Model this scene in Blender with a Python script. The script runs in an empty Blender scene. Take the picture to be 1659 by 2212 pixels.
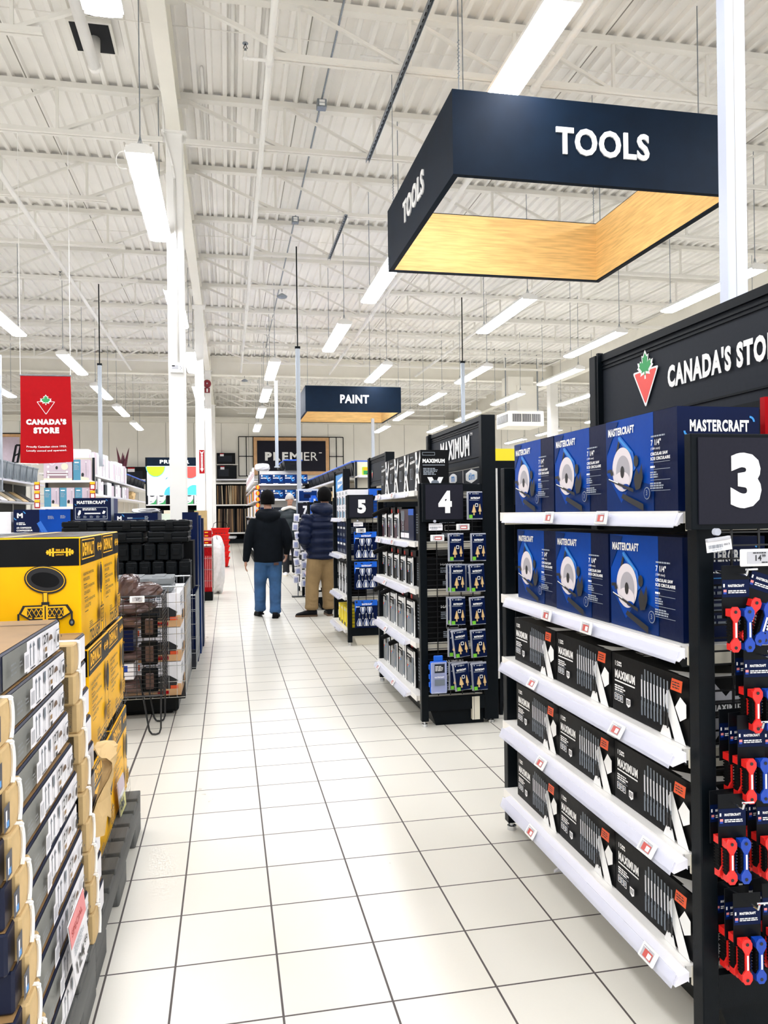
import bpy, math, random
from mathutils import Vector, Matrix
random.seed(7)
SC = bpy.context.scene
COL = SC.collection
PI = math.pi

# ------------------------------------------------------------------ camera
def make_camera():
    f, yaw, pitch, roll, h = 1669.756, 0.199203962, 0.00133592663, -0.0126109841, 1.36914
    F = Vector((math.sin(yaw)*math.cos(pitch), math.cos(yaw)*math.cos(pitch), math.sin(pitch)))
    R = Vector((math.cos(yaw), -math.sin(yaw), 0))
    U = R.cross(F)
    c, s = math.cos(roll), math.sin(roll)
    R2 = c*R + s*U
    U2 = -s*R + c*U
    cam = bpy.data.cameras.new('camera')
    cam.sensor_fit = 'VERTICAL'; cam.sensor_height = 36.0; cam.sensor_width = 27.0
    cam.lens = f/2212.0*36.0
    cam.clip_start = 0.05; cam.clip_end = 200
    o = bpy.data.objects.new('camera', cam); COL.objects.link(o)
    m = Matrix((R2, U2, -F)).transposed().to_4x4()
    m.translation = Vector((0, 0, h))
    o.matrix_world = m
    SC.camera = o
make_camera()

# ------------------------------------------------------------------ world, exposure
LAMP_POWER = 34.0
WORLD_POWER = 1.2
w = bpy.data.worlds.new('store_ambient_fill'); SC.world = w; w.use_nodes = True  # even ambient fill added for the unseen rest of the store
bg = w.node_tree.nodes['Background']
bg.inputs[0].default_value = (0.97, 0.98, 1.0, 1); bg.inputs[1].default_value = WORLD_POWER
SC.view_settings.view_transform = 'Standard'
SC.view_settings.look = 'None'
SC.view_settings.exposure = 0.24
SC.view_settings.gamma = 1.0
SC.view_settings.use_curve_mapping = False

# ------------------------------------------------------------------ materials
def lin(hexs):
    hexs = hexs.lstrip('#')
    out = []
    for i in (0, 2, 4):
        v = int(hexs[i:i+2], 16)/255.0
        out.append(v/12.92 if v <= 0.04045 else ((v+0.055)/1.055)**2.4)
    return (*out, 1.0)
MATS = {}
def mat(name, col, rough=0.5, metal=0.0, vary=0.0, vscale=8.0, bump=0.0, bscale=60.0, emit=0.0, alpha=1.0, trans=0.0, stretch=None, spec=0.5):
    """principled material with an optional procedural noise variation and bump"""
    m = bpy.data.materials.new(name); m.use_nodes = True
    nt = m.node_tree; b = nt.nodes['Principled BSDF']
    c = lin(col)
    b.inputs['Base Color'].default_value = c
    b.inputs['Roughness'].default_value = rough
    b.inputs['Metallic'].default_value = metal
    b.inputs['Specular IOR Level'].default_value = spec
    if emit:
        b.inputs['Emission Color'].default_value = c
        b.inputs['Emission Strength'].default_value = emit
    if trans: b.inputs['Transmission Weight'].default_value = trans
    if alpha < 1: b.inputs['Alpha'].default_value = alpha
    if vary or bump:
        tc = nt.nodes.new('ShaderNodeTexCoord'); mp = nt.nodes.new('ShaderNodeMapping')
        if stretch: mp.inputs['Scale'].default_value = stretch
        nt.links.new(tc.outputs['Object'], mp.inputs['Vector'])
    if vary:
        n = nt.nodes.new('ShaderNodeTexNoise'); n.inputs['Scale'].default_value = vscale; n.inputs['Detail'].default_value = 5
        nt.links.new(mp.outputs['Vector'], n.inputs['Vector'])
        r = nt.nodes.new('ShaderNodeValToRGB')
        lo = [max(0, x*(1-vary)) for x in c[:3]]; hi = [min(1, x*(1+vary)) for x in c[:3]]
        r.color_ramp.elements[0].position = 0.3; r.color_ramp.elements[0].color = (*lo, 1)
        r.color_ramp.elements[1].position = 0.7; r.color_ramp.elements[1].color = (*hi, 1)
        nt.links.new(n.outputs['Fac'], r.inputs['Fac']); nt.links.new(r.outputs['Color'], b.inputs['Base Color'])
    if bump:
        n2 = nt.nodes.new('ShaderNodeTexNoise'); n2.inputs['Scale'].default_value = bscale; n2.inputs['Detail'].default_value = 4
        nt.links.new(mp.outputs['Vector'], n2.inputs['Vector'])
        bp = nt.nodes.new('ShaderNodeBump'); bp.inputs['Strength'].default_value = bump; bp.inputs['Distance'].default_value = 0.01
        nt.links.new(n2.outputs['Fac'], bp.inputs['Height']); nt.links.new(bp.outputs['Normal'], b.inputs['Normal'])
    MATS[name] = m
    return m

mat('white_paint', '#f1efea', 0.45, vary=0.03, vscale=3)
mat('deck_paint', '#f1eee8', 0.6, vary=0.05, vscale=1.2)
mat('joist_paint', '#e9e6de', 0.5, vary=0.04, vscale=2)
mat('beam_paint', '#eae6da', 0.5, vary=0.03, vscale=2)
mat('wall_paint', '#f4f0e6', 0.6, vary=0.02, vscale=2)
mat('seam', '#8f8b82', 0.7)
mat('galv', '#8d949b', 0.4, 0.7, vary=0.15, vscale=30)
mat('dark_hole', '#15171b', 0.9)
mat('lens', '#f6f8ff', 0.4, emit=LAMP_POWER)
mat('ceiling_fill', '#f6f8ff', 0.4, emit=LAMP_POWER*0.14)  # weak glow for the strip added above each lamp
mat('charcoal', '#080e13', 0.42, vary=0.12, vscale=40, bump=0.05, bscale=300, spec=0.12)
mat('charcoal_side', '#0a0f14', 0.5, vary=0.1, vscale=40, spec=0.12)
mat('panel_grey', '#272b32', 0.55, vary=0.05, vscale=60, spec=0.12)
mat('sign_purple', '#20202a', 0.55, vary=0.06, vscale=120, spec=0.12)
mat('navy_sign', '#071829', 0.6, vary=0.12, vscale=6, spec=0.12)
mat('white_print', '#f4f4f2', 0.5)
mat('grey_print', '#9aa3ad', 0.5)
mat('mid_print', '#6d7680', 0.5)
mat('black_print', '#15161a', 0.5)
mat('black', '#0d0e11', 0.4, vary=0.1, vscale=30, spec=0.12)
mat('rubber', '#0a0a0b', 0.7, vary=0.1, vscale=50, spec=0.12)
mat('red', '#ae0410', 0.45, vary=0.05, vscale=20, spec=0.12)
mat('red_tool', '#e2231f', 0.35, vary=0.06, vscale=25)
mat('blue_tool', '#0a3fa8', 0.35, vary=0.06, vscale=25)
mat('chrome', '#d8dadd', 0.15, 1.0)
mat('shelf_white', '#efece6', 0.35, vary=0.02, vscale=10)
mat('clear_plastic', '#eef2ff', 0.12, alpha=0.35)
mat('rail_clear', '#eff1ff', 0.1, alpha=0.4)
mat('esl_white', '#f1f1ef', 0.4)
mat('esl_grey', '#b9b9be', 0.4)
mat('esl_red', '#c8564f', 0.5)
mat('navy_box', '#05143a', 0.35, vary=0.12, vscale=7, bump=0.04, bscale=40, spec=0.12)
mat('blue_box', '#03409a', 0.32, vary=0.16, vscale=4, bump=0.04, bscale=30, spec=0.12)
mat('blue_deep', '#042a66', 0.35, vary=0.12, vscale=6, spec=0.12)
mat('sky_blue', '#2f8fd8', 0.4)
mat('black_box', '#0a0b0d', 0.45, vary=0.12, vscale=12, bump=0.05, bscale=40, spec=0.12)
mat('orange_print', '#e8541f', 0.5)
mat('saw_guard', '#ded6da', 0.4)
mat('saw_guard_grey', '#a9a6ad', 0.4)  # inner grey of the printed saw
mat('saw_blue', '#1565c6', 0.4)
mat('gold', '#e0c08a', 0.35, 0.3)
mat('green_tag', '#6cc02a', 0.5)
mat('yellow_box', '#ffbc00', 0.42, vary=0.06, vscale=5, bump=0.05, bscale=25, spec=0.2)
mat('yellow_print', '#ffbe08', 0.45)
mat('carton_black', '#111214', 0.4, vary=0.25, vscale=9, bump=0.06, bscale=25, spec=0.12)
mat('grey_box', '#7c7d78', 0.45, vary=0.08, vscale=5, bump=0.03, bscale=30, spec=0.2)
mat('navy_edge', '#161c33', 0.35, vary=0.15, vscale=9, spec=0.22)
mat('kraft', '#c9ab78', 0.7, vary=0.1, vscale=14, bump=0.08, bscale=60)
mat('kraft_dark', '#8f6f45', 0.6, vary=0.25, vscale=5, bump=0.05, bscale=40)
mat('label_white', '#efedf0', 0.5, vary=0.02, vscale=20)
mat('pink_print', '#e68c8c', 0.55)
mat('yellow_sticker', '#e8e39a', 0.55)
mat('pallet_wood', '#5b5c5a', 0.8, vary=0.4, vscale=3, bump=0.3, bscale=18, stretch=(3, 0.4, 3))
mat('wire_black', '#101114', 0.35)
mat('wire_chrome', '#b9bdbf', 0.25, 0.9)
mat('case_black', '#080c0f', 0.4, vary=0.12, vscale=25, spec=0.12)
mat('case_grey', '#7d8183', 0.45, vary=0.06, vscale=20)
mat('brown_wrap', '#54403c', 0.25, vary=0.35, vscale=11, bump=0.3, bscale=25)
mat('tote_grey', '#868e94', 0.4, vary=0.08, vscale=12)
mat('tote_black', '#14181c', 0.4, vary=0.1, vscale=20, spec=0.22)
mat('tote_blue', '#1b57c4', 0.4)
mat('bright_blue', '#1f62d0', 0.4, vary=0.05, vscale=20, spec=0.2)
mat('teal_print', '#4a90ad', 0.5)
mat('lilac_print', '#cdbcc8', 0.5, vary=0.05, vscale=9)
mat('mauve_print', '#9c8089', 0.5)
mat('cream', '#e9dfc8', 0.55)
mat('wood_light', '#f0c885', 0.5, vary=0.18, vscale=4, stretch=(1, 1, 14), spec=0.2)
mat('wood_trim', '#d6a877', 0.5, vary=0.1, vscale=6)
mat('mould_tan', '#b08c62', 0.6, vary=0.2, vscale=9, stretch=(9, 9, 0.6))
mat('mould_brown', '#5e4735', 0.6, vary=0.25, vscale=9, stretch=(9, 9, 0.6))
mat('mould_pale', '#d8c6a4', 0.6, vary=0.1, vscale=9)
mat('mould_dark', '#2b2521', 0.6, vary=0.25, vscale=9)
mat('lime', '#c3e01c', 0.5); mat('coral', '#f0544c', 0.5); mat('cyan', '#4fcbe8', 0.5); mat('paper_green', '#2e9d57', 0.5)
mat('display_glow', '#fbfcfb', 0.5, emit=1.3)
mat('plant_red', '#4a1524', 0.5, vary=0.2, vscale=20)
mat('leaf', '#3f6b3a', 0.5, vary=0.3, vscale=15)
mat('basket_red', '#e01b16', 0.4, vary=0.05, vscale=20, spec=0.2)
mat('bag_white', '#ecebea', 0.5, vary=0.06, vscale=20, bump=0.2, bscale=20)
mat('skin', '#b98a72', 0.55, vary=0.06, vscale=30)
mat('hair', '#060505', 0.75, bump=0.4, bscale=90, spec=0.1)
mat('hoodie', '#0b1016', 0.85, vary=0.2, vscale=14, bump=0.35, bscale=16, spec=0.12)
mat('puffer', '#061330', 0.5, vary=0.15, vscale=9, bump=0.35, bscale=18, spec=0.2)
mat('puffer_green', '#0e1f26', 0.45, vary=0.15, vscale=9, bump=0.3, bscale=18)
mat('denim', '#2f557f', 0.85, vary=0.35, vscale=6, bump=0.35, bscale=20)
mat('khaki', '#8f7650', 0.85, vary=0.14, vscale=8, bump=0.35, bscale=15)
mat('dark_pants', '#10131a', 0.85, vary=0.2, vscale=8, bump=0.3, bscale=15)
mat('boot', '#16161a', 0.6, vary=0.2, vscale=25, bump=0.2, bscale=50, spec=0.12)
mat('boot_sole', '#5f4a36', 0.7)
mat('leather_tag', '#4b2e22', 0.6)
mat('beanie', '#b9b5b2', 0.85, vary=0.1, vscale=30, bump=0.3, bscale=120)
mat('pale_hood', '#dcd9d4', 0.85, vary=0.05, vscale=20)
mat('peg_back', '#cfc9b8', 0.6); mat('paper_pale', '#dbe7d6', 0.5); mat('clear_blue', '#cfd8ea', 0.2)
mat('vent_grey', '#3c3c3c', 0.5)

mat('alarm_red', '#7d1222', 0.4)
mat('post_white', '#ccd3e4', 0.35); mat('post_grey', '#a9b0b8', 0.4, 0.4)
mat('rail_white', '#e9e8f0', 0.25)
mat('shelf_cream', '#ded8c6', 0.4)
mat('card_black', '#0a0d11', 0.4, spec=0.15)
mat('orange_red', '#d8372b', 0.45); mat('maroon_print', '#3a1d28', 0.45, vary=0.2, vscale=9)
mat('plier_grip', '#1b3e78', 0.4)
mat('bright_yellow', '#f7df12', 0.5)
mat('lips', '#8a5148', 0.5)

def floor_material():
    m = bpy.data.materials.new('floor_tile'); m.use_nodes = True
    nt = m.node_tree; b = nt.nodes['Principled BSDF']; L = nt.links.new
    g = nt.nodes.new('ShaderNodeNewGeometry'); sp = nt.nodes.new('ShaderNodeSeparateXYZ'); L(g.outputs['Position'], sp.inputs[0])
    def M(op, a, bb=None, c=None):
        n = nt.nodes.new('ShaderNodeMath'); n.operation = op
        for i, v in enumerate((a, bb, c)):
            if v is None: continue
            if isinstance(v, (int, float)): n.inputs[i].default_value = v
            else: L(v, n.inputs[i])
        return n.outputs[0]
    T, G = 0.305, 0.0032
    def grid(val, off):
        t = M('DIVIDE', M('SUBTRACT', val, off), T)
        fr = M('ABSOLUTE', M('SUBTRACT', t, M('ROUND', t)))
        return M('LESS_THAN', fr, G/T), M('FLOOR', t)
    def one(val, x0, hw):
        return M('LESS_THAN', M('ABSOLUTE', M('SUBTRACT', val, x0)), hw)
    X, Y = sp.outputs[0], sp.outputs[1]
    gr, ir = grid(X, -0.1729)
    gl, il = grid(X, -0.531)
    right = M('GREATER_THAN', X, -0.18)
    left = M('LESS_THAN', X, -0.525)
    lx = M('MAXIMUM', M('MULTIPLY', gr, right), M('MULTIPLY', gl, left))
    lx = M('MAXIMUM', lx, one(X, -0.3735, G)); lx = M('MAXIMUM', lx, one(X, -0.531, 0.0055))
    gy, iy = grid(Y, 3.34525)
    line = M('MAXIMUM', lx, gy)
    # tile to tile shade and soft mottling
    cb = nt.nodes.new('ShaderNodeCombineXYZ'); L(ir, cb.inputs[0]); L(iy, cb.inputs[1])
    wn = nt.nodes.new('ShaderNodeTexWhiteNoise'); wn.noise_dimensions = '2D'; L(cb.outputs[0], wn.inputs['Vector'])
    nz = nt.nodes.new('ShaderNodeTexNoise'); nz.inputs['Scale'].default_value = 2.2; nz.inputs['Detail'].default_value = 6; L(g.outputs['Position'], nz.inputs['Vector'])
    nz2 = nt.nodes.new('ShaderNodeTexNoise'); nz2.inputs['Scale'].default_value = 160; L(g.outputs['Position'], nz2.inputs['Vector'])
    k = M('ADD', M('MULTIPLY', wn.outputs['Value'], 0.05), M('ADD', M('MULTIPLY', nz.outputs['Fac'], 0.05), M('MULTIPLY', nz2.outputs['Fac'], 0.03)))
    k = M('ADD', k, 0.93)
    base = nt.nodes.new('ShaderNodeMixRGB'); base.blend_type = 'MULTIPLY'; base.inputs[0].default_value = 1
    base.inputs[1].default_value = lin('#dcd8cc')
    cc = nt.nodes.new('ShaderNodeCombineXYZ')
    for i in range(3): L(k, cc.inputs[i])
    L(cc.outputs[0], base.inputs[2])
    mx = nt.nodes.new('ShaderNodeMixRGB'); L(line, mx.inputs[0]); L(base.outputs[0], mx.inputs[1]); mx.inputs[2].default_value = lin('#4d4643')
    L(mx.outputs[0], b.inputs['Base Color'])
    rg = M('ADD', M('MULTIPLY', line, 0.35), M('ADD', M('MULTIPLY', nz.outputs['Fac'], 0.12), 0.24))
    L(rg, b.inputs['Roughness'])
    bp = nt.nodes.new('ShaderNodeBump'); bp.inputs['Strength'].default_value = 0.25; bp.inputs['Distance'].default_value = 0.003
    L(M('SUBTRACT', 1.0, line), bp.inputs['Height']); L(bp.outputs[0], b.inputs['Normal'])
    MATS['floor_tile'] = m
floor_material()

# ------------------------------------------------------------------ mesh building
TEXT = {}
def text_geo(s, bold=0.0, shear=0.0):
    key = (s, bold, shear)
    if key in TEXT: return TEXT[key]
    cu = bpy.data.curves.new('lettering', 'FONT'); cu.body = s; cu.size = 1.0
    cu.offset = bold; cu.shear = shear; cu.space_character = 1.0+bold*3.0; cu.resolution_u = 3
    o = bpy.data.objects.new('lettering', cu)
    me = o.to_mesh()
    vs = [(v.co.x, v.co.y) for v in me.vertices]
    fs = [tuple(p.vertices) for p in me.polygons]
    o.to_mesh_clear(); bpy.data.objects.remove(o); bpy.data.curves.remove(cu)
    x0 = min(v[0] for v in vs); x1 = max(v[0] for v in vs); y0 = min(v[1] for v in vs); y1 = max(v[1] for v in vs)
    TEXT[key] = ([((x-x0)/(x1-x0), (y-y0)/(y1-y0)) for x, y in vs], fs, (x1-x0)/(y1-y0))
    return TEXT[key]

class MB:
    def __init__(self): self.v = []; self.f = []; self.fm = []; self.ms = []; self.M = None
    def mi(self, m):
        if m not in self.ms: self.ms.append(m)
        return self.ms.index(m)
    def add(self, vs, fs, m):
        n = len(self.v); k = self.mi(m)
        if self.M is not None: vs = [self.M @ Vector(p) for p in vs]
        self.v += [tuple(p) for p in vs]
        for f in fs: self.f.append(tuple(n+i for i in f)); self.fm.append(k)
    def box(self, x0, x1, y0, y1, z0, z1, m):
        if x0 > x1: x0, x1 = x1, x0
        if y0 > y1: y0, y1 = y1, y0
        if z0 > z1: z0, z1 = z1, z0
        vs = [(x0,y0,z0),(x1,y0,z0),(x1,y1,z0),(x0,y1,z0),(x0,y0,z1),(x1,y0,z1),(x1,y1,z1),(x0,y1,z1)]
        self.add(vs, [(3,2,1,0),(4,5,6,7),(0,1,5,4),(1,2,6,5),(2,3,7,6),(3,0,4,7)], m)
    def cbox(self, x0, x1, y0, y1, z0, z1, m, c=0.004):
        """box with chamfered vertical and horizontal edges"""
        c = min(c, abs(x1-x0)*.45, abs(y1-y0)*.45, abs(z1-z0)*.45)
        def ring(z, k): return [(x0+k,y0,z),(x1-k,y0,z),(x1,y0+k,z),(x1,y1-k,z),(x1-k,y1,z),(x0+k,y1,z),(x0,y1-k,z),(x0,y0+k,z)]
        def inner(z): return [(x0+c,y0+c*.5,z),(x1-c,y0+c*.5,z),(x1-c*.5,y0+c,z),(x1-c*.5,y1-c,z),(x1-c,y1-c*.5,z),(x0+c,y1-c*.5,z),(x0+c*.5,y1-c,z),(x0+c*.5,y0+c,z)]
        vs = inner(z0)+ring(z0+c*.7, c)+ring(z1-c*.7, c)+inner(z1)
        fs = [tuple(range(7,-1,-1)), tuple(range(24,32))]
        for r in range(3):
            for i in range(8):
                j = (i+1) % 8; fs.append((r*8+i, r*8+j, r*8+8+j, r*8+8+i))
        self.add(vs, fs, m)
    def bar(self, a, b, r, m, n=6, r2=None, flat=None):
        a = Vector(a); b = Vector(b); d = (b-a)
        if d.length < 1e-6: return
        d.normalize()
        up = Vector((0,0,1)) if abs(d.z) < .9 else Vector((1,0,0))
        s = d.cross(up).normalized(); t = s.cross(d).normalized()
        r2 = r if r2 is None else r2
        vs = []
        off = PI/n if n == 4 else 0
        for p, rr in ((a, r), (b, r2)):
            for i in range(n):
                an = 2*PI*i/n+off; vs.append(p+s*math.cos(an)*rr+t*math.sin(an)*rr*(flat or 1))
        fs = [(i, (i+1) % n, n+(i+1) % n, n+i) for i in range(n)]
        fs += [tuple(range(n-1,-1,-1)), tuple(range(n, 2*n))]
        self.add(vs, fs, m)
    def path(self, pts, r, m, n=6):
        for a, b in zip(pts[:-1], pts[1:]): self.bar(a, b, r, m, n)
    def prism(self, poly, o, u, v, depth, m, m2=None):
        """polygon in the (u,v) plane at o, extruded by -depth along the normal"""
        o = Vector(o); u = Vector(u); v = Vector(v); nrm = u.cross(v).normalized()
        k = len(poly)
        top = [o+u*a+v*b for a, b in poly]; bot = [p-nrm*depth for p in top]
        self.add(top, [tuple(range(k))], m)
        self.add(top+bot, [tuple(range(2*k-1, k-1, -1))]+[(k+i, k+(i+1) % k, (i+1) % k, i) for i in range(k)], m2 or m)
    def lathe(self, prof, o, m, n=16, axis='z'):
        o = Vector(o); vs = []
        for r, h in prof:
            for i in range(n):
                a = 2*PI*i/n; c, s = r*math.cos(a), r*math.sin(a)
                vs.append(o+Vector({'z':(c,s,h),'y':(c,h,s),'x':(h,c,s)}[axis]))
        fs = []
        for k in range(len(prof)-1):
            for i in range(n):
                j = (i+1) % n; fs.append((k*n+i, k*n+j, k*n+n+j, k*n+n+i))
        fs.append(tuple(range(n-1,-1,-1))); fs.append(tuple(range((len(prof)-1)*n, len(prof)*n)))
        self.add(vs, fs, m)
    def ball(self, o, rx, ry, rz, m, n=14, k=9):
        vs = []; fs = []
        for a in range(k+1):
            th = PI*a/k
            for i in range(n):
                ph = 2*PI*i/n
                vs.append((o[0]+rx*math.sin(th)*math.cos(ph), o[1]+ry*math.sin(th)*math.sin(ph), o[2]-rz*math.cos(th)))
        for a in range(k):
            for i in range(n):
                j = (i+1) % n; fs.append((a*n+i, a*n+j, a*n+n+j, a*n+n+i))
        self.add(vs, fs, m)
    def loft(self, rings, m, caps=True):
        n = len(rings[0]); vs = [p for r in rings for p in r]; fs = []
        for k in range(len(rings)-1):
            for i in range(n):
                j = (i+1) % n; fs.append((k*n+i, k*n+j, k*n+n+j, k*n+n+i))
        if caps: fs.append(tuple(range(n-1,-1,-1))); fs.append(tuple(range((len(rings)-1)*n, len(rings)*n)))
        self.add(vs, fs, m)
    def build(self, name, parent=None, smooth=False, loc=None, rotz=0):
        me = bpy.data.meshes.new(name); me.from_pydata(self.v, [], self.f)
        for k in self.ms: me.materials.append(MATS[k])
        me.polygons.foreach_set('material_index', self.fm)
        if smooth: me.polygons.foreach_set('use_smooth', [True]*len(self.f))
        me.update()
        o = bpy.data.objects.new(name, me); COL.objects.link(o)
        if parent is not None: o.parent = parent
        if loc is not None: o.location = loc
        if rotz: o.rotation_euler[2] = rotz
        return o

class Face:
    """a printed face: origin at its lower left as the viewer sees it; prints lie in thin layers"""
    def __init__(self, mb, o, u, v, w=1.0, h=1.0):
        self.mb = mb; self.o = Vector(o); self.u = Vector(u); self.v = Vector(v); self.n = self.u.cross(self.v).normalized(); self.k = 0; self.w = w; self.h = h
        self.step = 0.0005
    def P(self, a, b): return self.o+self.u*a+self.v*b+self.n*(self.k*self.step)
    def poly(self, pts, m):
        self.k += 1
        self.mb.add([self.P(a, b) for a, b in pts], [tuple(range(len(pts)))], m)
    def rect(self, a0, b0, a1, b1, m): self.poly([(a0,b0),(a1,b0),(a1,b1),(a0,b1)], m)
    def ell(self, a, b, ra, rb, m, n=24, t0=0, t1=2*PI, rot=0):
        c, s = math.cos(rot), math.sin(rot); pts = []
        for i in range(n):
            t = t0+(t1-t0)*i/n if t1-t0 > 6.2 else t0+(t1-t0)*i/(n-1)
            x, y = ra*math.cos(t), rb*math.sin(t); pts.append((a+x*c-y*s, b+x*s+y*c))
        self.poly(pts, m)
    def line(self, a0, b0, a1, b1, wd, m):
        d = Vector((a1-a0, b1-b0)); 
        if d.length < 1e-9: return
        d.normalize(); p = Vector((-d.y, d.x))*wd/2
        self.poly([(a0-p.x,b0-p.y),(a1-p.x,b1-p.y),(a1+p.x,b1+p.y),(a0+p.x,b0+p.y)], m)
    def outline(self, a0, b0, a1, b1, wd, m):
        self.line(a0,b0,a1,b0,wd,m); self.k -= 1
        self.line(a1,b0,a1,b1,wd,m); self.k -= 1
        self.line(a1,b1,a0,b1,wd,m); self.k -= 1
        self.line(a0,b1,a0,b0,wd,m)
    def text(self, s, a, b, h, m, w=None, bold=0.0, shear=0.0, align='l', thick=0.0, rot=0):
        vs, fs, asp = text_geo(s, bold, shear)
        self.k += 1
        w = w or h*asp
        if align == 'c': a -= w/2
        elif align == 'r': a -= w
        c, sn = math.cos(rot), math.sin(rot)
        def T(x, y): return (a+x*w*c-y*h*sn, b+x*w*sn+y*h*c)
        pts = [self.P(*T(x, y))+self.n*thick for x, y in vs]
        self.mb.add(pts, fs, m)
        if thick:
            # side walls along boundary edges
            from collections import Counter
            cnt = Counter()
            for f in fs:
                for i in range(len(f)): cnt[tuple(sorted((f[i], f[(i+1) % len(f)])))] += 1
            edges = [(f[i], f[(i+1) % len(f)]) for f in fs for i in range(len(f)) if cnt[tuple(sorted((f[i], f[(i+1) % len(f)])))] == 1]
            low = [p-self.n*thick for p in pts]; k = len(pts)
            self.mb.add(pts+low, [(j, i, k+i, k+j) for i, j in edges], m)
    def greek(self, a, b, w, h, rows, m, fill=0.55, ragged=0.35, seed=0):
        """rows of small print too fine to read"""
        rnd = random.Random(seed); ph = h/rows
        for r in range(rows):
            y = b+h-(r+1)*ph+ph*(1-fill)/2; x = a; end = a+w*(1-rnd.random()*ragged)
            self.k += (1 if r == 0 else 0)
            kk = self.k
            while x < end:
                ww = min(ph*(0.8+rnd.random()*2.2), end-x)
                self.k = kk-1; self.rect(x, y, x+ww, y+ph*fill, m); x += ww+ph*0.35
            self.k = kk

def front_face(mb, x0, y0, y1, z0, z1):   # faces -X
    return Face(mb, (x0, y1, z0), (0,-1,0), (0,0,1), y1-y0, z1-z0)
def near_face(mb, x0, x1, y0, z0, z1):    # faces -Y
    return Face(mb, (x0, y0, z0), (1,0,0), (0,0,1), x1-x0, z1-z0)
def aisle_face(mb, x1, y0, y1, z0, z1):   # faces +X
    return Face(mb, (x1, y0, z0), (0,1,0), (0,0,1), y1-y0, z1-z0)
def top_face(mb, x0, x1, y0, y1, z1):     # faces up, u towards -Y
    return Face(mb, (x0, y1, z1), (0,-1,0), (1,0,0), y1-y0, x1-x0)

def tag(o, label, cat, group=None):
    o['label'] = label; o['category'] = cat
    if group: o['group'] = group
    return o
def thing(name, label, cat, loc=(0,0,0), rotz=0.0, group=None):
    o = bpy.data.objects.new(name, None); COL.objects.link(o)
    o.empty_display_size = 0.1
    o.location = loc; o.rotation_euler = (0, 0, rotz)
    return tag(o, label, cat, group)
def structure(o, label=None, cat=None, group=None):
    o['kind'] = 'structure'
    if group: o['group'] = group
    if label: o['label'] = label
    if cat: o['category'] = cat
    return o
def dup(root, loc, rotz=None, label=None, group=None, rot=None):
    r = root.copy(); COL.objects.link(r); r.location = loc
    if rotz is not None: r.rotation_euler = (0, 0, rotz)
    if rot is not None: r.rotation_euler = rot
    if label: r['label'] = label
    if group: r['group'] = group
    for ch in list(root.children):
        c = ch.copy(); COL.objects.link(c); c.parent = r
        for g in list(ch.children):
            d = g.copy(); COL.objects.link(d); d.parent = c
    return r
ORD = ['nearest', 'second nearest', 'third nearest', 'fourth nearest', 'fifth nearest', 'sixth nearest', 'seventh nearest', 'eighth nearest']

# ------------------------------------------------------------------ the setting
b = MB(); b.box(-18, 24, -3, 38.6, -0.12, 0, 'floor_tile'); structure(b.build('floor'))
DECK = 6.66
def deck():
    b = MB(); p = 0.18; x = -18.0; vs = []; prof = []
    while x < 24:
        prof += [(x, 0.0), (x+0.05, 0.0), (x+0.067, 0.045), (x+0.163, 0.045)]; x += p
    prof.append((x, 0.0))
    n = len(prof)
    vs = [(a, -3.0, DECK+h) for a, h in prof]+[(a, 38.8, DECK+h) for a, h in prof]
    b.add(vs, [(i, i+1, n+i+1, n+i) for i in range(n-1)], 'deck_paint')
    b.box(-18, 24, -3, 38.8, DECK+0.06, DECK+0.2, 'deck_paint')
    # lap seams of the deck sheets, running along the ribs and across them
    for xs in (-2.32, 0.94, 4.18, 7.42): b.box(xs, xs+0.012, -3, 38.8, DECK-0.004, DECK+0.046, 'seam')
    for ys in (8.6, 15.0, 21.4, 30): b.box(-18, 24, ys, ys+0.014, DECK-0.006, DECK+0.002, 'joist_paint')
    # square roof opening where the drain pipe turns up
    b.box(-1.62, -1.16, 8.62, 9.2, DECK-0.05, DECK+0.001, 'joist_paint'); b.box(-1.59, -1.19, 8.65, 9.17, DECK-0.055, DECK-0.045, 'dark_hole')
    structure(b.build('ceiling'))
deck()
b = MB(); b.box(-18, 24, 38.6, 38.8, -0.1, 6.75, 'wall_paint')
x = -17.3
while x < 24: b.box(x-0.008, x+0.008, 38.592, 38.6, 0, 6.2, 'seam'); x += 1.31
structure(b.build('wall_back'))
b = MB(); b.box(-18, 24, 38.35, 38.6, 5.86, 6.06, 'beam_paint'); b.bar((-18, 38.3, 6.1), (24, 38.3, 6.1), 0.05, 'beam_paint', 8); structure(b.build('trim_1'))
b = MB(); b.box(23.8, 24, -3, 38.6, -0.1, 6.75, 'wall_paint'); structure(b.build('wall_right'))
b = MB(); b.box(-18.2, -18, -3, 38.6, -0.1, 6.75, 'wall_paint'); structure(b.build('wall_left'))

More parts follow.
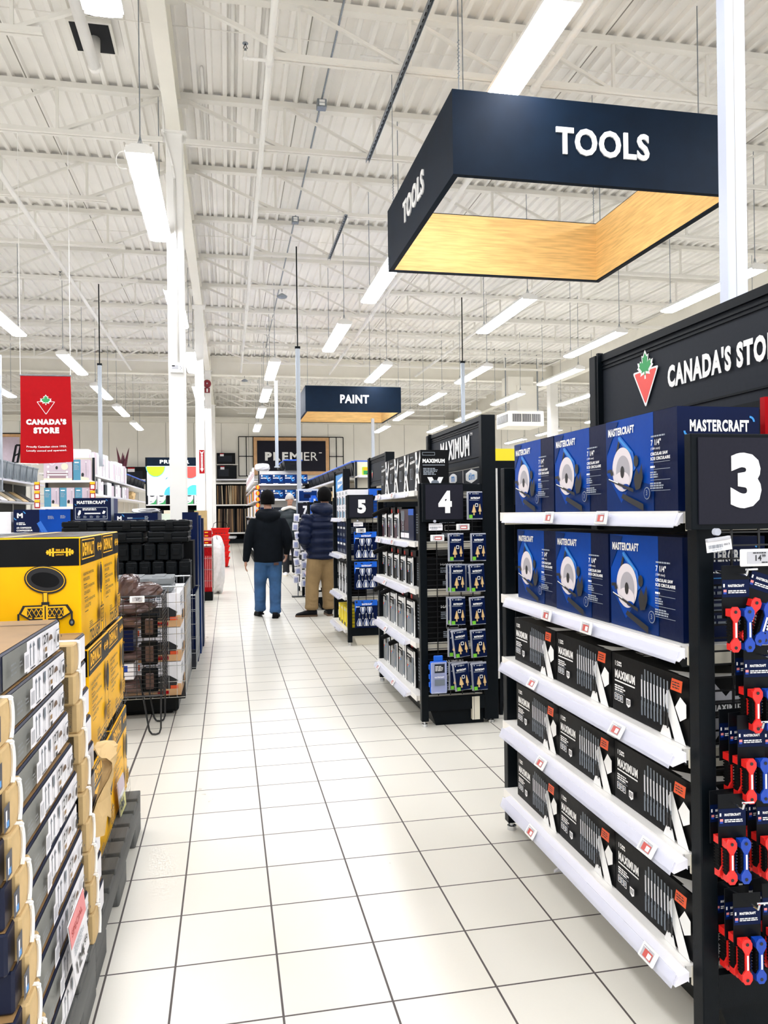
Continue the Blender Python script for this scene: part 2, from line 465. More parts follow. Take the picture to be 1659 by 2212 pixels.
def joist(Y, xa, xb, tie, name='roof_joist'):
    b = MB(); zt, zb = DECK, 6.03; m = 'joist_paint'
    b.box(xa, xb, Y-0.055, Y-0.008, zt-0.07, zt, m); b.box(xa, xb, Y+0.008, Y+0.055, zt-0.07, zt, m); b.box(xa, xb, Y-0.008, Y+0.008, zt-0.07, zt-0.06, m)
    e = 1.34; n = 8; pw = (xb-xa-2*e)/n
    a0 = xa+0.1 if tie else xa+e-0.28; a1 = xb-0.1 if tie else xb-e+0.28
    b.box(a0, a1, Y-0.05, Y-0.01, zb, zb+0.055, m); b.box(a0, a1, Y+0.01, Y+0.05, zb, zb+0.055, m); b.box(a0, a1, Y-0.01, Y+0.01, zb+0.02, zb+0.03, m)
    b.bar((xa+0.12, Y, zt-0.08), (xa+e, Y, zb+0.04), 0.03, m, 4); b.bar((xb-0.12, Y, zt-0.08), (xb-e, Y, zb+0.04), 0.03, m, 4)
    b.box(xa, xa+0.13, Y-0.05, Y+0.05, zt-0.15, zt-0.07, m); b.box(xb-0.13, xb, Y-0.05, Y+0.05, zt-0.15, zt-0.07, m)
    for i in range(n+1):
        x = xa+e+i*pw; b.bar((x, Y, zb+0.04), (x, Y, zt-0.05), 0.024, m, 4)
        if i < n:
            if i < n/2: b.bar((x+0.04, Y, zt-0.06), (x+pw, Y, zb+0.04), 0.024, m, 4)
            else: b.bar((x, Y, zb+0.04), (x+pw-0.04, Y, zt-0.06), 0.024, m, 4)
    return structure(b.build(name), 'white open web steel roof joist', 'roof joist', 'open web roof joists')
GX, GX2 = -0.6, 11.56
k = 0; Y = 10.0-2.025*4
while Y < 38:
    tie = min(abs(Y-c) for c in (1.9, 10.0, 18.1, 26.2, 34.3)) < 0.1
    if abs(Y-26.2) > 0.5:
        joist(Y, GX-12.1, GX-0.04, tie); joist(Y, GX+0.04, GX2-0.06, tie); joist(Y, GX2+0.06, 23.7, tie)
    Y += 2.025
def ibeam(name, axis, c, a0, a1, z0, z1, fw):
    b = MB(); t = 0.022
    for (lo, hi, hw) in ((z0, z0+t, fw/2), (z1-t, z1, fw/2), (z0+t, z1-t, 0.045)):
        if axis == 'y': b.box(c-hw, c+hw, a0, a1, lo, hi, 'beam_paint')
        else: b.box(a0, a1, c-hw, c+hw, lo, hi, 'beam_paint')
    return structure(b.build(name), 'white painted steel roof girder', 'girder', 'steel roof girders')
ibeam('roof_girder', 'y', GX, -3, 38.5, 6.13, 6.59, 0.165)
ibeam('roof_girder', 'y', GX2, -3, 26.05, 5.95, 6.6, 0.26)
ibeam('roof_girder', 'y', GX2, 26.35, 38.5, 5.95, 6.6, 0.26)
ibeam('roof_girder', 'x', 26.2, -18, GX-0.11, 6.0, 6.62, 0.3)
ibeam('roof_girder', 'x', 26.2, GX+0.11, 23.7, 6.0, 6.62, 0.3)
def column(x, y, s, ztop, label):
    b = MB(); b.cbox(x-s/2, x+s/2, y-s/2, y+s/2, 0.0, ztop, 'white_paint', 0.012)
    b.box(x-s/2-0.05, x+s/2+0.05, y-s/2-0.05, y+s/2+0.05, ztop-0.02, ztop, 'white_paint')
    b.box(x-s/2-0.06, x+s/2+0.06, y-s/2-0.06, y+s/2+0.06, 0, 0.02, 'white_paint')
    return structure(b.build('steel_column'), label, 'column')
CY = (10.0, 18.1, 26.2, 34.3)
column(GX, CY[0], 0.205, 6.13, 'white square steel column nearest the camera, with a thermostat on it')
column(GX, CY[1], 0.195, 6.13, 'second white steel column, with a red and white arrow sign on it')
column(GX, CY[2], 0.205, 6.13, 'third white steel column under the deep beam, with a red alarm bell')
column(GX, CY[3], 0.205, 6.13, 'farthest white steel column before the back wall')
column(GX2, 26.2, 0.3, 5.95, 'white steel column far right under the deep beam')
# ------------------------------------------------------------------ ceiling lamps
def make_lamp():
    r = thing('strip_light', 'white linear strip light', 'ceiling light', (0, -50, 4.85), 0, 'linear strip lights under the ceiling')
    L = 2.4; b = MB()
    pr = [(-0.135, 0.0), (-0.135, 0.03), (-0.07, 0.075), (0.07, 0.075), (0.135, 0.03), (0.135, 0.0)]
    b.add([(x, 0, z) for x, z in pr]+[(x, L, z) for x, z in pr], [(5,4,3,2,1,0), (6,7,8,9,10,11)]+[(i, (i+1) % 6, 6+(i+1) % 6, 6+i) for i in range(6)], 'white_paint')
    b.box(-0.125, 0.125, -0.012, 0.0, -0.02, 0.05, 'white_paint'); b.box(-0.125, 0.125, L, L+0.012, -0.02, 0.05, 'white_paint')
    b.box(-0.04, 0.04, 0.05, 0.15, 0.075, 0.1, 'white_paint')
    b.build('housing', r)
    b = MB(); b.box(-0.05, 0.05, 0.2, L-0.2, 0.0755, 0.078, 'ceiling_fill'); b.build('added_fill_strip', r)  # glowing strip added on top of the housing to brighten the ceiling
    b = MB(); lp = [(-0.125, -0.001), (-0.115, -0.022), (-0.06, -0.032), (0.06, -0.032), (0.115, -0.022), (0.125, -0.001)]
    b.add([(x, 0.0, z) for x, z in lp]+[(x, L, z) for x, z in lp], [(5,4,3,2,1,0), (6,7,8,9,10,11)]+[(i, i+1, 7+i, 6+i) for i in range(5)], 'lens')
    b.build('diffuser', r)
    for y in (0.1, L-0.1):
        b = MB(); b.bar((0, y, 0.1), (0, y, 1.815), 0.006, 'galv', 5); b.bar((-0.03, y, 0.075), (0, y, 0.2), 0.004, 'galv', 5); b.bar((0.03, y, 0.075), (0, y, 0.2), 0.004, 'galv', 5)
        b.build('hanger', r)
    return r
LAMPS = [  # x, y of the near end, label
 (2.29, 4.90, 'white strip light directly above the front edge of the large TOOLS sign'),
 (-0.79, 7.68, 'white strip light just left of the nearest white column'),
 (-0.80, 12.3, 'white strip light half hidden behind the nearest white column'),
 (-0.78, 16.9, 'white strip light mostly hidden behind the two nearest columns, above the thermostat'),
 (-0.78, 21.4, 'white strip light showing between the two nearest columns, upper one'),
 (-0.78, 25.8, 'white strip light behind the second column, lower than the alarm bell'),
 (2.31, 10.1, 'white strip light emerging below the left corner of the TOOLS sign'),
 (4.88, 11.9, 'white strip light below the middle of the TOOLS sign'),
 (2.14, 14.0, 'white strip light above and left of the PAINT sign, next past the TOOLS sign corner'),
 (7.58, 13.86, 'white strip light just left of the top of the dark header with the red triangle'),
 (1.09, 17.7, 'white strip light over the aisle left of the PAINT sign, nearest of its row'),
 (1.12, 21.6, 'white strip light second nearest of the row left of the PAINT sign'),
 (1.15, 25.6, 'white strip light third nearest of the row left of the PAINT sign'),
 (1.19, 30.2, 'white strip light just above the dark framed wall sign, left end'),
 (3.70, 17.7, 'white strip light directly above the PAINT sign'),
 (6.14, 17.6, 'white strip light right of the PAINT sign, nearest of its row'),
 (6.18, 21.7, 'white strip light second nearest of the row right of the PAINT sign'),
 (6.22, 25.9, 'white strip light third nearest of the row right of the PAINT sign'),
 (6.3, 30.2, 'white strip light low at the right end of the PAINT sign, far off'),
 (8.5, 17.6, 'white strip light left of the far right column, higher one'),
 (8.52, 21.5, 'white strip light left of the far right column, lower one'),
 (8.6, 25.8, 'white strip light low beside the left of the ceiling air vent box'),
 (8.6, 30.0, 'white strip light just above the left end of the white-lettered dark board'),
 (10.75, 21.4, 'white strip light right of the far right column, above the blue boxes'),
 (10.8, 25.6, 'white strip light overlapping the ceiling air vent box'),
 (7.6, 9.9, 'white strip light beside the tall white post, left of it'),
 (-3.85, 13.4, 'white strip light at the left edge of the view, above the red banner'),
 (-3.43, 17.5, 'white strip light just right of the top of the red banner'),
 (-3.42, 21.6, 'white strip light second nearest of the row right of the red banner'),
 (-3.42, 25.6, 'white strip light third nearest of the row right of the red banner'),
 (-3.42, 30.0, 'white strip light farthest of the row right of the red banner'),
 (-6.05, 21.5, 'white strip light at the left edge beside the red banner'),
]
lamp0 = make_lamp()
for i, (x, y, lab) in enumerate(LAMPS):
    if i == 0: lamp0.location = (x, y, 4.85); lamp0['label'] = lab
    else: dup(lamp0, (x, y, 4.85), None, lab)
# the same rows carry on behind and beside the camera; the far ones are added, unseen, to brighten the back wall
for x, y in ((-0.8, 3.2), (-0.8, -1.4), (2.3, 0.6), (2.3, -2.6), (-3.8, 4.6), (-3.8, 9.0), (-3.8, 0.3), (4.9, 2.6), (4.9, 7.2), (4.9, -1.6), (7.6, 0.8), (7.6, 5.4), (-6.6, 6.8), (-6.6, 12.0), (10.8, 12.0), (-11, 18), (-11, 24), (-11, 30), (-11, 35), (-14, 35), (14, 26), (14, 31), (14, 35), (18, 30), (18, 35), (14.5, 20), (12.6, 13.9)):
    l = dup(lamp0, (x, y, 4.85), None, 'unseen white strip light overhead, fill for the shop')

# ------------------------------------------------------------------ pipes, conduits, struts under the deck
def tube(name, pts, r, m, label, cat, n=10, couplings=()):
    b = MB(); b.path(pts, r, m, n)
    for p in pts[1:-1]: b.ball(p, r*1.15, r*1.15, r*1.15, m, 10, 6)
    for (p, q) in couplings: b.bar(p, q, r*1.35, m, n)
    return tag(b.build(name, smooth=True), label, cat)
tube('drain_pipe', [(-1.37, -2.0, 6.28), (-1.37, 8.88, 6.28), (-1.37, 8.9, 6.6)], 0.062, 'white_paint', 'thick white pipe running under the deck into a dark square opening', 'pipe')
tube('sprinkler_pipe', [(0.47, -2, 6.0), (0.47, 25.5, 6.0)], 0.034, 'white_paint', 'long thin white sprinkler pipe right of the roof girder', 'pipe',
     couplings=[((0.47, y, 6), (0.47, y+0.1, 6)) for y in (7.9, 12.9, 17.6, 22)])
tube('sprinkler_pipe', [(3.35, -2, 6.0), (3.35, 25.5, 6.0)], 0.036, 'white_paint', 'white sprinkler pipe passing over the TOOLS sign', 'pipe',
     couplings=[((3.35, y, 6), (3.35, y+0.1, 6)) for y in (7.9, 12.9, 17.6, 22)])
tube('sprinkler_pipe', [(6.3, -2, 6.0), (6.3, 25.5, 6.0)], 0.036, 'white_paint', 'white sprinkler pipe right of the TOOLS sign, far over the right aisles', 'pipe',
     couplings=[((6.3, y, 6), (6.3, y+0.1, 6)) for y in (12.9, 17.6, 22)])
tube('sprinkler_pipe', [(-2.95, -2, 6.0), (-2.95, 25.5, 6.0)], 0.036, 'white_paint', 'white sprinkler pipe over the left side of the shop', 'pipe')
def sprinkler(x, y, z, sx, label):
    r = thing('fire_sprinkler', label, 'sprinkler', (x, y, z))
    b = MB(); b.bar((0, 0, 0), (sx, 0, 0), 0.017, 'white_paint', 8); b.ball((sx, 0, 0), 0.028, 0.028, 0.028, 'white_paint', 8, 6); b.bar((sx, 0, 0), (sx, 0, 0.07), 0.017, 'white_paint', 8); b.build('branch_pipe', r)
    b = MB(); b.bar((sx, 0, 0.07), (sx, 0, 0.1), 0.012, 'galv', 8); b.bar((sx-0.02, 0, 0.1), (sx, 0, 0.15), 0.004, 'black', 5); b.bar((sx+0.02, 0, 0.1), (sx, 0, 0.15), 0.004, 'black', 5); b.lathe([(0.03, 0.15), (0.03, 0.155)], (sx, 0, 0), 'galv', 10); b.build('sprinkler', r)
sprinkler(0.47, 7.95, 6.0, -0.24, 'brass sprinkler head on a short branch pipe right of the nearest girder')
sprinkler(-2.95, 10.9, 6.0, -0.2, 'small sprinkler head high at the left edge of the view')
sprinkler(-2.95, 16.0, 6.0, -0.2, 'small sprinkler head above the red banner')
sprinkler(3.35, 12.6, 6.0, 0.2, 'small sprinkler head below the left corner of the TOOLS sign')
def strut(y0, y1, label):
    b = MB(); b.box(-0.022, -0.017, y0, y1, 0, 0.042, 'galv'); b.box(0.017, 0.022, y0, y1, 0, 0.042, 'galv'); b.box(-0.022, 0.022, y0, y1, 0.037, 0.042, 'galv')
    y = y0+0.05
    while y < y1-0.05: b.box(-0.008, 0.008, y, y+0.05, 0.034, 0.038, 'dark_hole'); y += 0.1
    o = b.build('strut_channel', loc=(1.86, 0, 5.985)); o.rotation_euler[2] = 0; tag(o, label, 'strut', 'grey strut channels under the joists')
strut(4.0, 10.02, 'long dark grey slotted strut hanging left of the TOOLS sign')
strut(11.9, 14.0, 'short dark grey slotted strut left of and below the TOOLS sign')
def conduit(x, y0, y1, ybox, label):
    r = thing('conduit_run', label, 'conduit', (x, 0, 6.58))
    b = MB(); b.bar((0, y0, 0), (0, y1, 0), 0.012, 'galv', 6); b.build('conduit', r)
    for yb in ybox:
        b = MB(); b.cbox(-0.06, 0.06, yb-0.06, yb+0.06, -0.1, 0.0, 'galv', 0.008); b.box(-0.035, 0.035, yb-0.064, yb-0.06, -0.045, -0.015, 'white_print'); b.box(-0.035, 0.035, yb-0.064, yb-0.06, -0.085, -0.055, 'white_print'); b.build('outlet_box', r)
conduit(1.22, -2, 26, (9.7, 13.6), 'thin grey conduit along the deck with two grey outlet boxes')
tube('conduit', [(-0.245, 9.4, 6.682), (-0.245, 18, 6.682)], 0.02, 'white_paint', 'thin white conduit on the deck beside the girder, farther one', 'conduit', 8)
tube('conduit', [(0.115, 6.9, 6.68), (0.115, 26, 6.68)], 0.024, 'white_paint', 'white capped tube on the deck just right of the girder', 'conduit', 8)
tube('conduit', [(0.475, 7.4, 6.68), (0.475, 26, 6.68)], 0.022, 'white_paint', 'white capped tube on the deck above the sprinkler pipe', 'conduit', 8)
tube('conduit', [(1.55, 8.7, 6.6), (2.0, 8.7, 6.6), (2.06, 8.72, 6.5), (2.06, 8.75, 6.1)], 0.014, 'white_paint', 'bent white conduit above the upper end of the dark strut', 'conduit', 8)
tube('conduit', [(-0.78, 9.75, 6.62), (-0.72, 9.8, 6.55), (-0.72, 9.86, 6.1), (-0.62, 9.885, 5.7), (-0.6, 9.885, 5.55), (-0.58, 9.885, 3.27)], 0.014, 'white_paint', 'white conduit running down the face of the nearest column to the thermostat', 'conduit', 8)
# loop of flex cable beside the left lamp
b = MB(); b.path([(-0.98+0.09*math.cos(t*0.45), 8.2+0.02*math.sin(t), 4.98+0.09*math.sin(t*0.45)) for t in range(15)], 0.006, 'white_paint', 5)
tag(b.build('flex_cable'), 'looped thin white cable beside the strip light left of the nearest column', 'cable')

# ------------------------------------------------------------------ hanging square signs
def square_sign(x0, x1, y0, y1, z0, z1, word, label, grp, th=None, tw=None, tx=None, side=True):
    r = thing('hanging_sign', label, 'sign', ((x0+x1)/2, (y0+y1)/2, z0), 0, grp)
    hx, hy, H = (x1-x0)/2, (y1-y0)/2, z1-z0; t = 0.05
    b = MB(); b.box(-hx, hx, -hy, -hy+t, 0, H, 'navy_sign'); b.build('front_panel', r)
    b = MB(); b.box(-hx, hx, hy-t, hy, 0, H, 'navy_sign'); b.build('back_panel', r)
    b = MB(); b.box(-hx, -hx+t, -hy+t, hy-t, 0, H, 'navy_sign'); b.build('left_panel', r)
    b = MB(); b.box(hx-t, hx, -hy+t, hy-t, 0, H, 'navy_sign'); b.build('right_panel', r)
    g = 0.004; i = t+g
    b = MB()
    b.box(-hx+t, hx-t, -hy+t, -hy+i, 0.012, H-0.01, 'wood_light'); b.box(-hx+t, hx-t, hy-i, hy-t, 0.012, H-0.01, 'wood_light')
    b.box(-hx+t, -hx+i, -hy+i, hy-i, 0.012, H-0.01, 'wood_light'); b.box(hx-i, hx-t, -hy+i, hy-i, 0.012, H-0.01, 'wood_light')
    b.build('wood_lining', r)
    b = MB(); f = Face(b, (-hx, -hy, 0), (1,0,0), (0,0,1)); f.text(word, tx-x0, (H-th)/2, th, 'white_print', w=tw, bold=0.03, thick=0.012); b.build('front_lettering', r)
    if side:
        b = MB(); f = Face(b, (-hx, hy, 0), (0,-1,0), (0,0,1)); f.text(word, hy-tw/2-0.05, (H-th)/2, th, 'white_print', w=tw, bold=0.03, thick=0.012); b.build('side_lettering', r)
    for sx in (-1, 1):
        for sy in (-1, 1):
            b = MB(); p = (sx*(hx-0.06), sy*(hy-0.02)); b.bar((*p, H-0.02), (*p, 6.1-z0), 0.004, 'galv', 5)
            for k in range(10): b.bar((p[0]-0.008, p[1], H+0.1+k*0.03), (p[0]+0.008, p[1], H+0.12+k*0.03), 0.004, 'galv', 4)
            b.build('chain', r)
    return r
square_sign(1.715, 4.15, 5.665, 8.10, 3.95, 4.6, 'TOOLS', 'large dark square hanging sign reading TOOLS, wood lined inside', 'square department signs', 0.215, 0.80, 2.555)
square_sign(1.94, 4.40, 19.4, 21.8, 3.95, 4.6, 'PAINT', 'smaller looking dark square hanging sign reading PAINT far down the aisle', 'square department signs', 0.215, 0.74, 2.82, side=False)

# ------------------------------------------------------------------ logos
LEAF = [(0,0.0),(0.045,0.0),(0.04,0.18),(0.3,0.12),(0.26,0.22),(0.5,0.42),(0.43,0.46),(0.48,0.62),(0.33,0.59),(0.3,0.66),(0.18,0.55),(0.22,0.84),(0.13,0.79),(0,1.0)]
LEAF = LEAF+[(-x, y) for x, y in LEAF[-2:0:-1]]
def tri_logo(f, a, b, w, h, fill, border='white_print', leaf='paper_green', outline=False):
    """rounded downward triangle with a maple leaf on its top edge; a,b = centre top"""
    def tri(k):
        pts = [(a-w/2, b), (a+w/2, b), (a, b-h)]; cx, cy = a, b-h/3
        out = []
        for i in range(3):
            p = Vector(pts[i]); q0 = Vector(pts[i-1]); q1 = Vector(pts[(i+1) % 3]); r = w*0.07
            d0 = (q0-p).normalized()*r; d1 = (q1-p).normalized()*r
            for t in (0, .25, .5, .75, 1):
                e = (p+d0)*(1-t)**2+p*2*t*(1-t)+(p+d1)*t*t; out.append((cx+(e.x-cx)*k, cy+(e.y-cy)*k))
        return out
    f.poly(tri(1.0), border); f.poly(tri(0.86 if not outline else 0.9), fill)
    s = w*0.5
    f.poly([(a+x*s*1.25, b-0.32*s+(y-0.06)*s*1.2) for x, y in LEAF], border)
    f.poly([(a+x*s*0.95, b-0.24*s+y*s*0.93) for x, y in LEAF], leaf)
def mlogo(f, s, a, b, h, w, arcs=True):
    f.text(s, a, b, h, 'white_print', w=w, bold=0.045)
    if arcs:
        for sx, sy, t0 in ((a-h*0.1, b+h*0.05, PI), (a+w+h*0.05, b+h*0.85, 0)):
            pts = [(sx+h*0.5*math.cos(t0+i*PI/12), sy+h*0.5*math.sin(t0+i*PI/12)) for i in range(7)]
            pts += [(sx+h*0.32*math.cos(t0+i*PI/12), sy+h*0.32*math.sin(t0+i*PI/12)) for i in range(6, -1, -1)]
            f.poly(pts, 'sky_blue')

# ------------------------------------------------------------------ red hanging banner
def banner():
    r = thing('hanging_banner', 'red cloth banner with white triangle logo hanging at the left', 'banner', (-2.15, 10.0, 2.03), math.radians(-2))
    W, H = 0.575, 1.06; b = MB(); nx, nz = 16, 30
    def P(u, v):
        sag = 0.03*math.sin(PI*u)*(1-v)**2
        return (-W/2+u*W+0.03*(1-v)*(u-0.3), 0.012*math.sin(u*7+v*3)*(1-v)+0.02*math.sin(v*9)*(1-v)*(u-.5), v*H+0.012*u*(1-v)-sag*0.4)
    fv = [P(i/nx, k/nz) for k in range(nz+1) for i in range(nx+1)]
    n = len(fv); q = [(k*(nx+1)+i, k*(nx+1)+i+1, (k+1)*(nx+1)+i+1, (k+1)*(nx+1)+i) for k in range(nz) for i in range(nx)]
    b.add(fv, q, 'red'); b.add([(x, y+0.003, z) for x, y, z in fv], [tuple(reversed(f)) for f in q], 'red')
    f = Face(b, (-W/2, -0.032, 0), (1,0,0), (0,0,1)); f.step = 0.0008
    def drape(fn):
        k0 = len(b.v); fn()
        for i in range(k0, len(b.v)):
            x, y, z = b.v[i]; u = min(max((x+W/2)/W, 0), 1); v = min(max(z/H, 0), 1); p = P(u, v)
            b.v[i] = (p[0], p[1]-0.0015+(y+0.032), p[2])
    drape(lambda: tri_logo(f, W*0.5, H*0.70, 0.21, 0.16, 'red', outline=True))
    drape(lambda: f.text("CANADA'S", W*0.5, H*0.435, 0.07, 'white_print', w=0.45, bold=0.075, align='c'))
    drape(lambda: f.text("STORE", W*0.5, H*0.335, 0.075, 'white_print', w=0.285, bold=0.075, align='c'))
    drape(lambda: f.text("Proudly Canadian since 1922.", W*0.5, H*0.17, 0.028, 'white_print', w=0.44, bold=0.02, align='c'))
    drape(lambda: f.text("Locally owned and operated.", W*0.5, H*0.125, 0.028, 'white_print', w=0.44, bold=0.02, align='c'))
    b.build('cloth', r, smooth=True)
    b = MB(); b.bar((-W/2-0.01, 0, H), (W/2+0.01, 0, H), 0.009, 'galv', 8); b.build('top_rod', r)
    for sx in (-1, 1):
        b = MB(); b.bar((sx*W/2, 0, H), (sx*W/2, 0, 4.0), 0.004, 'white_paint', 5); b.build('hanging_cord', r)
banner()

# ------------------------------------------------------------------ fittings on the columns
def thermostat():
    r = thing('thermostat', 'white thermostat box on the nearest column', 'thermostat', (GX, 9.897, 3.19))
    b = MB(); b.cbox(-0.08, 0.08, -0.045, 0, -0.055, 0.055, 'esl_white', 0.012); b.build('case', r)
    b = MB(); b.box(-0.055, 0.02, -0.048, -0.045, -0.01, 0.035, 'esl_grey'); b.box(-0.055, -0.02, -0.0485, -0.047, 0.02, 0.034, 'black'); b.build('screen', r)
    for k in range(3):
        b = MB(); b.lathe([(0.008, 0), (0.006, -0.006)], (0.045+0.012*(k == 1), -0.045, 0.02-0.018*k), 'esl_grey', 8, 'y'); b.build('button', r)
thermostat()
def alarm():
    r = thing('alarm_bell', 'dark red round alarm bell on the third column', 'alarm bell', (GX-0.02, 26.09, 5.6))
    b = MB(); b.lathe([(0.13, 0), (0.13, -0.03), (0.11, -0.06), (0.05, -0.075), (0.0, -0.077)], (0, 0, 0.1), 'alarm_red', 20, 'y'); b.lathe([(0.025, -0.078), (0.025, -0.085)], (0, 0, 0.1), 'esl_grey', 10, 'y'); b.build('gong', r, smooth=False)
    b = MB(); b.cbox(-0.085, 0.085, -0.05, 0, -0.2, -0.04, 'alarm_red', 0.008); b.box(-0.025, 0.025, -0.055, -0.05, -0.18, -0.07, 'white_print'); b.build('strobe_box', r)
alarm()
def fire_sign():
    b = MB(); w, h = 0.115, 0.53; b.box(-w/2, w/2, -0.004, 0, 0, h, 'red')
    f = Face(b, (-w/2, -0.004, 0), (1,0,0), (0,0,1))
    f.poly([(w/2, 0.03), (w*0.86, 0.11), (w*0.7, 0.11), (w*0.7, h-0.09), (w*0.88, h-0.02), (w/2, h-0.055), (w*0.12, h-0.02), (w*0.3, h-0.09), (w*0.3, 0.11), (w*0.14, 0.11)], 'white_print')
    f.text('FIRE', w/2, h-0.105, 0.024, 'red', w=0.05, bold=0.03, align='c'); f.text('EXTINGUISHER', w/2+0.014, 0.13, 0.028, 'red', w=0.28, bold=0.02, rot=PI/2)
    tag(b.build('arrow_sign', loc=(GX+0.035, 18.0, 2.32)), 'red sign with white down arrow on the second column', 'sign')
fire_sign()
# ------------------------------------------------------------------ power posts
def power_post(x, y, z0, w, m, label, top=6.1, rod=0):
    r = thing('power_post', label, 'post', (x, y, z0))
    b = MB(); b.cbox(-w/2, w/2, -w*0.35, w*0.35, 0, top-z0, m, 0.006); b.box(-w*0.12, -w*0.1, -w*0.36, -w*0.34, 0, top-z0, 'seam'); b.build('shaft', r)
    if rod: b = MB(); b.bar((0, 0, top-z0), (0, 0, rod-z0), 0.012, 'charcoal', 6); b.cbox(-w*.6, w*.6, -w*.4, w*.4, top-z0-.02, top-z0+.02, 'charcoal', .004); b.build('hanger_rod', r)
    b = MB(); b.cbox(-w*0.8, w*0.8, -w*0.5, w*0.5, -0.03, 0.0, m, 0.004); b.build('base_plate', r)
power_post(2.61, 3.6, 1.75, 0.115, 'post_white', 'tall pale white post rising to the ceiling at the right edge', 6.6)
power_post(1.25, 20.0, 2.6, 0.085, 'post_grey', 'slim grey post in front of the left half of the framed wall sign', 4.8)
power_post(1.215, 13.4, 1.59, 0.075, 'post_grey', 'slim grey post beside the left end of the PAINT sign', 4.25, 6.0)
power_post(3.82, 20.3, 0.035, 0.08, 'post_grey', 'slim grey post under the right half of the PAINT sign', 3.9)
power_post(5.0, 16.0, 0.035, 0.08, 'post_grey', 'slim grey post behind the dark board lettered in white', 4.6, 6.0)
power_post(-2.47, 16.2, 2.4, 0.075, 'post_grey', 'slim grey post right of the red banner', 4.4, 6.0)
power_post(-4.27, 16.0, 1.9, 0.075, 'post_grey', 'slim grey post at the left edge of the view', 4.5)
# ------------------------------------------------------------------ air unit under the ceiling
def hvac():
    r = thing('air_diffuser_box', 'boxy beige ceiling air unit with dark louvres, right of centre', 'air vent', (9.75, 24.2, 4.2))
    b = MB(); b.cbox(-0.62, 0.62, 0, 1.2, 0, 0.5, 'beam_paint', 0.02); b.box(-0.2, 0.5, 0.3, 1.0, 0.5, 1.4, 'beam_paint'); b.box(-0.5, 0.4, 0.35, 0.95, 1.1, 1.7, 'beam_paint'); b.build('casing', r)
    for k in range(3):
        b = MB(); b.box(-0.5+k*0.34, -0.19+k*0.34, -0.012, 0, 0.14, 0.4, 'vent_grey')
        for s in range(5): b.box(-0.485+k*0.34+s*0.06, -0.478+k*0.34+s*0.06, -0.016, -0.01, 0.15, 0.39, 'joist_paint')
        b.build('louvre', r)
    b = MB(); b.box(-0.632, -0.62, 0.1, 1.1, 0.14, 0.4, 'vent_grey'); 
    for s in range(8): b.box(-0.636, -0.63, 0.15+s*0.12, 0.165+s*0.12, 0.15, 0.39, 'joist_paint')
    b.build('side_louvre', r)
    b = MB(); b.box(-0.58, -0.55, 0.4, 0.43, 0.5, 2.46, 'galv'); b.box(0.55, 0.58, 0.4, 0.43, 0.5, 2.46, 'galv'); b.build('hanger_rods', r)
hvac()
def bell_lamp(x, y, z, label, st):
    r = thing('pendant_fixture', label, 'pendant', (x, y, z))
    b = MB(); b.bar((0,0,0.12), (0,0,st), 0.006, 'black', 6); b.build('stem', r)
    b = MB(); b.lathe([(0.015, 0.09), (0.05, 0.07), (0.11, 0.03), (0.1, 0.0), (0.0, -0.01)], (0,0,0), 'galv', 18); b.build('dome', r)
bell_lamp(1.15, 16.07, 5.85, 'small round grey ceiling device left of the lamp below the TOOLS sign', .19)
bell_lamp(0.6, 26.2, 5.82, 'small round grey ceiling device right of the alarm bell column, farther away', .19)

b = MB(); b.add([(0, 0, .002), (.05, .01, .002), (.045, .03, .012), (.01, .022, .004)], [(0,1,2,3), (3,2,1,0)], 'label_white'); tag(b.build('paper_scrap', loc=(1.19, 2.74, 0)), 'tiny white paper scrap on the floor by the nearest shelf unit', 'paper')

# ------------------------------------------------------------------ aisle end shelf units on the right
def shelf_rail(x, y0, y1, z, tilt):
    """sloping clear ticket rail along a shelf front edge (tilt: how far it leans out)"""
    b = MB(); t = 0.004
    pr = [(x, z-0.003), (x-tilt, z-0.012), (x-tilt-0.012, z-0.034), (x-tilt-0.009, z-0.037), (x-0.004, z-0.026), (x, z-0.03)]
    b.add([(a, y0, c) for a, c in pr]+[(a, y1, c) for a, c in pr], [tuple(range(5,-1,-1)), tuple(range(6,12))]+[(i, (i+1) % 6, 6+(i+1) % 6, 6+i) for i in range(6)], 'rail_white')
    b.add([(x-tilt-.006, y0+.004, z-.004), (x-tilt-.02, y0+.004, z-.04), (x-tilt-.018, y0+.004, z-.041), (x-tilt-.004, y0+.004, z-.005), (x-tilt-.006, y1-.004, z-.004), (x-tilt-.02, y1-.004, z-.04), (x-tilt-.018, y1-.004, z-.041), (x-tilt-.004, y1-.004, z-.005)], [(0,4,5,1), (2,6,7,3), (3,2,1,0)[::-1], (4,5,6,7)[::-1], (1,5,6,2), (0,3,7,4)], 'rail_clear')
    return b
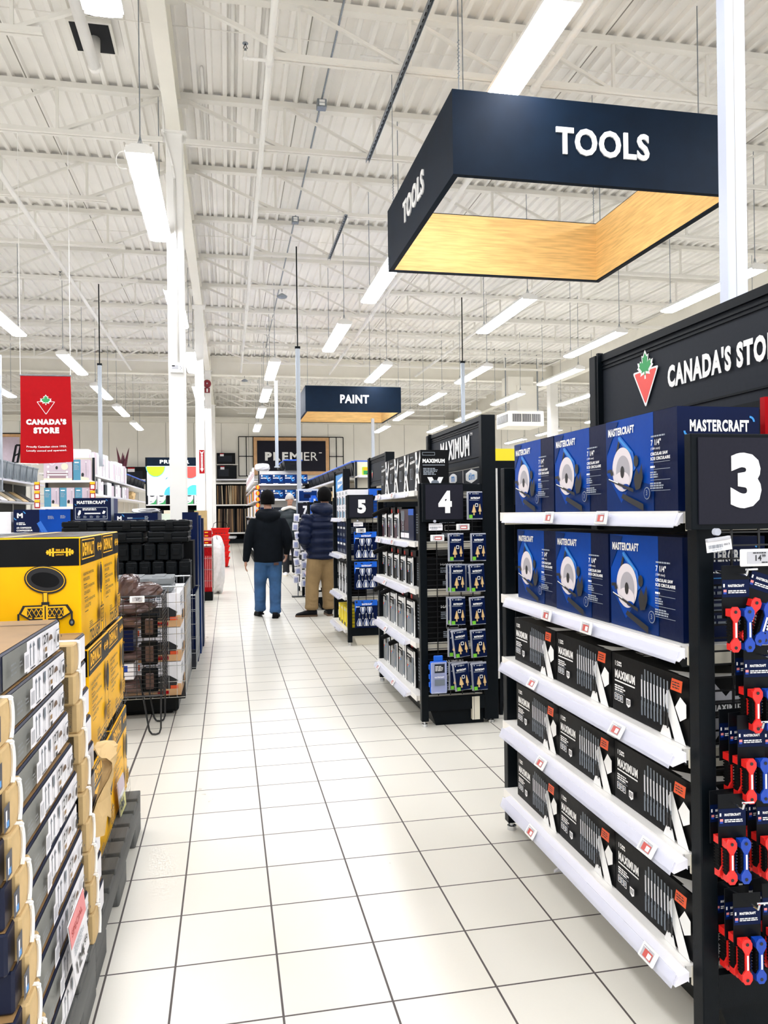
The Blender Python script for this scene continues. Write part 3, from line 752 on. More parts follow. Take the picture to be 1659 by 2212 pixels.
def end_unit(X0, Y0, W, shelves, label, D=0.42, header=True, kick='charcoal', tiltz=None, topz=2.02, rail0=0.2, grid=True):
    r = thing('end_shelf_unit', label, 'shelf unit', (X0, Y0, 0), 0, 'black aisle end shelf units')
    p = 0.046
    for y in (0, W-p):
        b = MB(); b.cbox(0, p, y, y+p, 0.035, 1.555, 'charcoal', 0.003); post = b.build('post', r)
        b = MB(); b.lathe([(0.02, 0), (0.02, 0.018), (0.008, 0.02), (0.008, 0.04)], (p/2, y+p/2, 0), 'chrome', 12); b.build('levelling_foot', post)
    for y in (0, W-0.06):
        b = MB(); b.cbox(D, D+0.095, y, y+0.06, 0.025, topz, 'charcoal', 0.004); post = b.build('tall_upright', r)
        b = MB(); b.lathe([(0.02, 0), (0.02, 0.015), (0.008, 0.016), (0.008, 0.03)], (D+0.05, y+0.03, 0), 'chrome', 12); b.build('levelling_foot', post)
    b = MB(); b.box(p, D, 0.008, 0.036, 1.505, 1.55, 'charcoal'); b.box(p, D, W-0.036, W-0.008, 1.505, 1.55, 'charcoal'); b.build('top_rail', r)
    b = MB(); b.box(D+0.03, D+0.05, 0.06, W-0.06, 0.06, 1.55, 'charcoal_side'); b.build('back_panel', r)
    for side, y in (('near', 0.0), ('far', W-0.03)):
        b = MB(); b.box(p, D, y+0.004, y+0.03, 0.1, 0.185, 'charcoal'); b.build('bottom_rail', r)
    b = MB()
    pts = [(0.06, 0.105), (0.1, 0.0), (D, 0.0), (D, 0.105)]
    b.add([(x, 0.03, z) for x, z in pts]+[(x, W-0.03, z) for x, z in pts], [(3,2,1,0),(4,5,6,7),(0,1,5,4),(1,2,6,5),(2,3,7,6),(3,0,4,7)], 'charcoal' if kick == 'charcoal' else 'shelf_cream'); b.build('kick_plinth', r)
    for k, z in enumerate(shelves):
        b = MB(); b.box(-0.018, D+0.03, 0.05, W-0.05, z-0.03, z, 'shelf_white'); b.box(0.0, D, 0.046, 0.052, z-0.05, z-0.002, 'shelf_cream'); b.box(0.0, D, W-0.052, W-0.046, z-0.05, z-0.002, 'shelf_cream')
        b.box(-0.022, -0.016, 0.05, W-0.05, z-0.034, z+0.002, 'shelf_white')
        s = b.build('shelf', r)
        tl = 0.008 if z > 1.0 else 0.03
        shelf_rail(-0.02, rail0, W-0.13, z, tl).build('ticket_rail', s)
    if grid:
        b = MB(); z = 0.22
        while z < 1.5: b.box(p, D, 0.028, 0.032, z-0.0022, z+0.0022, 'wire_black'); z += 0.034
        for x in (0.12, 0.2, 0.28, 0.36): b.box(x-0.003, x+0.003, 0.032, 0.036, 0.19, 1.5, 'wire_black')
        b.build('wire_grid', r)
    if header:
        b = MB(); b.box(D+0.03, D+0.06, 0.06, W-0.06, 1.69, topz-0.01, 'panel_grey')
        for z in (topz-0.065, topz-0.05): b.box(D+0.024, D+0.03, 0.06, W-0.06, z, z+0.008, 'charcoal')
        b.box(D+0.018, D+0.03, 0.06, W-0.06, topz-0.03, topz, 'charcoal'); b.box(D+0.02, D+0.03, 0.06, W-0.06, 1.672, 1.70, 'charcoal'); b.box(D+0.024, D+0.03, 0.06, W-0.06, 1.735, 1.742, 'charcoal')
        b.build('header_board', r)
        b = MB(); b.box(D+0.005, D+0.03, W-0.075, W-0.06, 1.55, topz+0.008, 'charcoal'); b.build('header_end_cap', r)
    return r
E3 = end_unit(1.16, 1.755, 1.43, [0.19, 0.478, 0.75, 1.016, 1.363], 'black aisle end shelf nearest the camera, with saw boxes and the number three sign', topz=2.045, rail0=0.03)
E4 = end_unit(1.195, 4.78, 1.43, [0.19, 0.53, 0.875, 1.18, 1.51], 'black aisle end shelf with the number four sign and a white lettered dark header', topz=2.0)
E5 = end_unit(1.2, 7.9, 1.08, [0.16, 0.50, 0.93, 1.32], 'black aisle end shelf with the number five sign and pliers sets on its side', kick='cream', topz=2.01)
E6 = end_unit(1.2, 10.95, 1.02, [0.16, 0.50, 0.93, 1.32], 'black aisle end shelf with a bright blue header, behind the man in the navy jacket', topz=2.01, grid=False)
# header prints
def header_print(root, W, D, fn, zb=1.742, zt=1.95):
    b = MB(); f = Face(b, (D+0.0235, W-0.06, zb), (0,-1,0), (0,0,1), W-0.12, zt-zb); fn(f); return b.build('header_lettering', root)
def h3(f):
    tri_logo(f, 0.372, 0.175, 0.19, 0.15, 'coral')
    f.text("CANADA'S STORE", 0.53, 0.075, 0.085, 'white_print', w=0.62, bold=0.05)
header_print(E3, 1.43, 0.42, h3)
def h4(f):
    f.text('MAXIMUM', 0.3, 0.015, 0.15, 'white_print', w=0.74, bold=0.055); f.text('TM', 1.06, 0.15, 0.02, 'white_print', w=0.05)
header_print(E4, 1.43, 0.42, h4)
def h5(f): tri_logo(f, 0.12, 0.1, 0.07, 0.075, 'coral')
header_print(E5, 1.08, 0.42, h5)
def h6(f):
    f.rect(0.0, -0.04, 0.88, 0.21, 'sky_blue'); f.poly([(0.25, 0.02), (0.75, 0.07), (0.75, 0.16), (0.25, 0.12)], 'white_print'); f.text('WORX', 0.29, 0.05, 0.05, 'sky_blue', w=0.4, bold=0.03)
def h6(f):
    f.rect(0.0, -0.04, 0.88, 0.21, 'sky_blue'); f.poly([(0.22, 0.0), (0.75, 0.06), (0.75, 0.17), (0.22, 0.12)], 'white_print'); f.greek(0.27, 0.06, 0.42, 0.05, 1, 'sky_blue', 0.8, 0, 3)
header_print(E6, 1.02, 0.42, h6)
# second strip of brand plates under header 4
b = MB(); b.box(0.45, 0.46, 0.06, 1.37, 1.555, 1.672, 'panel_grey'); b.box(0.448, 0.462, 0.06, 1.37, 1.55, 1.557, 'shelf_white'); b.box(0.448, 0.462, 0.06, 1.37, 1.665, 1.672, 'shelf_white')
f = Face(b, (0.4495, 1.37, 1.555), (0,-1,0), (0,0,1)); f.rect(0.86, 0.0, 0.87, 0.117, 'shelf_white')
f.poly([(1.06+0.13*math.cos(t*PI/6)*(1+0.12*(t % 2)), 0.06+0.042*math.sin(t*PI/6)*(1+0.15*(t % 2))) for t in range(12)], 'white_print'); f.text('dim', 1.0, 0.035, 0.05, 'sky_blue', w=0.13, bold=0.03)
f.poly([(0.62+0.1*math.cos(t*PI/6)*(1+0.12*(t % 2)), 0.06+0.04*math.sin(t*PI/6)) for t in range(12)], 'white_print'); f.text('m', 0.58, 0.04, 0.04, 'sky_blue', w=0.08, bold=0.03)
b.build('brand_strip', E4)
b = MB(); b.box(0.335, 0.385, -0.002, 0.03, 0.03, 0.178, 'shelf_cream'); b.box(0.345, 0.349, -0.004, 0.0, 0.03, 0.178, 'seam'); b.build('cream_upright', E4)

def aisle_sign(x, y, z, n, label, w=0.27, h=0.245):
    r = thing('aisle_sign', label, 'sign', (x, y, z))
    b = MB(); b.cbox(0, w, -0.03, 0.0, 0, h, 'charcoal', 0.003); b.build('frame', r)
    b = MB(); b.box(0.018, w-0.006, -0.034, -0.03, 0.014, h-0.01, 'sign_purple'); b.build('plate', r)
    b = MB(); f = Face(b, (0, -0.034, 0), (1,0,0), (0,0,1)); f.text(n, 0.018+(w-0.024)*0.52, h*0.22, h*0.58, 'white_print', w=h*0.36, bold=0.06, align='c', thick=0.002); b.build('numeral', r)
    return r
aisle_sign(1.125, 1.755, 1.317, '3', 'dark square aisle sign reading three, at the right edge beside the hex keys', 0.275, 0.24)
aisle_sign(1.205, 4.765, 1.31, '4', 'dark square aisle sign reading four, above the step bit packs')
aisle_sign(1.205, 7.885, 1.315, '5', 'dark square aisle sign reading five, above the pliers sets')
aisle_sign(1.12, 12.9, 1.31, '7', 'dark square aisle sign reading seven, partly behind the shopper in the navy jacket')

# ------------------------------------------------------------------ electronic price tags on the rails
def make_esl(w=0.074, h=0.04, red=True):
    r = thing('price_tag', 'price tag', 'price tag', (0, -50, 0), 0, 'electronic price tags')
    b = MB(); b.cbox(-w/2, w/2, -0.008, 0, 0, h, 'esl_white', 0.004); b.build('case', r)
    b = MB(); f = Face(b, (-w/2, -0.0082, 0), (1,0,0), (0,0,1)); f.rect(w*.16, h*.14, w*.84, h*.86, 'esl_grey')
    if red: f.rect(w*.3, h*.2, w*.82, h*.7, 'esl_red'); f.rect(w*.55, h*.26, w*.78, h*.6, 'esl_white'); f.greek(w*.2, h*.72, w*.5, h*.1, 1, 'white_print')
    b.build('screen', r)
    return r
def esl(proto, pts):
    for i, (x, y, z, tilt, lab) in enumerate(pts):
        o = proto if i == 0 else dup(proto, (0,0,0))
        o.location = (x, y, z); o.rotation_euler = (0, 0, 0); o['label'] = lab
        # face the aisle (-X) and lean back with the rail
        o.rotation_euler = (tilt, 0, -PI/2)
T = -0.55
esl(make_esl(), [
 (1.106, 2.55, 1.326, -0.2, 'white red-screened price tag, far one on the top shelf of number three'),
 (1.106, 2.16, 1.326, -0.2, 'white red-screened price tag, near one on the top shelf of number three'),
 (1.106, 2.58, 0.979, -0.2, 'white price tag, far one on the second shelf under the saw boxes'),
 (1.106, 2.27, 0.979, -0.2, 'white price tag, near one on the second shelf under the saw boxes'),
 (1.086, 2.69, 0.715, T, 'white price tag, far one on the upper shelf of black bit boxes'),
 (1.086, 2.06, 0.715, T, 'white price tag, near one on the upper shelf of black bit boxes'),
 (1.086, 2.62, 0.443, T, 'white price tag, far one on the middle shelf of black bit boxes'),
 (1.086, 1.90, 0.443, T, 'white price tag, near one on the middle shelf of black bit boxes'),
 (1.086, 2.72, 0.155, T, 'white price tag, far one on the lowest shelf of the number three unit'),
 (1.086, 1.90, 0.155, T, 'white price tag, near one on the lowest shelf of the number three unit'),
 (1.141, 5.85, 1.473, -0.2, 'small white price tag, far one on the top shelf of the number four unit'),
 (1.141, 5.35, 1.473, -0.2, 'small white price tag, near one on the top shelf of the number four unit'),
 (1.141, 5.85, 1.143, -0.2, 'small white price tag, far one on the second shelf of the number four unit'),
 (1.141, 5.37, 1.143, -0.2, 'small white price tag, near one on the second shelf of the number four unit'),
 (1.121, 5.6, 0.84, T, 'small white price tag on the third shelf of the number four unit'),
 (1.121, 5.6, 0.495, T, 'small white price tag on the fourth shelf of the number four unit'),
 (1.121, 5.9, 0.155, T, 'small white price tag, far one on the lowest shelf of the number four unit'),
 (1.121, 5.35, 0.155, T, 'small white price tag, near one on the lowest shelf of the number four unit'),
])
def hook_tag(x, y, z, w, h, txt, code, label, tilt=0.0):
    r = thing('shelf_tag', label, 'price tag', (x, y, z)); r.rotation_euler = (0, -tilt, 0)
    b = MB(); b.box(0, w, -0.003, 0, 0, h, 'label_white'); f = Face(b, (0, -0.003, 0), (1,0,0), (0,0,1))
    if code:
        rnd = random.Random(5); a = w*0.07
        while a < w*0.63:
            ww = w*(0.008+rnd.random()*0.016); f.rect(a, h*.32, a+ww, h*.66, 'mid_print'); f.k -= 1; a += ww+w*(0.008+rnd.random()*0.012)
        f.k += 1; f.text(txt, w*0.68, h*.46, h*.2, 'black_print', w=w*.24)
        f.greek(w*.18, h*.14, w*.42, h*.12, 1, 'grey_print', 0.6, 0)
    b.build('card', r)
    b = MB(); b.cbox(0, w*0.96, -0.008, 0.002, h, h+0.008, 'esl_grey', 0.002); b.lathe([(0.009, 0.0), (0.009, -0.012)], (w*.42, 0.0, h+0.022), 'clear_plastic', 12, 'y'); b.build('clip', r)
    return r
hook_tag(1.142, 1.69, 1.262, 0.068, 0.026, '003', True, 'white barcode tag reading 003 under the number three sign', 0.12)
def esl_price(x, y, z, w, h, price, red, label):
    r = thing('price_tag', label, 'price tag', (x, y, z))
    b = MB(); b.cbox(0, w, -0.01, 0, 0, h, 'esl_white', 0.004); b.build('case', r)
    b = MB(); f = Face(b, (0, -0.0103, 0), (1,0,0), (0,0,1)); f.rect(w*.17, h*.16, w*.86, h*.86, 'esl_grey')
    if red: f.rect(w*.3, h*.2, w*.8, h*.72, 'esl_red'); f.greek(w*.34, h*.3, w*.42, h*.3, 1, 'white_print', .8, 0, 2)
    else:
        f.text(price, w*.42, h*.32, h*.34, 'black_print', bold=0.03); f.text('99', w*.62, h*.52, h*.17, 'black_print', bold=0.03); f.greek(w*.34, h*.74, w*.4, h*.08, 1, 'black_print', .8, 0); f.greek(w*.6, h*.19, w*.24, h*.08, 1, 'black_print', .8, 0)
    f.rect(w*.9, h*.6, w*.93, h*.66, 'black_print')
    b.build('screen', r)
    return r
esl_price(1.218, 1.675, 1.228, 0.09, 0.042, '14', False, 'white electronic price tag reading 14 99 beside the barcode tag')
hook_tag(1.239, 4.72, 1.255, 0.09, 0.036, '004', True, 'white barcode tag clipped above the step drill bit packs')
esl_price(1.418, 4.72, 1.254, 0.088, 0.04, '', True, 'white tag with red screen right of the barcode tag under number four')
esl_price(1.245, 4.71, 1.188, 0.09, 0.04, '', True, 'white tag with red screen hanging below the barcode tag under number four')
hook_tag(1.262, 7.85, 1.235, 0.1, 0.038, '005', True, 'white barcode tag clipped above the pliers set cards')
esl_price(1.287, 7.84, 1.17, 0.1, 0.046, '39', False, 'white electronic price tag above the pliers sets under number five')

# ------------------------------------------------------------------ circular saw cartons
def saw_box(side_logo):
    w, d, h = 0.388, 0.245, 0.278
    b = MB(); b.box(0, d, 0, w, 0, h, 'navy_box')
    f = front_face(b, 0, 0, w, 0, h)
    f.rect(0, 0, w*.70, h, 'blue_box')
    f.poly([(0, 0), (w*.3, 0), (0, h*.42)], 'blue_deep'); f.poly([(w*.16, 0), (w*.7, 0), (w*.7, h*.26), (w*.42, h*.34)], 'blue_deep')
    f.poly([(0, h*.62), (w*.2, h*.98), (0, h)], 'blue_deep')
    mlogo(f, 'MASTERCRAFT', w*.04, h*.83, h*.085, w*.40, False)
    cx, cy, R = w*.27, h*.455, 0.066
    f.poly([(cx-.045, cy+.045), (cx-.022, cy+.098), (cx-.014, cy+.098), (cx-.03, cy+.045)], 'black_print')
    f.poly([(cx-.026, cy+.088), (cx-.022, cy+.1), (cx-.014, cy+.101), (cx+.06, cy+.048), (cx+.075, cy+.0), (cx+.06, cy-.01), (cx+.048, cy+.034), (cx-.012, cy+.078)], 'saw_blue')
    f.poly([(cx-.026, cy+.094), (cx-.022, cy+.1), (cx+.05, cy+.052), (cx+.046, cy+.046)], 'sky_blue')
    f.ell(cx+.078, cy+.02, .013, .017, 'black_print')
    f.ell(cx, cy, R*.92, R, 'saw_guard', 32); f.ell(cx+.004, cy-.006, R*.62, R*.72, 'saw_guard_grey', 28); f.ell(cx-.002, cy-.034, R*.72, R*.42, 'saw_guard', 24)
    f.ell(cx+.002, cy-.008, .011, .018, 'black_print'); f.ell(cx+.022, cy-.052, .02, .008, 'blue_box')
    f.poly([(cx+.07, cy-.03), (cx+.085, cy-.0), (cx+.1, cy-.02), (cx+.115, cy+.012), (cx+.12, cy-.03), (cx+.105, cy-.06), (cx+.08, cy-.065)], 'black_print')
    f.poly([(cx-.088, cy+.002), (cx-.06, cy+.004), (cx-.05, cy-.012), (cx-.064, cy-.018), (cx-.07, cy-.006), (cx-.088, cy-.008)], 'black_print')
    f.poly([(cx-.08, cy-.03), (cx-.075, cy-.026), (cx+.07, cy-.06), (cx+.068, cy-.07)], 'black_print'); f.line(cx-.077, cy-.026, cx-.02, cy-.04, .003, 'white_print')
    f.poly([(cx+.0, cy-.085), (cx+.01, cy-.072), (cx+.125, cy-.105), (cx+.125, cy-.125), (cx+.03, cy-.095)], 'black_print')
    f.ell(w*.645, h*.185, .0165, .0165*1.05, 'grey_print', 20); f.ell(w*.645, h*.185, .0145, .0152, 'blue_deep', 20); f.text('3', w*.645, h*.165, .014, 'grey_print', align='c')
    x = w*.715
    f.greek(x, h*.735, w*.18, h*.022, 1, 'grey_print', .7, 0); f.text('7 1/4"', x, h*.655, h*.06, 'white_print', w=w*.13, bold=.02); f.text('(184 mm)', x, h*.605, h*.032, 'white_print', w=w*.12)
    f.text('CIRCULAR SAW', x, h*.555, h*.032, 'white_print', w=w*.22, bold=.04); f.text('SCIE CIRCULAIRE', x, h*.508, h*.032, 'white_print', w=w*.25, bold=.04)
    for v in (.485, .415, .31, .205): f.rect(x, h*v, x+w*.25, h*(v+.004), 'grey_print'); f.k -= 1
    f.k += 1; f.greek(x, h*.43, w*.06, h*.025, 1, 'white_print', .8, 0); f.greek(x, h*.33, w*.12, h*.07, 3, 'grey_print', .6); f.greek(x, h*.22, w*.2, h*.07, 3, 'grey_print', .6)
    s = near_face(b, 0, d, 0, 0, h)
    mlogo(s, 'MASTERCRAFT', d*.15, h*.76, h*.115, d*.72)
    s.greek(d*.1, h*.15, d*.7, h*.4, 7, 'mid_print', .5); s.rect(d*.08, h*.6, d*.9, h*.61, 'sky_blue')
    t = top_face(b, 0, d, 0, w, h); t.rect(0, 0, w, d*.02, 'navy_edge'); t.rect(w*.02, d*.47, w*.98, d*.53, 'kraft_dark')
    return b
so = saw_box(True).build('saw_carton')
tag(so, 'x', 'box', 'circular saw cartons')
SAWY = (1.846, 2.242, 2.637)
for zi, (z, row) in enumerate(((1.364, 'top shelf'), (1.017, 'second shelf'))):
    for k, y in enumerate(SAWY):
        lab = f'blue circular saw box, {("nearest", "middle", "farthest")[k]} of three on the {row} of the number three unit'
        if zi == 0 and k == 0: o = so; o['label'] = lab
        else: o = dup(so, (0,0,0), None, lab)
        o.location = (1.165+0.004*((k+zi) % 2), y-(0.01 if zi else 0), z); o.rotation_euler = (0, 0, (0.0, 0.004, -0.003)[k])

# ------------------------------------------------------------------ black bit-set cartons
def bit_box():
    w, d, h = 0.412, 0.21, 0.176
    b = MB(); b.box(0, d, 0, w, 0, h, 'black_box')
    f = front_face(b, 0, 0, w, 0, h)
    f.text('15', w*.05, h*.79, h*.085, 'white_print', w=w*.045, bold=.02); f.greek(w*.1, h*.79, w*.05, h*.09, 2, 'white_print', .7, .1)
    f.text('MAXIMUM', w*.05, h*.575, h*.15, 'white_print', w=w*.29, bold=.06); f.rect(w*.05, h*.52, w*.34, h*.545, 'white_print')
    f.greek(w*.05, h*.35, w*.18, h*.12, 3, 'white_print', .6); f.rect(w*.05, h*.335, w*.2, h*.343, 'grey_print')
    for k in range(3): f.outline(w*(.052+k*.048), h*.2, w*(.085+k*.048), h*.31, .002, 'white_print'); f.rect(w*(.06+k*.048), h*.23, w*(.078+k*.048), h*.29, 'grey_print')
    f.poly([(w*.235, h*.31), (w*.295, h*.31), (w*.295, h*.2), (w*.265, h*.16), (w*.235, h*.2)], 'white_print'); f.greek(w*.243, h*.21, w*.045, h*.08, 3, 'black_print', .6, 0)
    # white X
    f.poly([(w*.735, h*.60), (w*.80, h*.75), (w*.985, h*.0), (w*.86, h*.0)], 'white_print')
    f.poly([(w*.87, h*.52), (w*.93, h*.70), (w*.995, h*.62), (w*.995, h*.42), (w*.925, h*.33)], 'white_print')
    f.poly([(w*.69, h*.0), (w*.73, h*.17), (w*.80, h*.17), (w*.83, h*.0)], 'white_print')
    for k in range(9):
        x = w*(.46+k*.042); top = h*(.93 if k else .82)-k*h*.006
        f.rect(x, h*.32, x+w*.016, top, 'mid_print'); f.rect(x-w*.002, h*.46, x+w*.018, h*.74, 'label_white'); f.rect(x+w*.010, h*.46, x+w*.018, h*.74, 'grey_print'); f.rect(x, h*.16+h*.02*(k % 2), x+w*.018, h*.40, 'black_print' if k > 6 else 'mid_print')
        f.k -= 3
    f.k += 3
    f.poly([(w*.845, h*.78), (w*.865, h*.96), (w*.985, h*.96), (w*.97, h*.78)], 'orange_print'); f.greek(w*.87, h*.81, w*.09, h*.12, 3, 'black_print', .45, .2, 4)
    s = near_face(b, 0, d, 0, 0, h); s.poly([(d*.02, h*.98), (d*.3, h*.98), (d*.98, h*.1), (d*.98, h*.0), (d*.7, 0)], 'esl_grey'); s.poly([(d*.98, h*.98), (d*.72, h*.98), (d*.02, h*.12), (d*.02, 0), (d*.3, 0)], 'esl_grey'); s.rect(d*.28, h*.42, d*.78, h*.66, 'black_print'); s.text('MAXIMUM', d*.3, h*.5, h*.1, 'white_print', w=d*.46, bold=.05)
    t = top_face(b, 0, d, 0, w, h); t.greek(w*.08, d*.28, w*.12, d*.14, 3, 'white_print', .6); t.poly([(w*.22, d*.4), (w*.26, d*.4), (w*.26, d*.28), (w*.24, d*.23), (w*.22, d*.28)], 'white_print')
    t.poly([(w*.72, d*.05), (w*.95, d*.05), (w*.995, d*.3), (w*.9, d*.32)], 'white_print'); t.poly([(w*.86, d*.02), (w*.995, d*.02), (w*.995, d*.95), (w*.95, d*.95)], 'white_print')
    return b, w, d, h
bb, BW, BD, BH = bit_box()
def make_bit():
    r = thing('bit_set_carton', 'x', 'box', (0, -50, 0), 0, 'black bit set cartons')
    bb.build('carton', r)
    b = MB(); pts = []
    for i in range(13):
        t = i/12; pts.append((0.085, BW*(.34+.34*t), BH-0.002+0.03*math.sin(PI*t)))
    for p, q in zip(pts[:-1], pts[1:]):
        b.add([(p[0]-.014, *p[1:]), (p[0]+.014, *p[1:]), (q[0]+.014, *q[1:]), (q[0]-.014, *q[1:])], [(0,1,2,3), (3,2,1,0)], 'case_grey')
        b.add([(p[0]-.014, p[1], p[2]+.004), (p[0]+.014, p[1], p[2]+.004), (q[0]+.014, q[1], q[2]+.004), (q[0]-.014, q[1], q[2]+.004)], [(3,2,1,0), (0,1,2,3)], 'case_grey')
    b.build('strap_handle', r)
    return r
bit0 = make_bit(); first = True
for ri, (z, ys, row) in enumerate(((0.751, (1.815, 2.232, 2.65), 'upper'), (0.479, (1.806, 2.221, 2.636), 'middle'), (0.191, (1.808, 2.223, 2.64), 'lowest'))):
    for k, y in enumerate(ys):
        lab = f'black bit set box, {("nearest", "middle", "farthest")[k]} of three on the {row} shelf below the saw boxes'
        if first: o = bit0; o['label'] = lab; first = False
        else: o = dup(bit0, (0,0,0), None, lab)
        o.location = (1.17, y, z)

# ------------------------------------------------------------------ hanging folding hex key sets
def key_set():
    r = thing('hex_key_set', 'x', 'tool set', (0, -50, 0), 0, 'hanging red and blue hex key sets')
    # card: origin at the hook hole, hangs down
    b = MB(); b.cbox(-0.036, 0.036, 0.002, 0.004, -0.11, 0.02, 'card_black', 0.001); f = Face(b, (-0.04, 0.002, -0.205), (1,0,0), (0,0,1))
    f.rect(0.005, 0.147, 0.075, 0.19, 'navy_box'); f.text('MASTERCRAFT', 0.02, 0.172, 0.0065, 'white_print', w=0.042, bold=.05); f.greek(0.02, 0.156, 0.055, 0.009, 2, 'white_print', .6, .2); f.rect(0.007, 0.172, 0.011, 0.18, 'white_print')
    f.rect(0.007, 0.155, 0.015, 0.16, 'blue_tool'); f.rect(0.007, 0.16, 0.015, 0.166, 'pink_print')
    b.build('card', r)
    for x, m, nm in ((-0.017, 'red_tool', 'red_tool'), (0.019, 'blue_tool', 'blue_tool')):
        z0, z1 = -0.185, -0.085
        b = MB(); ol = [(-.013, z0+.006), (-.006, z0-.004), (.006, z0-.004), (.013, z0+.006), (.013, z0+.018), (.005, z0+.03), (.005, z1-.03), (.013, z1-.016), (.013, z1-.004), (.006, z1+.006), (-.006, z1+.006), (-.013, z1-.004), (-.013, z1-.016), (-.005, z1-.03), (-.005, z0+.03), (-.013, z0+.018)]
        b.prism([(p+x, q) for p, q in ol], (0, -0.026, 0), (1,0,0), (0,0,1), 0.005, m)
        f = Face(b, (x, -0.0265, 0), (1,0,0), (0,0,1))
        f.ell(0, z0+.007, .0042, .0042, 'black_print', 10); f.ell(0, z1-.006, .0042, .0042, 'black_print', 10); f.rect(-.0022, z0+.032, .0022, z1-.032, 'white_print')
        b.prism([(x-.013, z1-.018), (x+.013, z1-.018), (x+.013, z1), (x-.013, z1)], (0, -0.021, 0), (1,0,0), (0,0,1), 0.018, m)
        b.prism([(x-.011, z0), (x+.011, z0), (x+.011, z0+.016), (x-.011, z0+.016)], (0, -0.021, 0), (1,0,0), (0,0,1), 0.018, m)
        o = b.build(nm, r)
        o['label'] = ('red' if m == 'red_tool' else 'blue')+' folding key holder'
        b = MB(); b.cbox(x-.011, x+.011, -0.021, -0.003, z0+.014, z1-.016, 'rubber', 0.003)
        for k in range(8): b.box(x-.0118, x+.0118, -0.0215, -0.002, z0+.02+k*.0075, z0+.0235+k*.0075, 'rubber')
        b.build('key_stack', o)
    return r
ks = key_set(); first = True
GY = 1.775
KEYROWS = [  # x of hook, z of the tool top, packs on the hook
 (1.224, 1.118, 1, 'top row, left hook'), (1.312, 1.128, 2, 'top row, right hook'),
 (1.282, 0.918, 2, 'second row, left hook'), (1.36, 0.92, 1, 'second row, right hook'),
 (1.262, 0.747, 3, 'third row, left hook'), (1.335, 0.742, 2, 'third row, right hook'),
 (1.206, 0.556, 2, 'fourth row, left hook'), (1.312, 0.552, 3, 'fourth row, right hook'),
 (1.244, 0.309, 3, 'bottom row, left hook'), (1.325, 0.325, 3, 'bottom row, right hook')]
for (x, zt, n, where) in KEYROWS:
    hz = zt+0.083+0.008
    b = MB(); b.bar((x, GY, hz), (x, 1.655, hz), 0.0028, 'chrome', 8); b.bar((x, 1.655, hz), (x, 1.65, hz+0.014), 0.0028, 'chrome', 8); b.bar((x-.02, GY, hz-.004), (x+.02, GY, hz-.004), 0.0025, 'chrome', 6); b.bar((x, 1.66, hz+.012), (x+.03, 1.655, hz+.013), 0.0026, 'chrome', 6)
    tag(b.build('display_hook'), f'chrome display hook holding hex key sets, {where}', 'hook')
    for k in range(n):
        pos = {1: ('only',), 2: ('front', 'rear'), 3: ('front', 'middle', 'rear')}[n][k]
        lab = f'red and blue hex key set, {where}, {pos} of the packs on it' if n > 1 else f'red and blue hex key set, {where}, alone on it'
        if first: o = ks; first = False
        else: o = dup(ks, (0,0,0))
        o['label'] = lab
        o.location = (x-0.004*k, 1.695+0.033*k, hz); o.rotation_euler = (0, 0.0 if not (where.startswith('top row, right')) else (0.32 if k == 0 else 0.1), -0.1 if k == 0 else 0.05)

# ------------------------------------------------------------------ number four unit: tall black tool boxes on top
def tall_box():
    w, d, h = 0.325, 0.185, 0.262
    b = MB(); b.box(0, d, 0, w, 0, h, 'black_box'); f = front_face(b, 0, 0, w, 0, h)
    f.greek(w*.08, h*.86, w*.3, h*.04, 1, 'grey_print', .7, .2); f.text('MAXIMUM', w*.07, h*.70, h*.07, 'white_print', w=w*.42, bold=.06, rot=0.05); f.greek(w*.08, h*.30, w*.3, h*.3, 8, 'grey_print', .5); f.rect(0, 0, w*.5, h*.3, 'panel_grey')
    f.poly([(w*.14, h*.4), (w*.2, h*.58), (w*.36, h*.6), (w*.46, h*.5), (w*.4, h*.38), (w*.22, h*.34)], 'black_print')
    f.poly([(w*.56, h*.98), (w*.70, h*.98), (w*.80, h*.5), (w*.98, h*.0), (w*.83, h*0), (w*.72, h*.36), (w*.66, h*.0), (w*.50, h*.0), (w*.62, h*.5)], 'white_print')
    f.poly([(w*.80, h*.6), (w*.97, h*.98), (w*1.0, h*.8), (w*.86, h*.45)], 'white_print'); f.ell(w*.7, h*.72, w*.08, h*.07, 'mid_print', 14); f.ell(w*.74, h*.5, w*.1, h*.08, 'mid_print', 14); f.ell(w*.72, h*.28, w*.05, h*.04, 'black_print', 12); f.rect(w*.6, h*.06, w*.66, h*.09, 'black_print')
    s = near_face(b, 0, d, 0, 0, h); s.outline(d*.06, h*.87, d*.5, h*.94, .002, 'grey_print'); s.text('MAXIMUM', d*.06, h*.68, h*.1, 'white_print', w=d*.8, bold=.06); s.rect(d*.06, h*.62, d*.86, h*.635, 'grey_print'); s.greek(d*.08, h*.38, d*.6, h*.18, 5, 'grey_print', .55)
    s.poly([(d*.22, h*.33), (d*.4, h*.33), (d*.52, h*.16), (d*.62, h*.33), (d*.8, h*.33), (d*.6, h*.02), (d*.44, h*.02)], 'white_print'); s.ell(d*.5, h*.2, d*.14, h*.06, 'mid_print', 14)
    return b
tb = tag(tall_box().build('power_tool_carton'), 'x', 'box', 'tall black power tool cartons')
for k, y in enumerate((4.833, 5.163, 5.492, 5.822)):
    o = tb if k == 0 else dup(tb, (0,0,0))
    o['label'] = f'tall black tool box with a white X, {("nearest", "second nearest", "third nearest", "farthest")[k]} atop the number four unit'
    o.location = (1.222, y, 1.511)
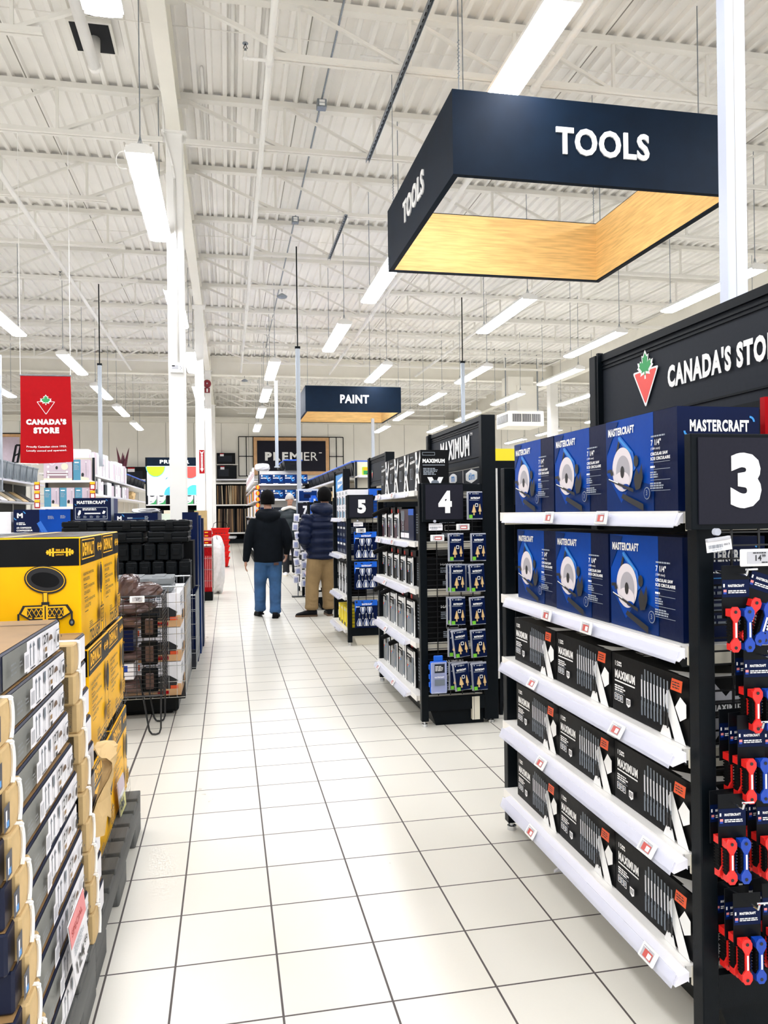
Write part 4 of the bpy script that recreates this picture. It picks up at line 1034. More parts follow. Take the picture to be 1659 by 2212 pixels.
# clamshell style narrow cartons with protruding grips
def blade_pack(hb, tint, grip, w):
    d = 0.19
    r = thing('tool_pack', 'x', 'tool pack', (0, -50, 0), 0, 'narrow tool packs with grips')
    b = MB(); b.box(0, d, 0, w, 0, hb, 'black_box'); b.box(0.02, d*.9, w*.1, w*.9, hb, hb+0.045, 'case_black'); f = front_face(b, 0, 0, w, 0, hb)
    f.rect(0, 0, w, hb*.6, tint); f.rect(w*.05, hb*.83, w*.5, hb*.94, 'white_print'); f.rect(w*.05, hb*.75, w*.45, hb*.775, 'white_print'); f.greek(w*.06, hb*.5, w*.32, hb*.2, 5, 'white_print', .5)
    f.rect(w*.06, hb*.44, w*.2, hb*.49, 'orange_print'); f.rect(w*.2, hb*.44, w*.34, hb*.49, 'sky_blue'); f.rect(w*.58, hb*.12, w*.78, hb*.8, 'mid_print'); f.rect(w*.56, hb*.8, w*.8, hb*.96, 'white_print')
    f.poly([(w*.84, hb), (w*.99, hb), (w*.99, 0), (w*.86, 0), (w*.9, hb*.45)], 'white_print'); f.rect(w*.6, 0, w*.8, hb*.08, 'white_print')
    b.build('carton', r)
    b = MB(); b.cbox(0.016, 0.05, w*.64, w*.78, hb+.002, hb+.03, 'orange_red', .004); b.build('trigger', r)
    if grip:
        b = MB(); b.bar((0.06, w*.3, hb+.035), (-0.015, w*.6, hb+.02), 0.022, 'rubber', 8, 0.02); b.bar((-0.015, w*.6, hb+.02), (-0.085, w*.75, hb-.015), 0.02, 'rubber', 8, 0.017); b.build('grip', r)
    return r
packs = {}
def place_pack(kind, x, y, z, lab):
    if kind not in packs:
        hb, tint, g, w = {'a': (0.185, 'maroon_print', False, .195), 'ag': (0.185, 'maroon_print', True, .195), 'b': (0.19, 'black_box', False, .195), 'bg': (0.19, 'black_box', True, .195), 'c': (0.24, 'case_grey', False, .265), 'cg': (0.24, 'case_grey', True, .265)}[kind]
        packs[kind] = blade_pack(hb, tint, g, w); o = packs[kind]
    else: o = dup(packs[kind], (0,0,0))
    o.location = (x, y, z); o['label'] = lab
rows4 = [(1.181, 'second', [('ag', 5.95), ('a', 5.72), ('a', 5.49)]), (0.876, 'third', [('bg', 5.95), ('b', 5.73), ('b', 5.51), ('b', 5.29), ('b', 5.07)]),
         (0.531, 'fourth', [('cg', 5.88), ('cg', 5.60), ('c', 5.32), ('c', 5.04)]), (0.191, 'lowest', [('c', 5.88), ('cg', 5.60), ('cg', 5.32), ('c', 5.05)])]
for z, row, items in rows4:
    for k, (kd, y) in enumerate(items):
        place_pack(kd, 1.225, y, z, f'narrow black and white tool pack, {("farthest", "second farthest", "third farthest", "fourth farthest", "fifth farthest")[k]} on the {row} shelf of number four')
def plain_box(name, x0, x1, y0, y1, z0, z1, m, fn, label, cat='box', group=None):
    b = MB(); b.box(0, x1-x0, 0, y1-y0, 0, z1-z0, m)
    if fn: fn(b, x1-x0, y1-y0, z1-z0)
    return tag(b.build(name, loc=(x0, y0, z0)), label, cat, group)
def clear_pack(b, d, w, h):
    f = front_face(b, 0, 0, w, 0, h); f.rect(0, h*.3, w*.62, h, 'maroon_print'); f.rect(w*.03, h*.62, w*.3, h*.95, 'mid_print'); f.rect(w*.62, 0, w, h*.8, 'navy_box'); f.rect(w*.62, h*.8, w, h, 'bright_blue'); f.rect(w*.02, h*.06, w*.66, h*.22, 'label_white'); f.rect(w*.3, h*.06, w*.34, h*.22, 'lilac_print')
    for k in range(2): f.ell(w*.22, h*(.36+k*.2), w*.07, h*.09, 'grey_print', 14); f.ell(w*.22, h*(.36+k*.2), w*.04, h*.06, 'maroon_print', 14)
plain_box('tool_carton', 1.225, 1.42, 5.06, 5.46, 1.181, 1.395, 'navy_edge', clear_pack, 'dark box with brown front and blue corner, second shelf of the number four unit')
def black_side(b, d, w, h):
    f = near_face(b, 0, d, 0, 0, h); f.text('MAXIMUM', d*.3, h*.75, h*.06, 'white_print', w=d*.4, bold=.05); f.greek(d*.3, h*.5, d*.4, h*.18, 4, 'grey_print'); f.outline(d*.4, h*.3, d*.62, h*.45, .003, 'white_print'); f.greek(d*.34, h*.08, d*.35, h*.16, 4, 'grey_print', .6, .1)
    f = front_face(b, 0, 0, w, 0, h); f.greek(w*.1, h*.2, w*.6, h*.6, 8, 'mid_print', .4)
for z, row, y0, hh in ((1.181, 'second', 4.85, .23), (0.876, 'third', 4.84, .2), (0.531, 'fourth', 4.84, .29), (0.191, 'lowest', 4.84, .27)):
    plain_box('tool_carton', 1.235, 1.60, y0, y0+.2, z, z+hh, 'black_box', black_side, f'black tool box behind the wire grid of number four, near end of its {row} shelf', group='black cartons behind the wire grid')
# hanging step bit packs on the near side of number four
def step_pack():
    r = thing('step_bit_pack', 'x', 'bit pack', (0, -50, 0), 0, 'hanging step drill bit packs')
    w, h = 0.104, 0.178
    b = MB(); b.cbox(-w/2, w/2, -.002, .002, -h, 0.0, 'clear_plastic', .002); b.cbox(-w/2+.006, w/2-.006, -.02, -.002, -h+.006, -.03, 'clear_plastic', .006); b.build('blister', r)
    b = MB(); b.box(-w/2+.006, w/2-.006, -.0215, -.0205, -h+.008, -.008, 'navy_box'); f = Face(b, (-w/2, -.0216, -h), (1,0,0), (0,0,1)); f.rect(.03, h*.9, w-.03, h*.925, 'grey_print'); f.rect(.014, h*.9, .018, h*.94, 'white_print')
    f.text('MASTERCRAFT', .02, h*.73, .012, 'white_print', w=.062, bold=.06); f.greek(.012, h*.67, .07, .008, 2, 'grey_print', .5, .3); f.outline(.05, h*.46, .066, h*.56, .0035, 'white_print'); f.rect(.008, h*.045, .03, h*.17, 'green_tag'); b.build('card', r)
    for x, z, s in ((-.013, -.085, 1.0), (.026, -.08, .72)):
        b = MB(); pr = []; n = 6
        for i in range(n): rr = (.003+.0022*i)*s; pr += [(rr, -.008*i), (rr, -.008*(i+1))]
        pr += [(.004*s+.001, -.05), (.004*s+.001, -.066)]
        b.lathe(pr, (x, -.028, z), 'gold', 12); b.build('step_bit', r)
    return r
sp = step_pack(); first = True
COLX = (1.41, 1.552)
for (x, zt, n, lab) in ((1.536, 1.499, 1, 'top, right beside the number four sign'), (1.408, 1.236, 1, 'second row, left'), (1.556, 1.234, 1, 'second row, right'), (1.416, 1.041, 2, 'third row, left'), (1.54, 1.038, 2, 'third row, right'),
        (1.414, .833, 2, 'fourth row, left'), (1.541, .830, 1, 'fourth row, right'), (1.42, .628, 2, 'fifth row, left'), (1.545, .623, 1, 'fifth row, right'), (1.424, .418, 2, 'bottom row, left'), (1.548, .414, 2, 'bottom row, right')):
    b = MB(); b.bar((x, 4.805, zt-.018), (x, 4.67, zt-.018), .0025, 'chrome', 6); b.bar((x, 4.67, zt-.018), (x, 4.668, zt-.008), .0025, 'chrome', 6); tag(b.build('display_hook'), f'chrome display hook holding step bit packs, {lab}', 'hook')
    for k in range(n):
        if first: o = sp; first = False
        else: o = dup(sp, (0,0,0))
        o['label'] = f'clear step drill bit pack, {lab}'+('' if n == 1 else (', front one' if k == 0 else ', rear one'))
        o.location = (x-.012*k, 4.70+.035*k, zt); o.rotation_euler = (0, (-.12 if 'left' in lab and zt < .7 and k == 0 else .0)+(-.05 if 'right' in lab and k == 0 and zt < 1.1 else 0), 0)
def bit_case():
    r = thing('bit_case', 'blue and clear plastic bit case hanging low beside the step bit packs', 'bit case', (1.287, 4.71, .232))
    b = MB(); b.cbox(-.055, .055, -.01, .01, 0, .2, 'bright_blue', .008); b.cbox(-.03, .03, -.008, .008, .2, .235, 'bright_blue', .006); b.build('shell', r)
    b = MB(); b.cbox(-.052, .05, -.022, -.01, .0, .195, 'clear_plastic', .01); b.build('clear_lid', r)
    b = MB(); f = Face(b, (-.05, -.0225, 0), (1,0,0), (0,0,1)); f.rect(.02, .13, .085, .185, 'panel_grey'); f.greek(.024, .14, .055, .035, 4, 'white_print', .5); f.text('MASTERCRAFT', .02, .098, .009, 'white_print', w=.062, bold=.05); f.rect(.02, .05, .085, .09, 'mid_print'); b.build('label_card', r)
    for k in (.04, .09, .15):
        b = MB(); b.cbox(-.062, -.052, -.012, .008, k, k+.03, 'bright_blue', .003); b.build('latch', r)
bit_case()

# ------------------------------------------------------------------ number five unit: pliers sets and small boxes
def pliers_set():
    r = thing('pliers_set', 'x', 'pliers set', (0, -50, 0), 0, 'blue pliers set cards')
    w, h = .236, .285
    b = MB(); b.box(-w/2, w/2, 0, .014, 0, h, 'navy_box'); f = Face(b, (-w/2, 0, 0), (1,0,0), (0,0,1)); f.rect(0, h*.8, w, h, 'bright_blue'); f.poly([(0, h*.8), (w*.1, h*.8), (0, h*.55)], 'bright_blue'); f.text('MASTERCRAFT', w*.32, h*.82, .018, 'white_print', w=w*.44, bold=.06); f.rect(w*.04, h*.9, w*.12, h*.97, 'black_print'); f.rect(w*.28, h*.92, w*.38, h*.95, 'black_print'); f.rect(w*.7, h*.92, w*.8, h*.95, 'black_print')
    f.rect(w*.04, h*.75, w*.22, h*.78, 'white_print')
    b.build('card', r)
    def pl(x, z, s, up):
        b = MB(); q = 1 if up else -1
        bl = [(-.026, 0), (.026, 0), (.03, .03), (.012, .075), (.004, .08), (.004, .13), (-.004, .13), (-.004, .08), (-.012, .075), (-.03, .03)]
        pts = [(x+a*s, z+c*s*q) for a, c in bl]
        if not up: pts = pts[::-1]
        b.prism(pts, (0, -.004, 0), (1,0,0), (0,0,1), .004, 'white_print')
        for sx in (-1, 1):
            g = [(.02*sx, .004), (.026*sx, .03), (.01*sx, .072), (.003*sx, .068), (.014*sx, .03), (.012*sx, .004)]
            pts = [(x+a*s, z+c*s*q) for a, c in g]
            if (sx == 1) != up: pass
            else: pts = pts[::-1]
            # make sure the front faces the viewer
            ar = sum(pts[i][0]*pts[(i+1) % 6][1]-pts[(i+1) % 6][0]*pts[i][1] for i in range(6))
            if ar < 0: pts = pts[::-1]
            b.prism(pts, (0, -.010, 0), (1,0,0), (0,0,1), .006, 'plier_grip')
        jw = [(-.006, .074), (.006, .074), (.002, .125), (-.002, .125)]
        pts = [(x+a*s, z+c*s*q) for a, c in jw]
        ar = sum(pts[i][0]*pts[(i+1) % 4][1]-pts[(i+1) % 4][0]*pts[i][1] for i in range(4))
        if ar < 0: pts = pts[::-1]
        b.prism(pts, (0, -.009, 0), (1,0,0), (0,0,1), .005, 'chrome')
        b.build('pliers', r)
    for x in (-.07, .0, .07): pl(x, .02, 1.0, True)
    for x in (-.035, .035): pl(x, .215, .95, False)
    return r
ps = pliers_set()
for k, (z, nm) in enumerate(((.893, 'uppermost'), (.585, 'middle'), (.188, 'lowest'))):
    o = ps if k == 0 else dup(ps, (0,0,0)); o.location = (1.386, 7.86, z); o['label'] = f'blue pliers set card on the near side of the number five unit, {nm} of three'
def art(kind, seed):
    def fn(b, d, w, h):
        rnd = random.Random(seed); f = front_face(b, 0, 0, w, 0, h)
        if kind == 'white': f.rect(w*.1, 0, w*.45, h*.6, 'navy_box'); f.rect(w*.55, h*.05, w*.9, h*.5, 'teal_print'); f.greek(w*.1, h*.7, w*.7, h*.2, 3, 'mid_print')
        elif kind == 'navy': f.rect(w*.15, h*.55, w*.85, h*.68, 'white_print'); f.greek(w*.15, h*.1, w*.7, h*.18, 3, 'grey_print'); f.rect(w*.1, h*.75, w*.9, h*.95, 'blue_deep')
        elif kind == 'grey': f.rect(w*.4, 0, w, h, 'esl_grey'); f.rect(w*.75, 0, w*.95, h, 'white_print'); f.greek(w*.06, h*.2, w*.28, h*.6, 6, 'white_print'); f.poly([(w*.4, h), (w*.6, h), (w*.5, h*.4)], 'black_print')
        elif kind == 'yellow': f.rect(w*.2, h*.0, w*.8, h*.18, 'black_print'); f.rect(w*.1, h*.8, w*.9, h*.9, 'cream')
        if kind == 'navy': s = near_face(b, 0, d, 0, 0, h); s.greek(d*.1, h*.3, d*.5, h*.4, 4, 'grey_print')
    return fn
for k, (y0, y1) in enumerate(((8.0, 8.22), (8.25, 8.45), (8.49, 8.68), (8.7, 8.88))):
    plain_box('small_carton', 1.235, 1.45, y0, y1, 1.321, 1.46, 'label_white', art('white', k), f'small white box under another on the top shelf of number five, {ORD[k]}', group='small white boxes on the number five shelf')
    plain_box('small_carton', 1.235, 1.45, y0, y1, 1.461, 1.62, 'label_white', art('white', k+4), f'small white box in the upper layer on top of number five, {ORD[k]}', group='small white boxes on the number five shelf')
plain_box('tool_carton', 1.455, 1.60, 7.97, 8.3, 1.321, 1.625, 'bright_blue', None, 'blue box standing on top of the number five unit, behind its sign')
for lay in range(2):
    for k in range(4):
        y0 = 8.0+k*.22; z0 = .931+lay*.175
        plain_box('small_carton', 1.235, 1.42, y0, y0+.2, z0, z0+.172, 'navy_box', art('navy', k+lay), f'small navy box, {("lower", "upper")[lay]} layer on the second shelf of number five, {ORD[k]}', group='small navy boxes on the number five shelf')
for lay in range(2):
    for k in range(4):
        y0 = 8.0+k*.22; z0 = .501+lay*.165
        plain_box('small_carton', 1.235, 1.42, y0, y0+.2, z0, z0+.16, 'black_box', art('grey', k+lay), f'small grey and black box, {("lower", "upper")[lay]} layer on the third shelf of number five, {ORD[k]}', group='small grey boxes on the number five shelf')
for k in range(4):
    y0 = 8.0+k*.2
    plain_box('yellow_pack', 1.225, 1.36, y0, y0+.15, .161, .36, 'bright_yellow', art('yellow', k), f'bright yellow pack on the lowest shelf of number five, {ORD[k]}', group='yellow packs on the lowest shelf')

# ================================================================== left side of the aisle
# ------------------------------------------------------------------ pallets
def pallet(x0, x1, y0, y1, label):
    r = thing('pallet', label, 'pallet', (x1, y0, 0)); W = x1-x0; L = y1-y0
    for k, x in enumerate((0.0, -W/2, -W)):
        b = MB(); b.cbox(x-.045, x, 0, L, .075, .15, 'pallet_wood', .006)
        n = 3
        for i in range(n):
            ye = L-.0-i*(L-.2)/(n-1); b.cbox(x-.045, x, ye-.2, ye, 0.0, .078, 'pallet_wood', .006)
        b.build('stringer', r)
    b = MB(); n = 9
    for i in range(n):
        y = i*(L-.1)/(n-1); b.cbox(-W, 0.0, y, y+.1, .15, .17, 'pallet_wood', .003)
    b.build('deck_boards', r)
    return r
pallet(-1.45, -.39, 2.36, 3.53, 'grey weathered pallet under the yellow boxes')
pallet(-1.45, -.385, 1.1, 2.335, 'grey weathered pallet under the stacked grey boxes nearest the camera')

# ------------------------------------------------------------------ yellow and black stool cartons
def stool_pic(f, cx, zb, s, narrow=1.0):
    """black line drawing of a round work stool on a caster base"""
    def X(a): return cx+a*s*narrow
    f.ell(X(0), zb+s*.86, .40*s*narrow, .28*s, 'black_print', 28, rot=-.18 if narrow > .6 else 0)
    f.ell(X(0), zb+s*.87, .37*s*narrow, .25*s, 'yellow_print', 28, rot=-.18 if narrow > .6 else 0); f.ell(X(0), zb+s*.87, .355*s*narrow, .235*s, 'black_print', 28, rot=-.18 if narrow > .6 else 0)
    f.ell(X(.0), zb+s*.86, .27*s*narrow, .15*s, 'carton_black', 24, rot=-.18 if narrow > .6 else 0)
    f.rect(X(-.05), zb+s*.35, X(.05), zb+s*.6, 'black_print'); f.rect(X(-.035), zb+s*.35, X(.035), zb+s*.6, 'yellow_print'); f.rect(X(-.075), zb+s*.36, X(.075), zb+s*.42, 'black_print')
    f.poly([(X(-.5), zb+s*.2), (X(-.42), zb+s*.36), (X(.42), zb+s*.36), (X(.52), zb+s*.2), (X(.3), zb+s*.06), (X(-.3), zb+s*.06)], 'black_print')
    f.poly([(X(-.45), zb+s*.2), (X(-.38), zb+s*.33), (X(.38), zb+s*.33), (X(.46), zb+s*.2), (X(.28), zb+s*.09), (X(-.28), zb+s*.09)], 'yellow_print')
    f.poly([(X(-.34), zb+s*.12), (X(-.34), zb+s*.3), (X(.34), zb+s*.3), (X(.34), zb+s*.12)], 'black_print')
    for k in range(8):
        a = -.34+k*.085; f.line(X(a), zb+s*.13, X(a+.085), zb+s*.29, .012*s, 'yellow_print'); f.k -= 1; f.line(X(a+.085), zb+s*.13, X(a), zb+s*.29, .012*s, 'yellow_print'); f.k -= 1
    f.k += 1
    f.rect(X(-.05), zb+s*.06, X(.05), zb+s*.36, 'yellow_print'); f.rect(X(-.012), zb+s*.08, X(.012), zb+s*.34, 'black_print')
    for a in (-.5, .5, -.22, .22):
        f.rect(X(a-.02), zb+s*.02, X(a+.02), zb+s*.2, 'black_print'); f.ell(X(a), zb, .055*s*narrow, .075*s, 'black_print', 16); f.ell(X(a), zb, .025*s*narrow, .035*s, 'mid_print', 10)
def barbell(f, cx, cz, s):
    for a, h in ((-.5, .5), (-.4, .8), (-.28, 1.0), (.28, 1.0), (.4, .8), (.5, .5)): f.rect(cx+a*s-.04*s, cz-h*s*.18, cx+a*s+.04*s, cz+h*s*.18, 'yellow_print'); f.k -= 1
    f.k += 1; f.rect(cx-.56*s, cz-.03*s, cx+.56*s, cz+.03*s, 'yellow_print'); f.text('300 LB', cx, cz+.05*s, .09*s, 'yellow_print', w=.34*s, bold=.03, align='c'); f.text('CAPACITY', cx, cz-.14*s, .07*s, 'yellow_print', w=.34*s, bold=.02, align='c')
def stool_box():
    W, D, H = .47, .435, .368     # x, y, z ; right face towards the aisle at x = 0
    b = MB(); b.cbox(-W, 0, 0, D, 0, H, 'yellow_box', .006); band = H*.25
    n = near_face(b, -W, 0, -.0006, 0, H); n.rect(0.003, H-band, W-.003, H-.004, 'carton_black')
    barbell(n, W*.87, H-band*.52, .075)
    stool_pic(n, W*.775, .095, .16)
    n.text('ADJUSTABLE', W*.03, H*.45, .0155, 'black_print', w=.155, bold=.04); n.text('ADJUSTABLE', W*.03, H*.32, .0155, 'black_print', w=.15, bold=.04); n.text('SHOP STOOL', W*.03, H*.60, .017, 'black_print', w=.13, bold=.04)
    n.rect(W*.06, H*.03, W*.42, H*.14, 'black_print'); n.ell(W*.33, H*.09, .03, .016, 'yellow_print', 16); n.rect(W*.93, H*.05, W*.98, H*.06, 'black_print'); n.outline(W*.86, H*.06, W*.96, H*.14, .002, 'black_print')
    a = aisle_face(b, .0006, 0, D, 0, H); a.rect(.003, H-band, D-.003, H-.004, 'carton_black')
    a.outline(D*.05, H*.80, D*.60, H*.97, .004, 'yellow_print'); a.text('DEWALT', D*.075, H*.825, H*.12, 'yellow_print', w=D*.5, bold=.06); barbell(a, D*.84, H*.88, .09)
    for k in range(3):
        z = H*(.60-k*.12); a.text(('ADJUSTABLE SHOP STOOL', 'TABOURET DE TALLER AJUSTABLE', "TABOURET D'ATELIER AJUSTABLE")[k], D*.06, z+H*.045, H*.032, 'black_print', w=D*.46, bold=.03); a.text(('WITH CASTERS', 'CON RUEDAS', 'A ROULETTES')[k], D*.06, z, H*.032, 'black_print', w=D*.26, bold=.03); a.rect(D*.06, z-.012, D*.2, z-.009, 'black_print')
    stool_pic(a, D*.80, H*.10, H*.55, .42)
    a.outline(D*.06, H*.05, D*.54, H*.19, .003, 'black_print'); a.text('TOUGH', D*.08, H*.07, H*.10, 'black_print', w=D*.44, bold=.05); a.greek(D*.06, H*.2, D*.16, H*.05, 3, 'black_print', .5); a.greek(D*.62, H*.02, D*.3, H*.05, 2, 'black_print', .4)
    t = top_face(b, -W, 0, 0, D, H+.0006); t.rect(.004, .004, D-.004, W-.004, 'carton_black'); t.rect(.01, W*.46, D-.01, W*.54, 'kraft'); t.rect(.012, .012, D-.012, W*.12, 'label_white'); t.rect(.012, W*.2, D-.012, W*.24, 'grey_print')
    return b
sb = tag(stool_box().build('stool_carton'), 'x', 'box', 'yellow and black stool cartons')
STOOLS = [(-.47, 2.645, .936, 'yellow and black stool box, near one of the top layer'), (-.472, 3.10, .936, 'yellow and black stool box, far one of the top layer'),
          (-.464, 2.735, .556, 'yellow and black stool box, near one of the middle layer'), (-.466, 3.175, .556, 'yellow and black stool box, far one of the middle layer'),
          (-.45, 2.70, .171, 'yellow and black stool box, near one of the bottom layer'), (-.452, 3.145, .171, 'yellow and black stool box, far one of the bottom layer'),
          (-.95, 2.65, .936, 'yellow and black stool box at the left edge of the view, top layer')]
for k, (x, y, z, lab) in enumerate(STOOLS):
    o = sb if k == 0 else dup(sb, (0,0,0)); o.location = (x, y, z); o['label'] = lab
for k, (x, y, z) in enumerate(((-.95, 2.70, .556), (-.95, 2.70, .171), (-.95, 3.15, .171), (-.95, 3.17, .556), (-.95, 3.12, .936))):
    dup(sb, (x, y, z), None, 'yellow and black stool box, inner row hidden behind the others')

# ------------------------------------------------------------------ flat grey cartons stacked two wide
def flat_box(L, near_print, end_label):
    """long flat carton; aisle face at x = 0; y from 0 (near) to L; kraft band near the front end"""
    W, H = .52, .081; b = MB(); b.cbox(-W, 0, 0, L, 0, H, 'navy_edge', .006)
    a = aisle_face(b, .0006, 0, L, 0, H)
    if end_label == 'long':
        a.rect(.16, .005, L-.004, H-.005, 'grey_box')
        a.rect(L-.34, .004, L-.004, H-.006, 'label_white')
        for k in (0, 1): a.line(L-.31+k*.028, .016, L-.31+k*.028, H-.02, .005, 'mid_print'); a.poly([(L-.319+k*.028, H-.024), (L-.301+k*.028, H-.024), (L-.31+k*.028, H-.012)], 'mid_print')
        a.rect(L-.318, .009, L-.275, .012, 'black_print')
        a.poly([(L-.245, H-.012), (L-.227, H-.012), (L-.227, H-.034), (L-.236, H-.044), (L-.245, H-.034)], 'mid_print'); a.line(L-.236, .016, L-.236, H-.04, .003, 'mid_print'); a.poly([(L-.245, .011), (L-.227, .011), (L-.236, .017)], 'black_print')
        a.text('27', L-.20, H-.036, .024, 'black_print', w=.05, bold=.02); a.rect(L-.188, .026, L-.166, .037, 'kraft_dark'); a.rect(L-.188, .010, L-.166, .021, 'black_print')
        a.ell(L-.13, H-.034, .02, .014, 'mould_brown', 12, 0, PI); a.line(L-.13, .02, L-.13, H-.034, .003, 'mid_print'); a.ell(L-.095, .04, .005, .004, 'black_print', 8); a.outline(L-.075, .018, L-.035, .062, .003, 'mid_print'); a.ell(L-.055, .04, .011, .012, 'mould_dark', 10); a.ell(L-.018, .04, .005, .004, 'black_print', 8)
        a.rect(L-.40, .016, L-.355, .06, 'label_white'); a.rect(L-.392, .023, L-.363, .052, 'esl_grey')
        a.greek(.18, .028, .05, .03, 3, 'case_grey', .4, .3); a.greek(.245, .036, .03, .016, 2, 'case_grey', .4, .3)
    else:
        a.rect(.10, .004, L-.006, H-.006, 'label_white'); a.line(.115, .014, .115, H-.02, .002, 'mid_print'); a.outline(.135, .02, .155, .055, .002, 'black_print'); a.ell(.145, .037, .006, .01, 'mould_dark', 10)
    n = near_face(b, -W, 0, -.0006, 0, H); n.rect(W-.30, .01, W-.05, H-.012, 'label_white'); n.rect(W-.26, .02, W-.1, H-.03, 'esl_grey'); n.ell(W-.16, .04, .012, .014, 'black_print', 12); n.rect(.02, .01, W-.32, H-.012, 'navy_edge')
    a.rect(.02, .012, .06, H-.02, 'navy_edge'); a.rect(.03, .02, .04, H-.03, 'label_white'); a.rect(.034, .018, .05, .03, 'sky_blue')
    t = top_face(b, -W, 0, 0, L, H+.0006); t.rect(.004, .004, L-.004, W-.004, 'kraft_dark'); t.rect(.1, W*.5, L-.05, W*.51, 'kraft'); t.rect(L*.35, W*.28, L*.6, W*.32, 'label_white'); t.rect(L*.15, W*.0+.006, L*.16, W-.006, 'navy_edge')
    return b
def make_flat(L, kind, band):
    r = thing('flat_carton', 'x', 'box', (0, -50, 0), 0, 'flat grey cartons stacked on the pallet')
    flat_box(L, True, kind).build('carton', r)
    y0, y1 = band
    b = MB(); b.cbox(-.54, .012, y0, y1, -.0012, .0822, 'kraft', .006)
    b.build('kraft_sleeve', r)
    b = MB(); ym = y1-.03; pts = [(.016, ym-.004+.012*(1-(2*t-1)**2), .003+.078*t) for t in [i/8 for i in range(9)]]
    b.path([(-.25, ym, .084)]+[(.0155, ym, .083)]+pts[::-1], .0045, 'white_print', 6); b.build('white_strap', r)
    return r
fa = make_flat(.69, 'long', (.055, .15)); fb = make_flat(.24, 'short', (.0, .09))
PITCH = .0842
rnd = random.Random(3)
CNT = 11
for i in range(CNT):
    z = .171+i*PITCH; k = CNT-1-i; j = (rnd.random()-.5)*.02
    if k == 0:
        o = thing('flat_carton', 'x', 'box', (0,0,0), 0, 'flat grey cartons stacked on the pallet'); flat_box(.69, True, 'long').build('carton', o)
    else: o = fa if i == 0 else dup(fa, (0,0,0))
    o.location = (-.450+.0058*k, 1.565+j+.012*(k % 2)-.055*max(0, 1-k/7), z); o.rotation_euler = (0, 0, (rnd.random()-.5)*.012)
    nth = ('topmost', 'second', 'third', 'fourth', 'fifth', 'sixth', 'seventh', 'eighth', 'ninth', 'tenth', 'lowest')[k]
    o['label'] = f'flat grey carton with a white end label, {nth} from the top of the nearest stack' if 0 < k < 10 else f'flat grey carton with a white end label, {nth} of the nearest stack'
    if k == 0: continue
    o = fb if i == 0 else dup(fb, (0,0,0))
    o.location = (-.447+.0055*k, 2.29+(rnd.random()-.5)*.02+.012*(k % 2), z); o.rotation_euler = (0, 0, (rnd.random()-.5)*.02)
    o['label'] = f'flat kraft-sleeved white-strapped carton end beside the yellow boxes, {("topmost", "second", "third", "fourth", "fifth", "sixth", "seventh", "eighth", "ninth", "lowest")[k-1]} of its stack'
# torn kraft paper flap
b = MB(); n = 9; g = []
for i in range(n):
    for j in range(n):
        u, v = i/(n-1), j/(n-1); g.append((.05*math.sin(v*3)*(1-v)-.0+.018*math.sin(u*9+v*5), u*.16+.01*math.sin(v*11), -.2*v*v-.02*math.sin(u*7)+.02*(1-v)))
fs = [(i*n+j, (i+1)*n+j, (i+1)*n+j+1, i*n+j+1) for i in range(n-1) for j in range(n-1)]
b.add(g, fs, 'kraft'); b.add([(x-.003, y, z) for x, y, z in g], [tuple(reversed(f)) for f in fs], 'kraft')
tag(b.build('torn_paper', loc=(-.385, 2.38, .645)), 'crumpled torn brown paper flap hanging between the grey cartons and yellow boxes', 'paper')
def card(name, pts, x, fn, label):
    """printed card on the aisle side; pts = four (y, z) corners, lower left first"""
    b = MB(); o = Vector((x, *pts[0])); u = Vector((x, *pts[1]))-o; v = Vector((x, *pts[3]))-o
    u.x += .004; n = u.cross(v).normalized()
    q = [o, o+u, o+u+v, o+v]; b.add([tuple(p) for p in q]+[tuple(p-n*.002) for p in q], [(0,1,2,3), (7,6,5,4), (0,4,5,1), (1,5,6,2), (2,6,7,3), (3,7,4,0)], 'label_white')
    f = Face(b, o+n*.0006, u, v); fn(f); return tag(b.build(name), label, 'price card')
def pc(f):
    f.rect(.0, .62, 1, 1, 'pink_print'); f.text('SPECIAL', .1, .75, .1, 'red', w=.7); f.greek(.12, .42, .7, .16, 4, 'grey_print', .45); f.text('124', .12, .12, .2, 'black_print', w=.5, bold=.02); f.text('99', .66, .2, .11, 'black_print', w=.2, bold=.02)
card('price_card', [(1.955, .25), (2.115, .265), (2.03, .43), (1.87, .435)], -.368, pc, 'tilted white price card with a pink top reading 124 99')
def pc2(f): f.rect(0, 0, 1, .45, 'yellow_sticker'); f.rect(0, .6, 1, 1, 'lilac_print'); f.greek(.15, .12, .7, .2, 2, 'mid_print', .5)
card('price_card', [(3.23, .171), (3.37, .171), (3.29, .33), (3.15, .33)], -.434, pc2, 'small pink and yellow card on the lowest far yellow box')

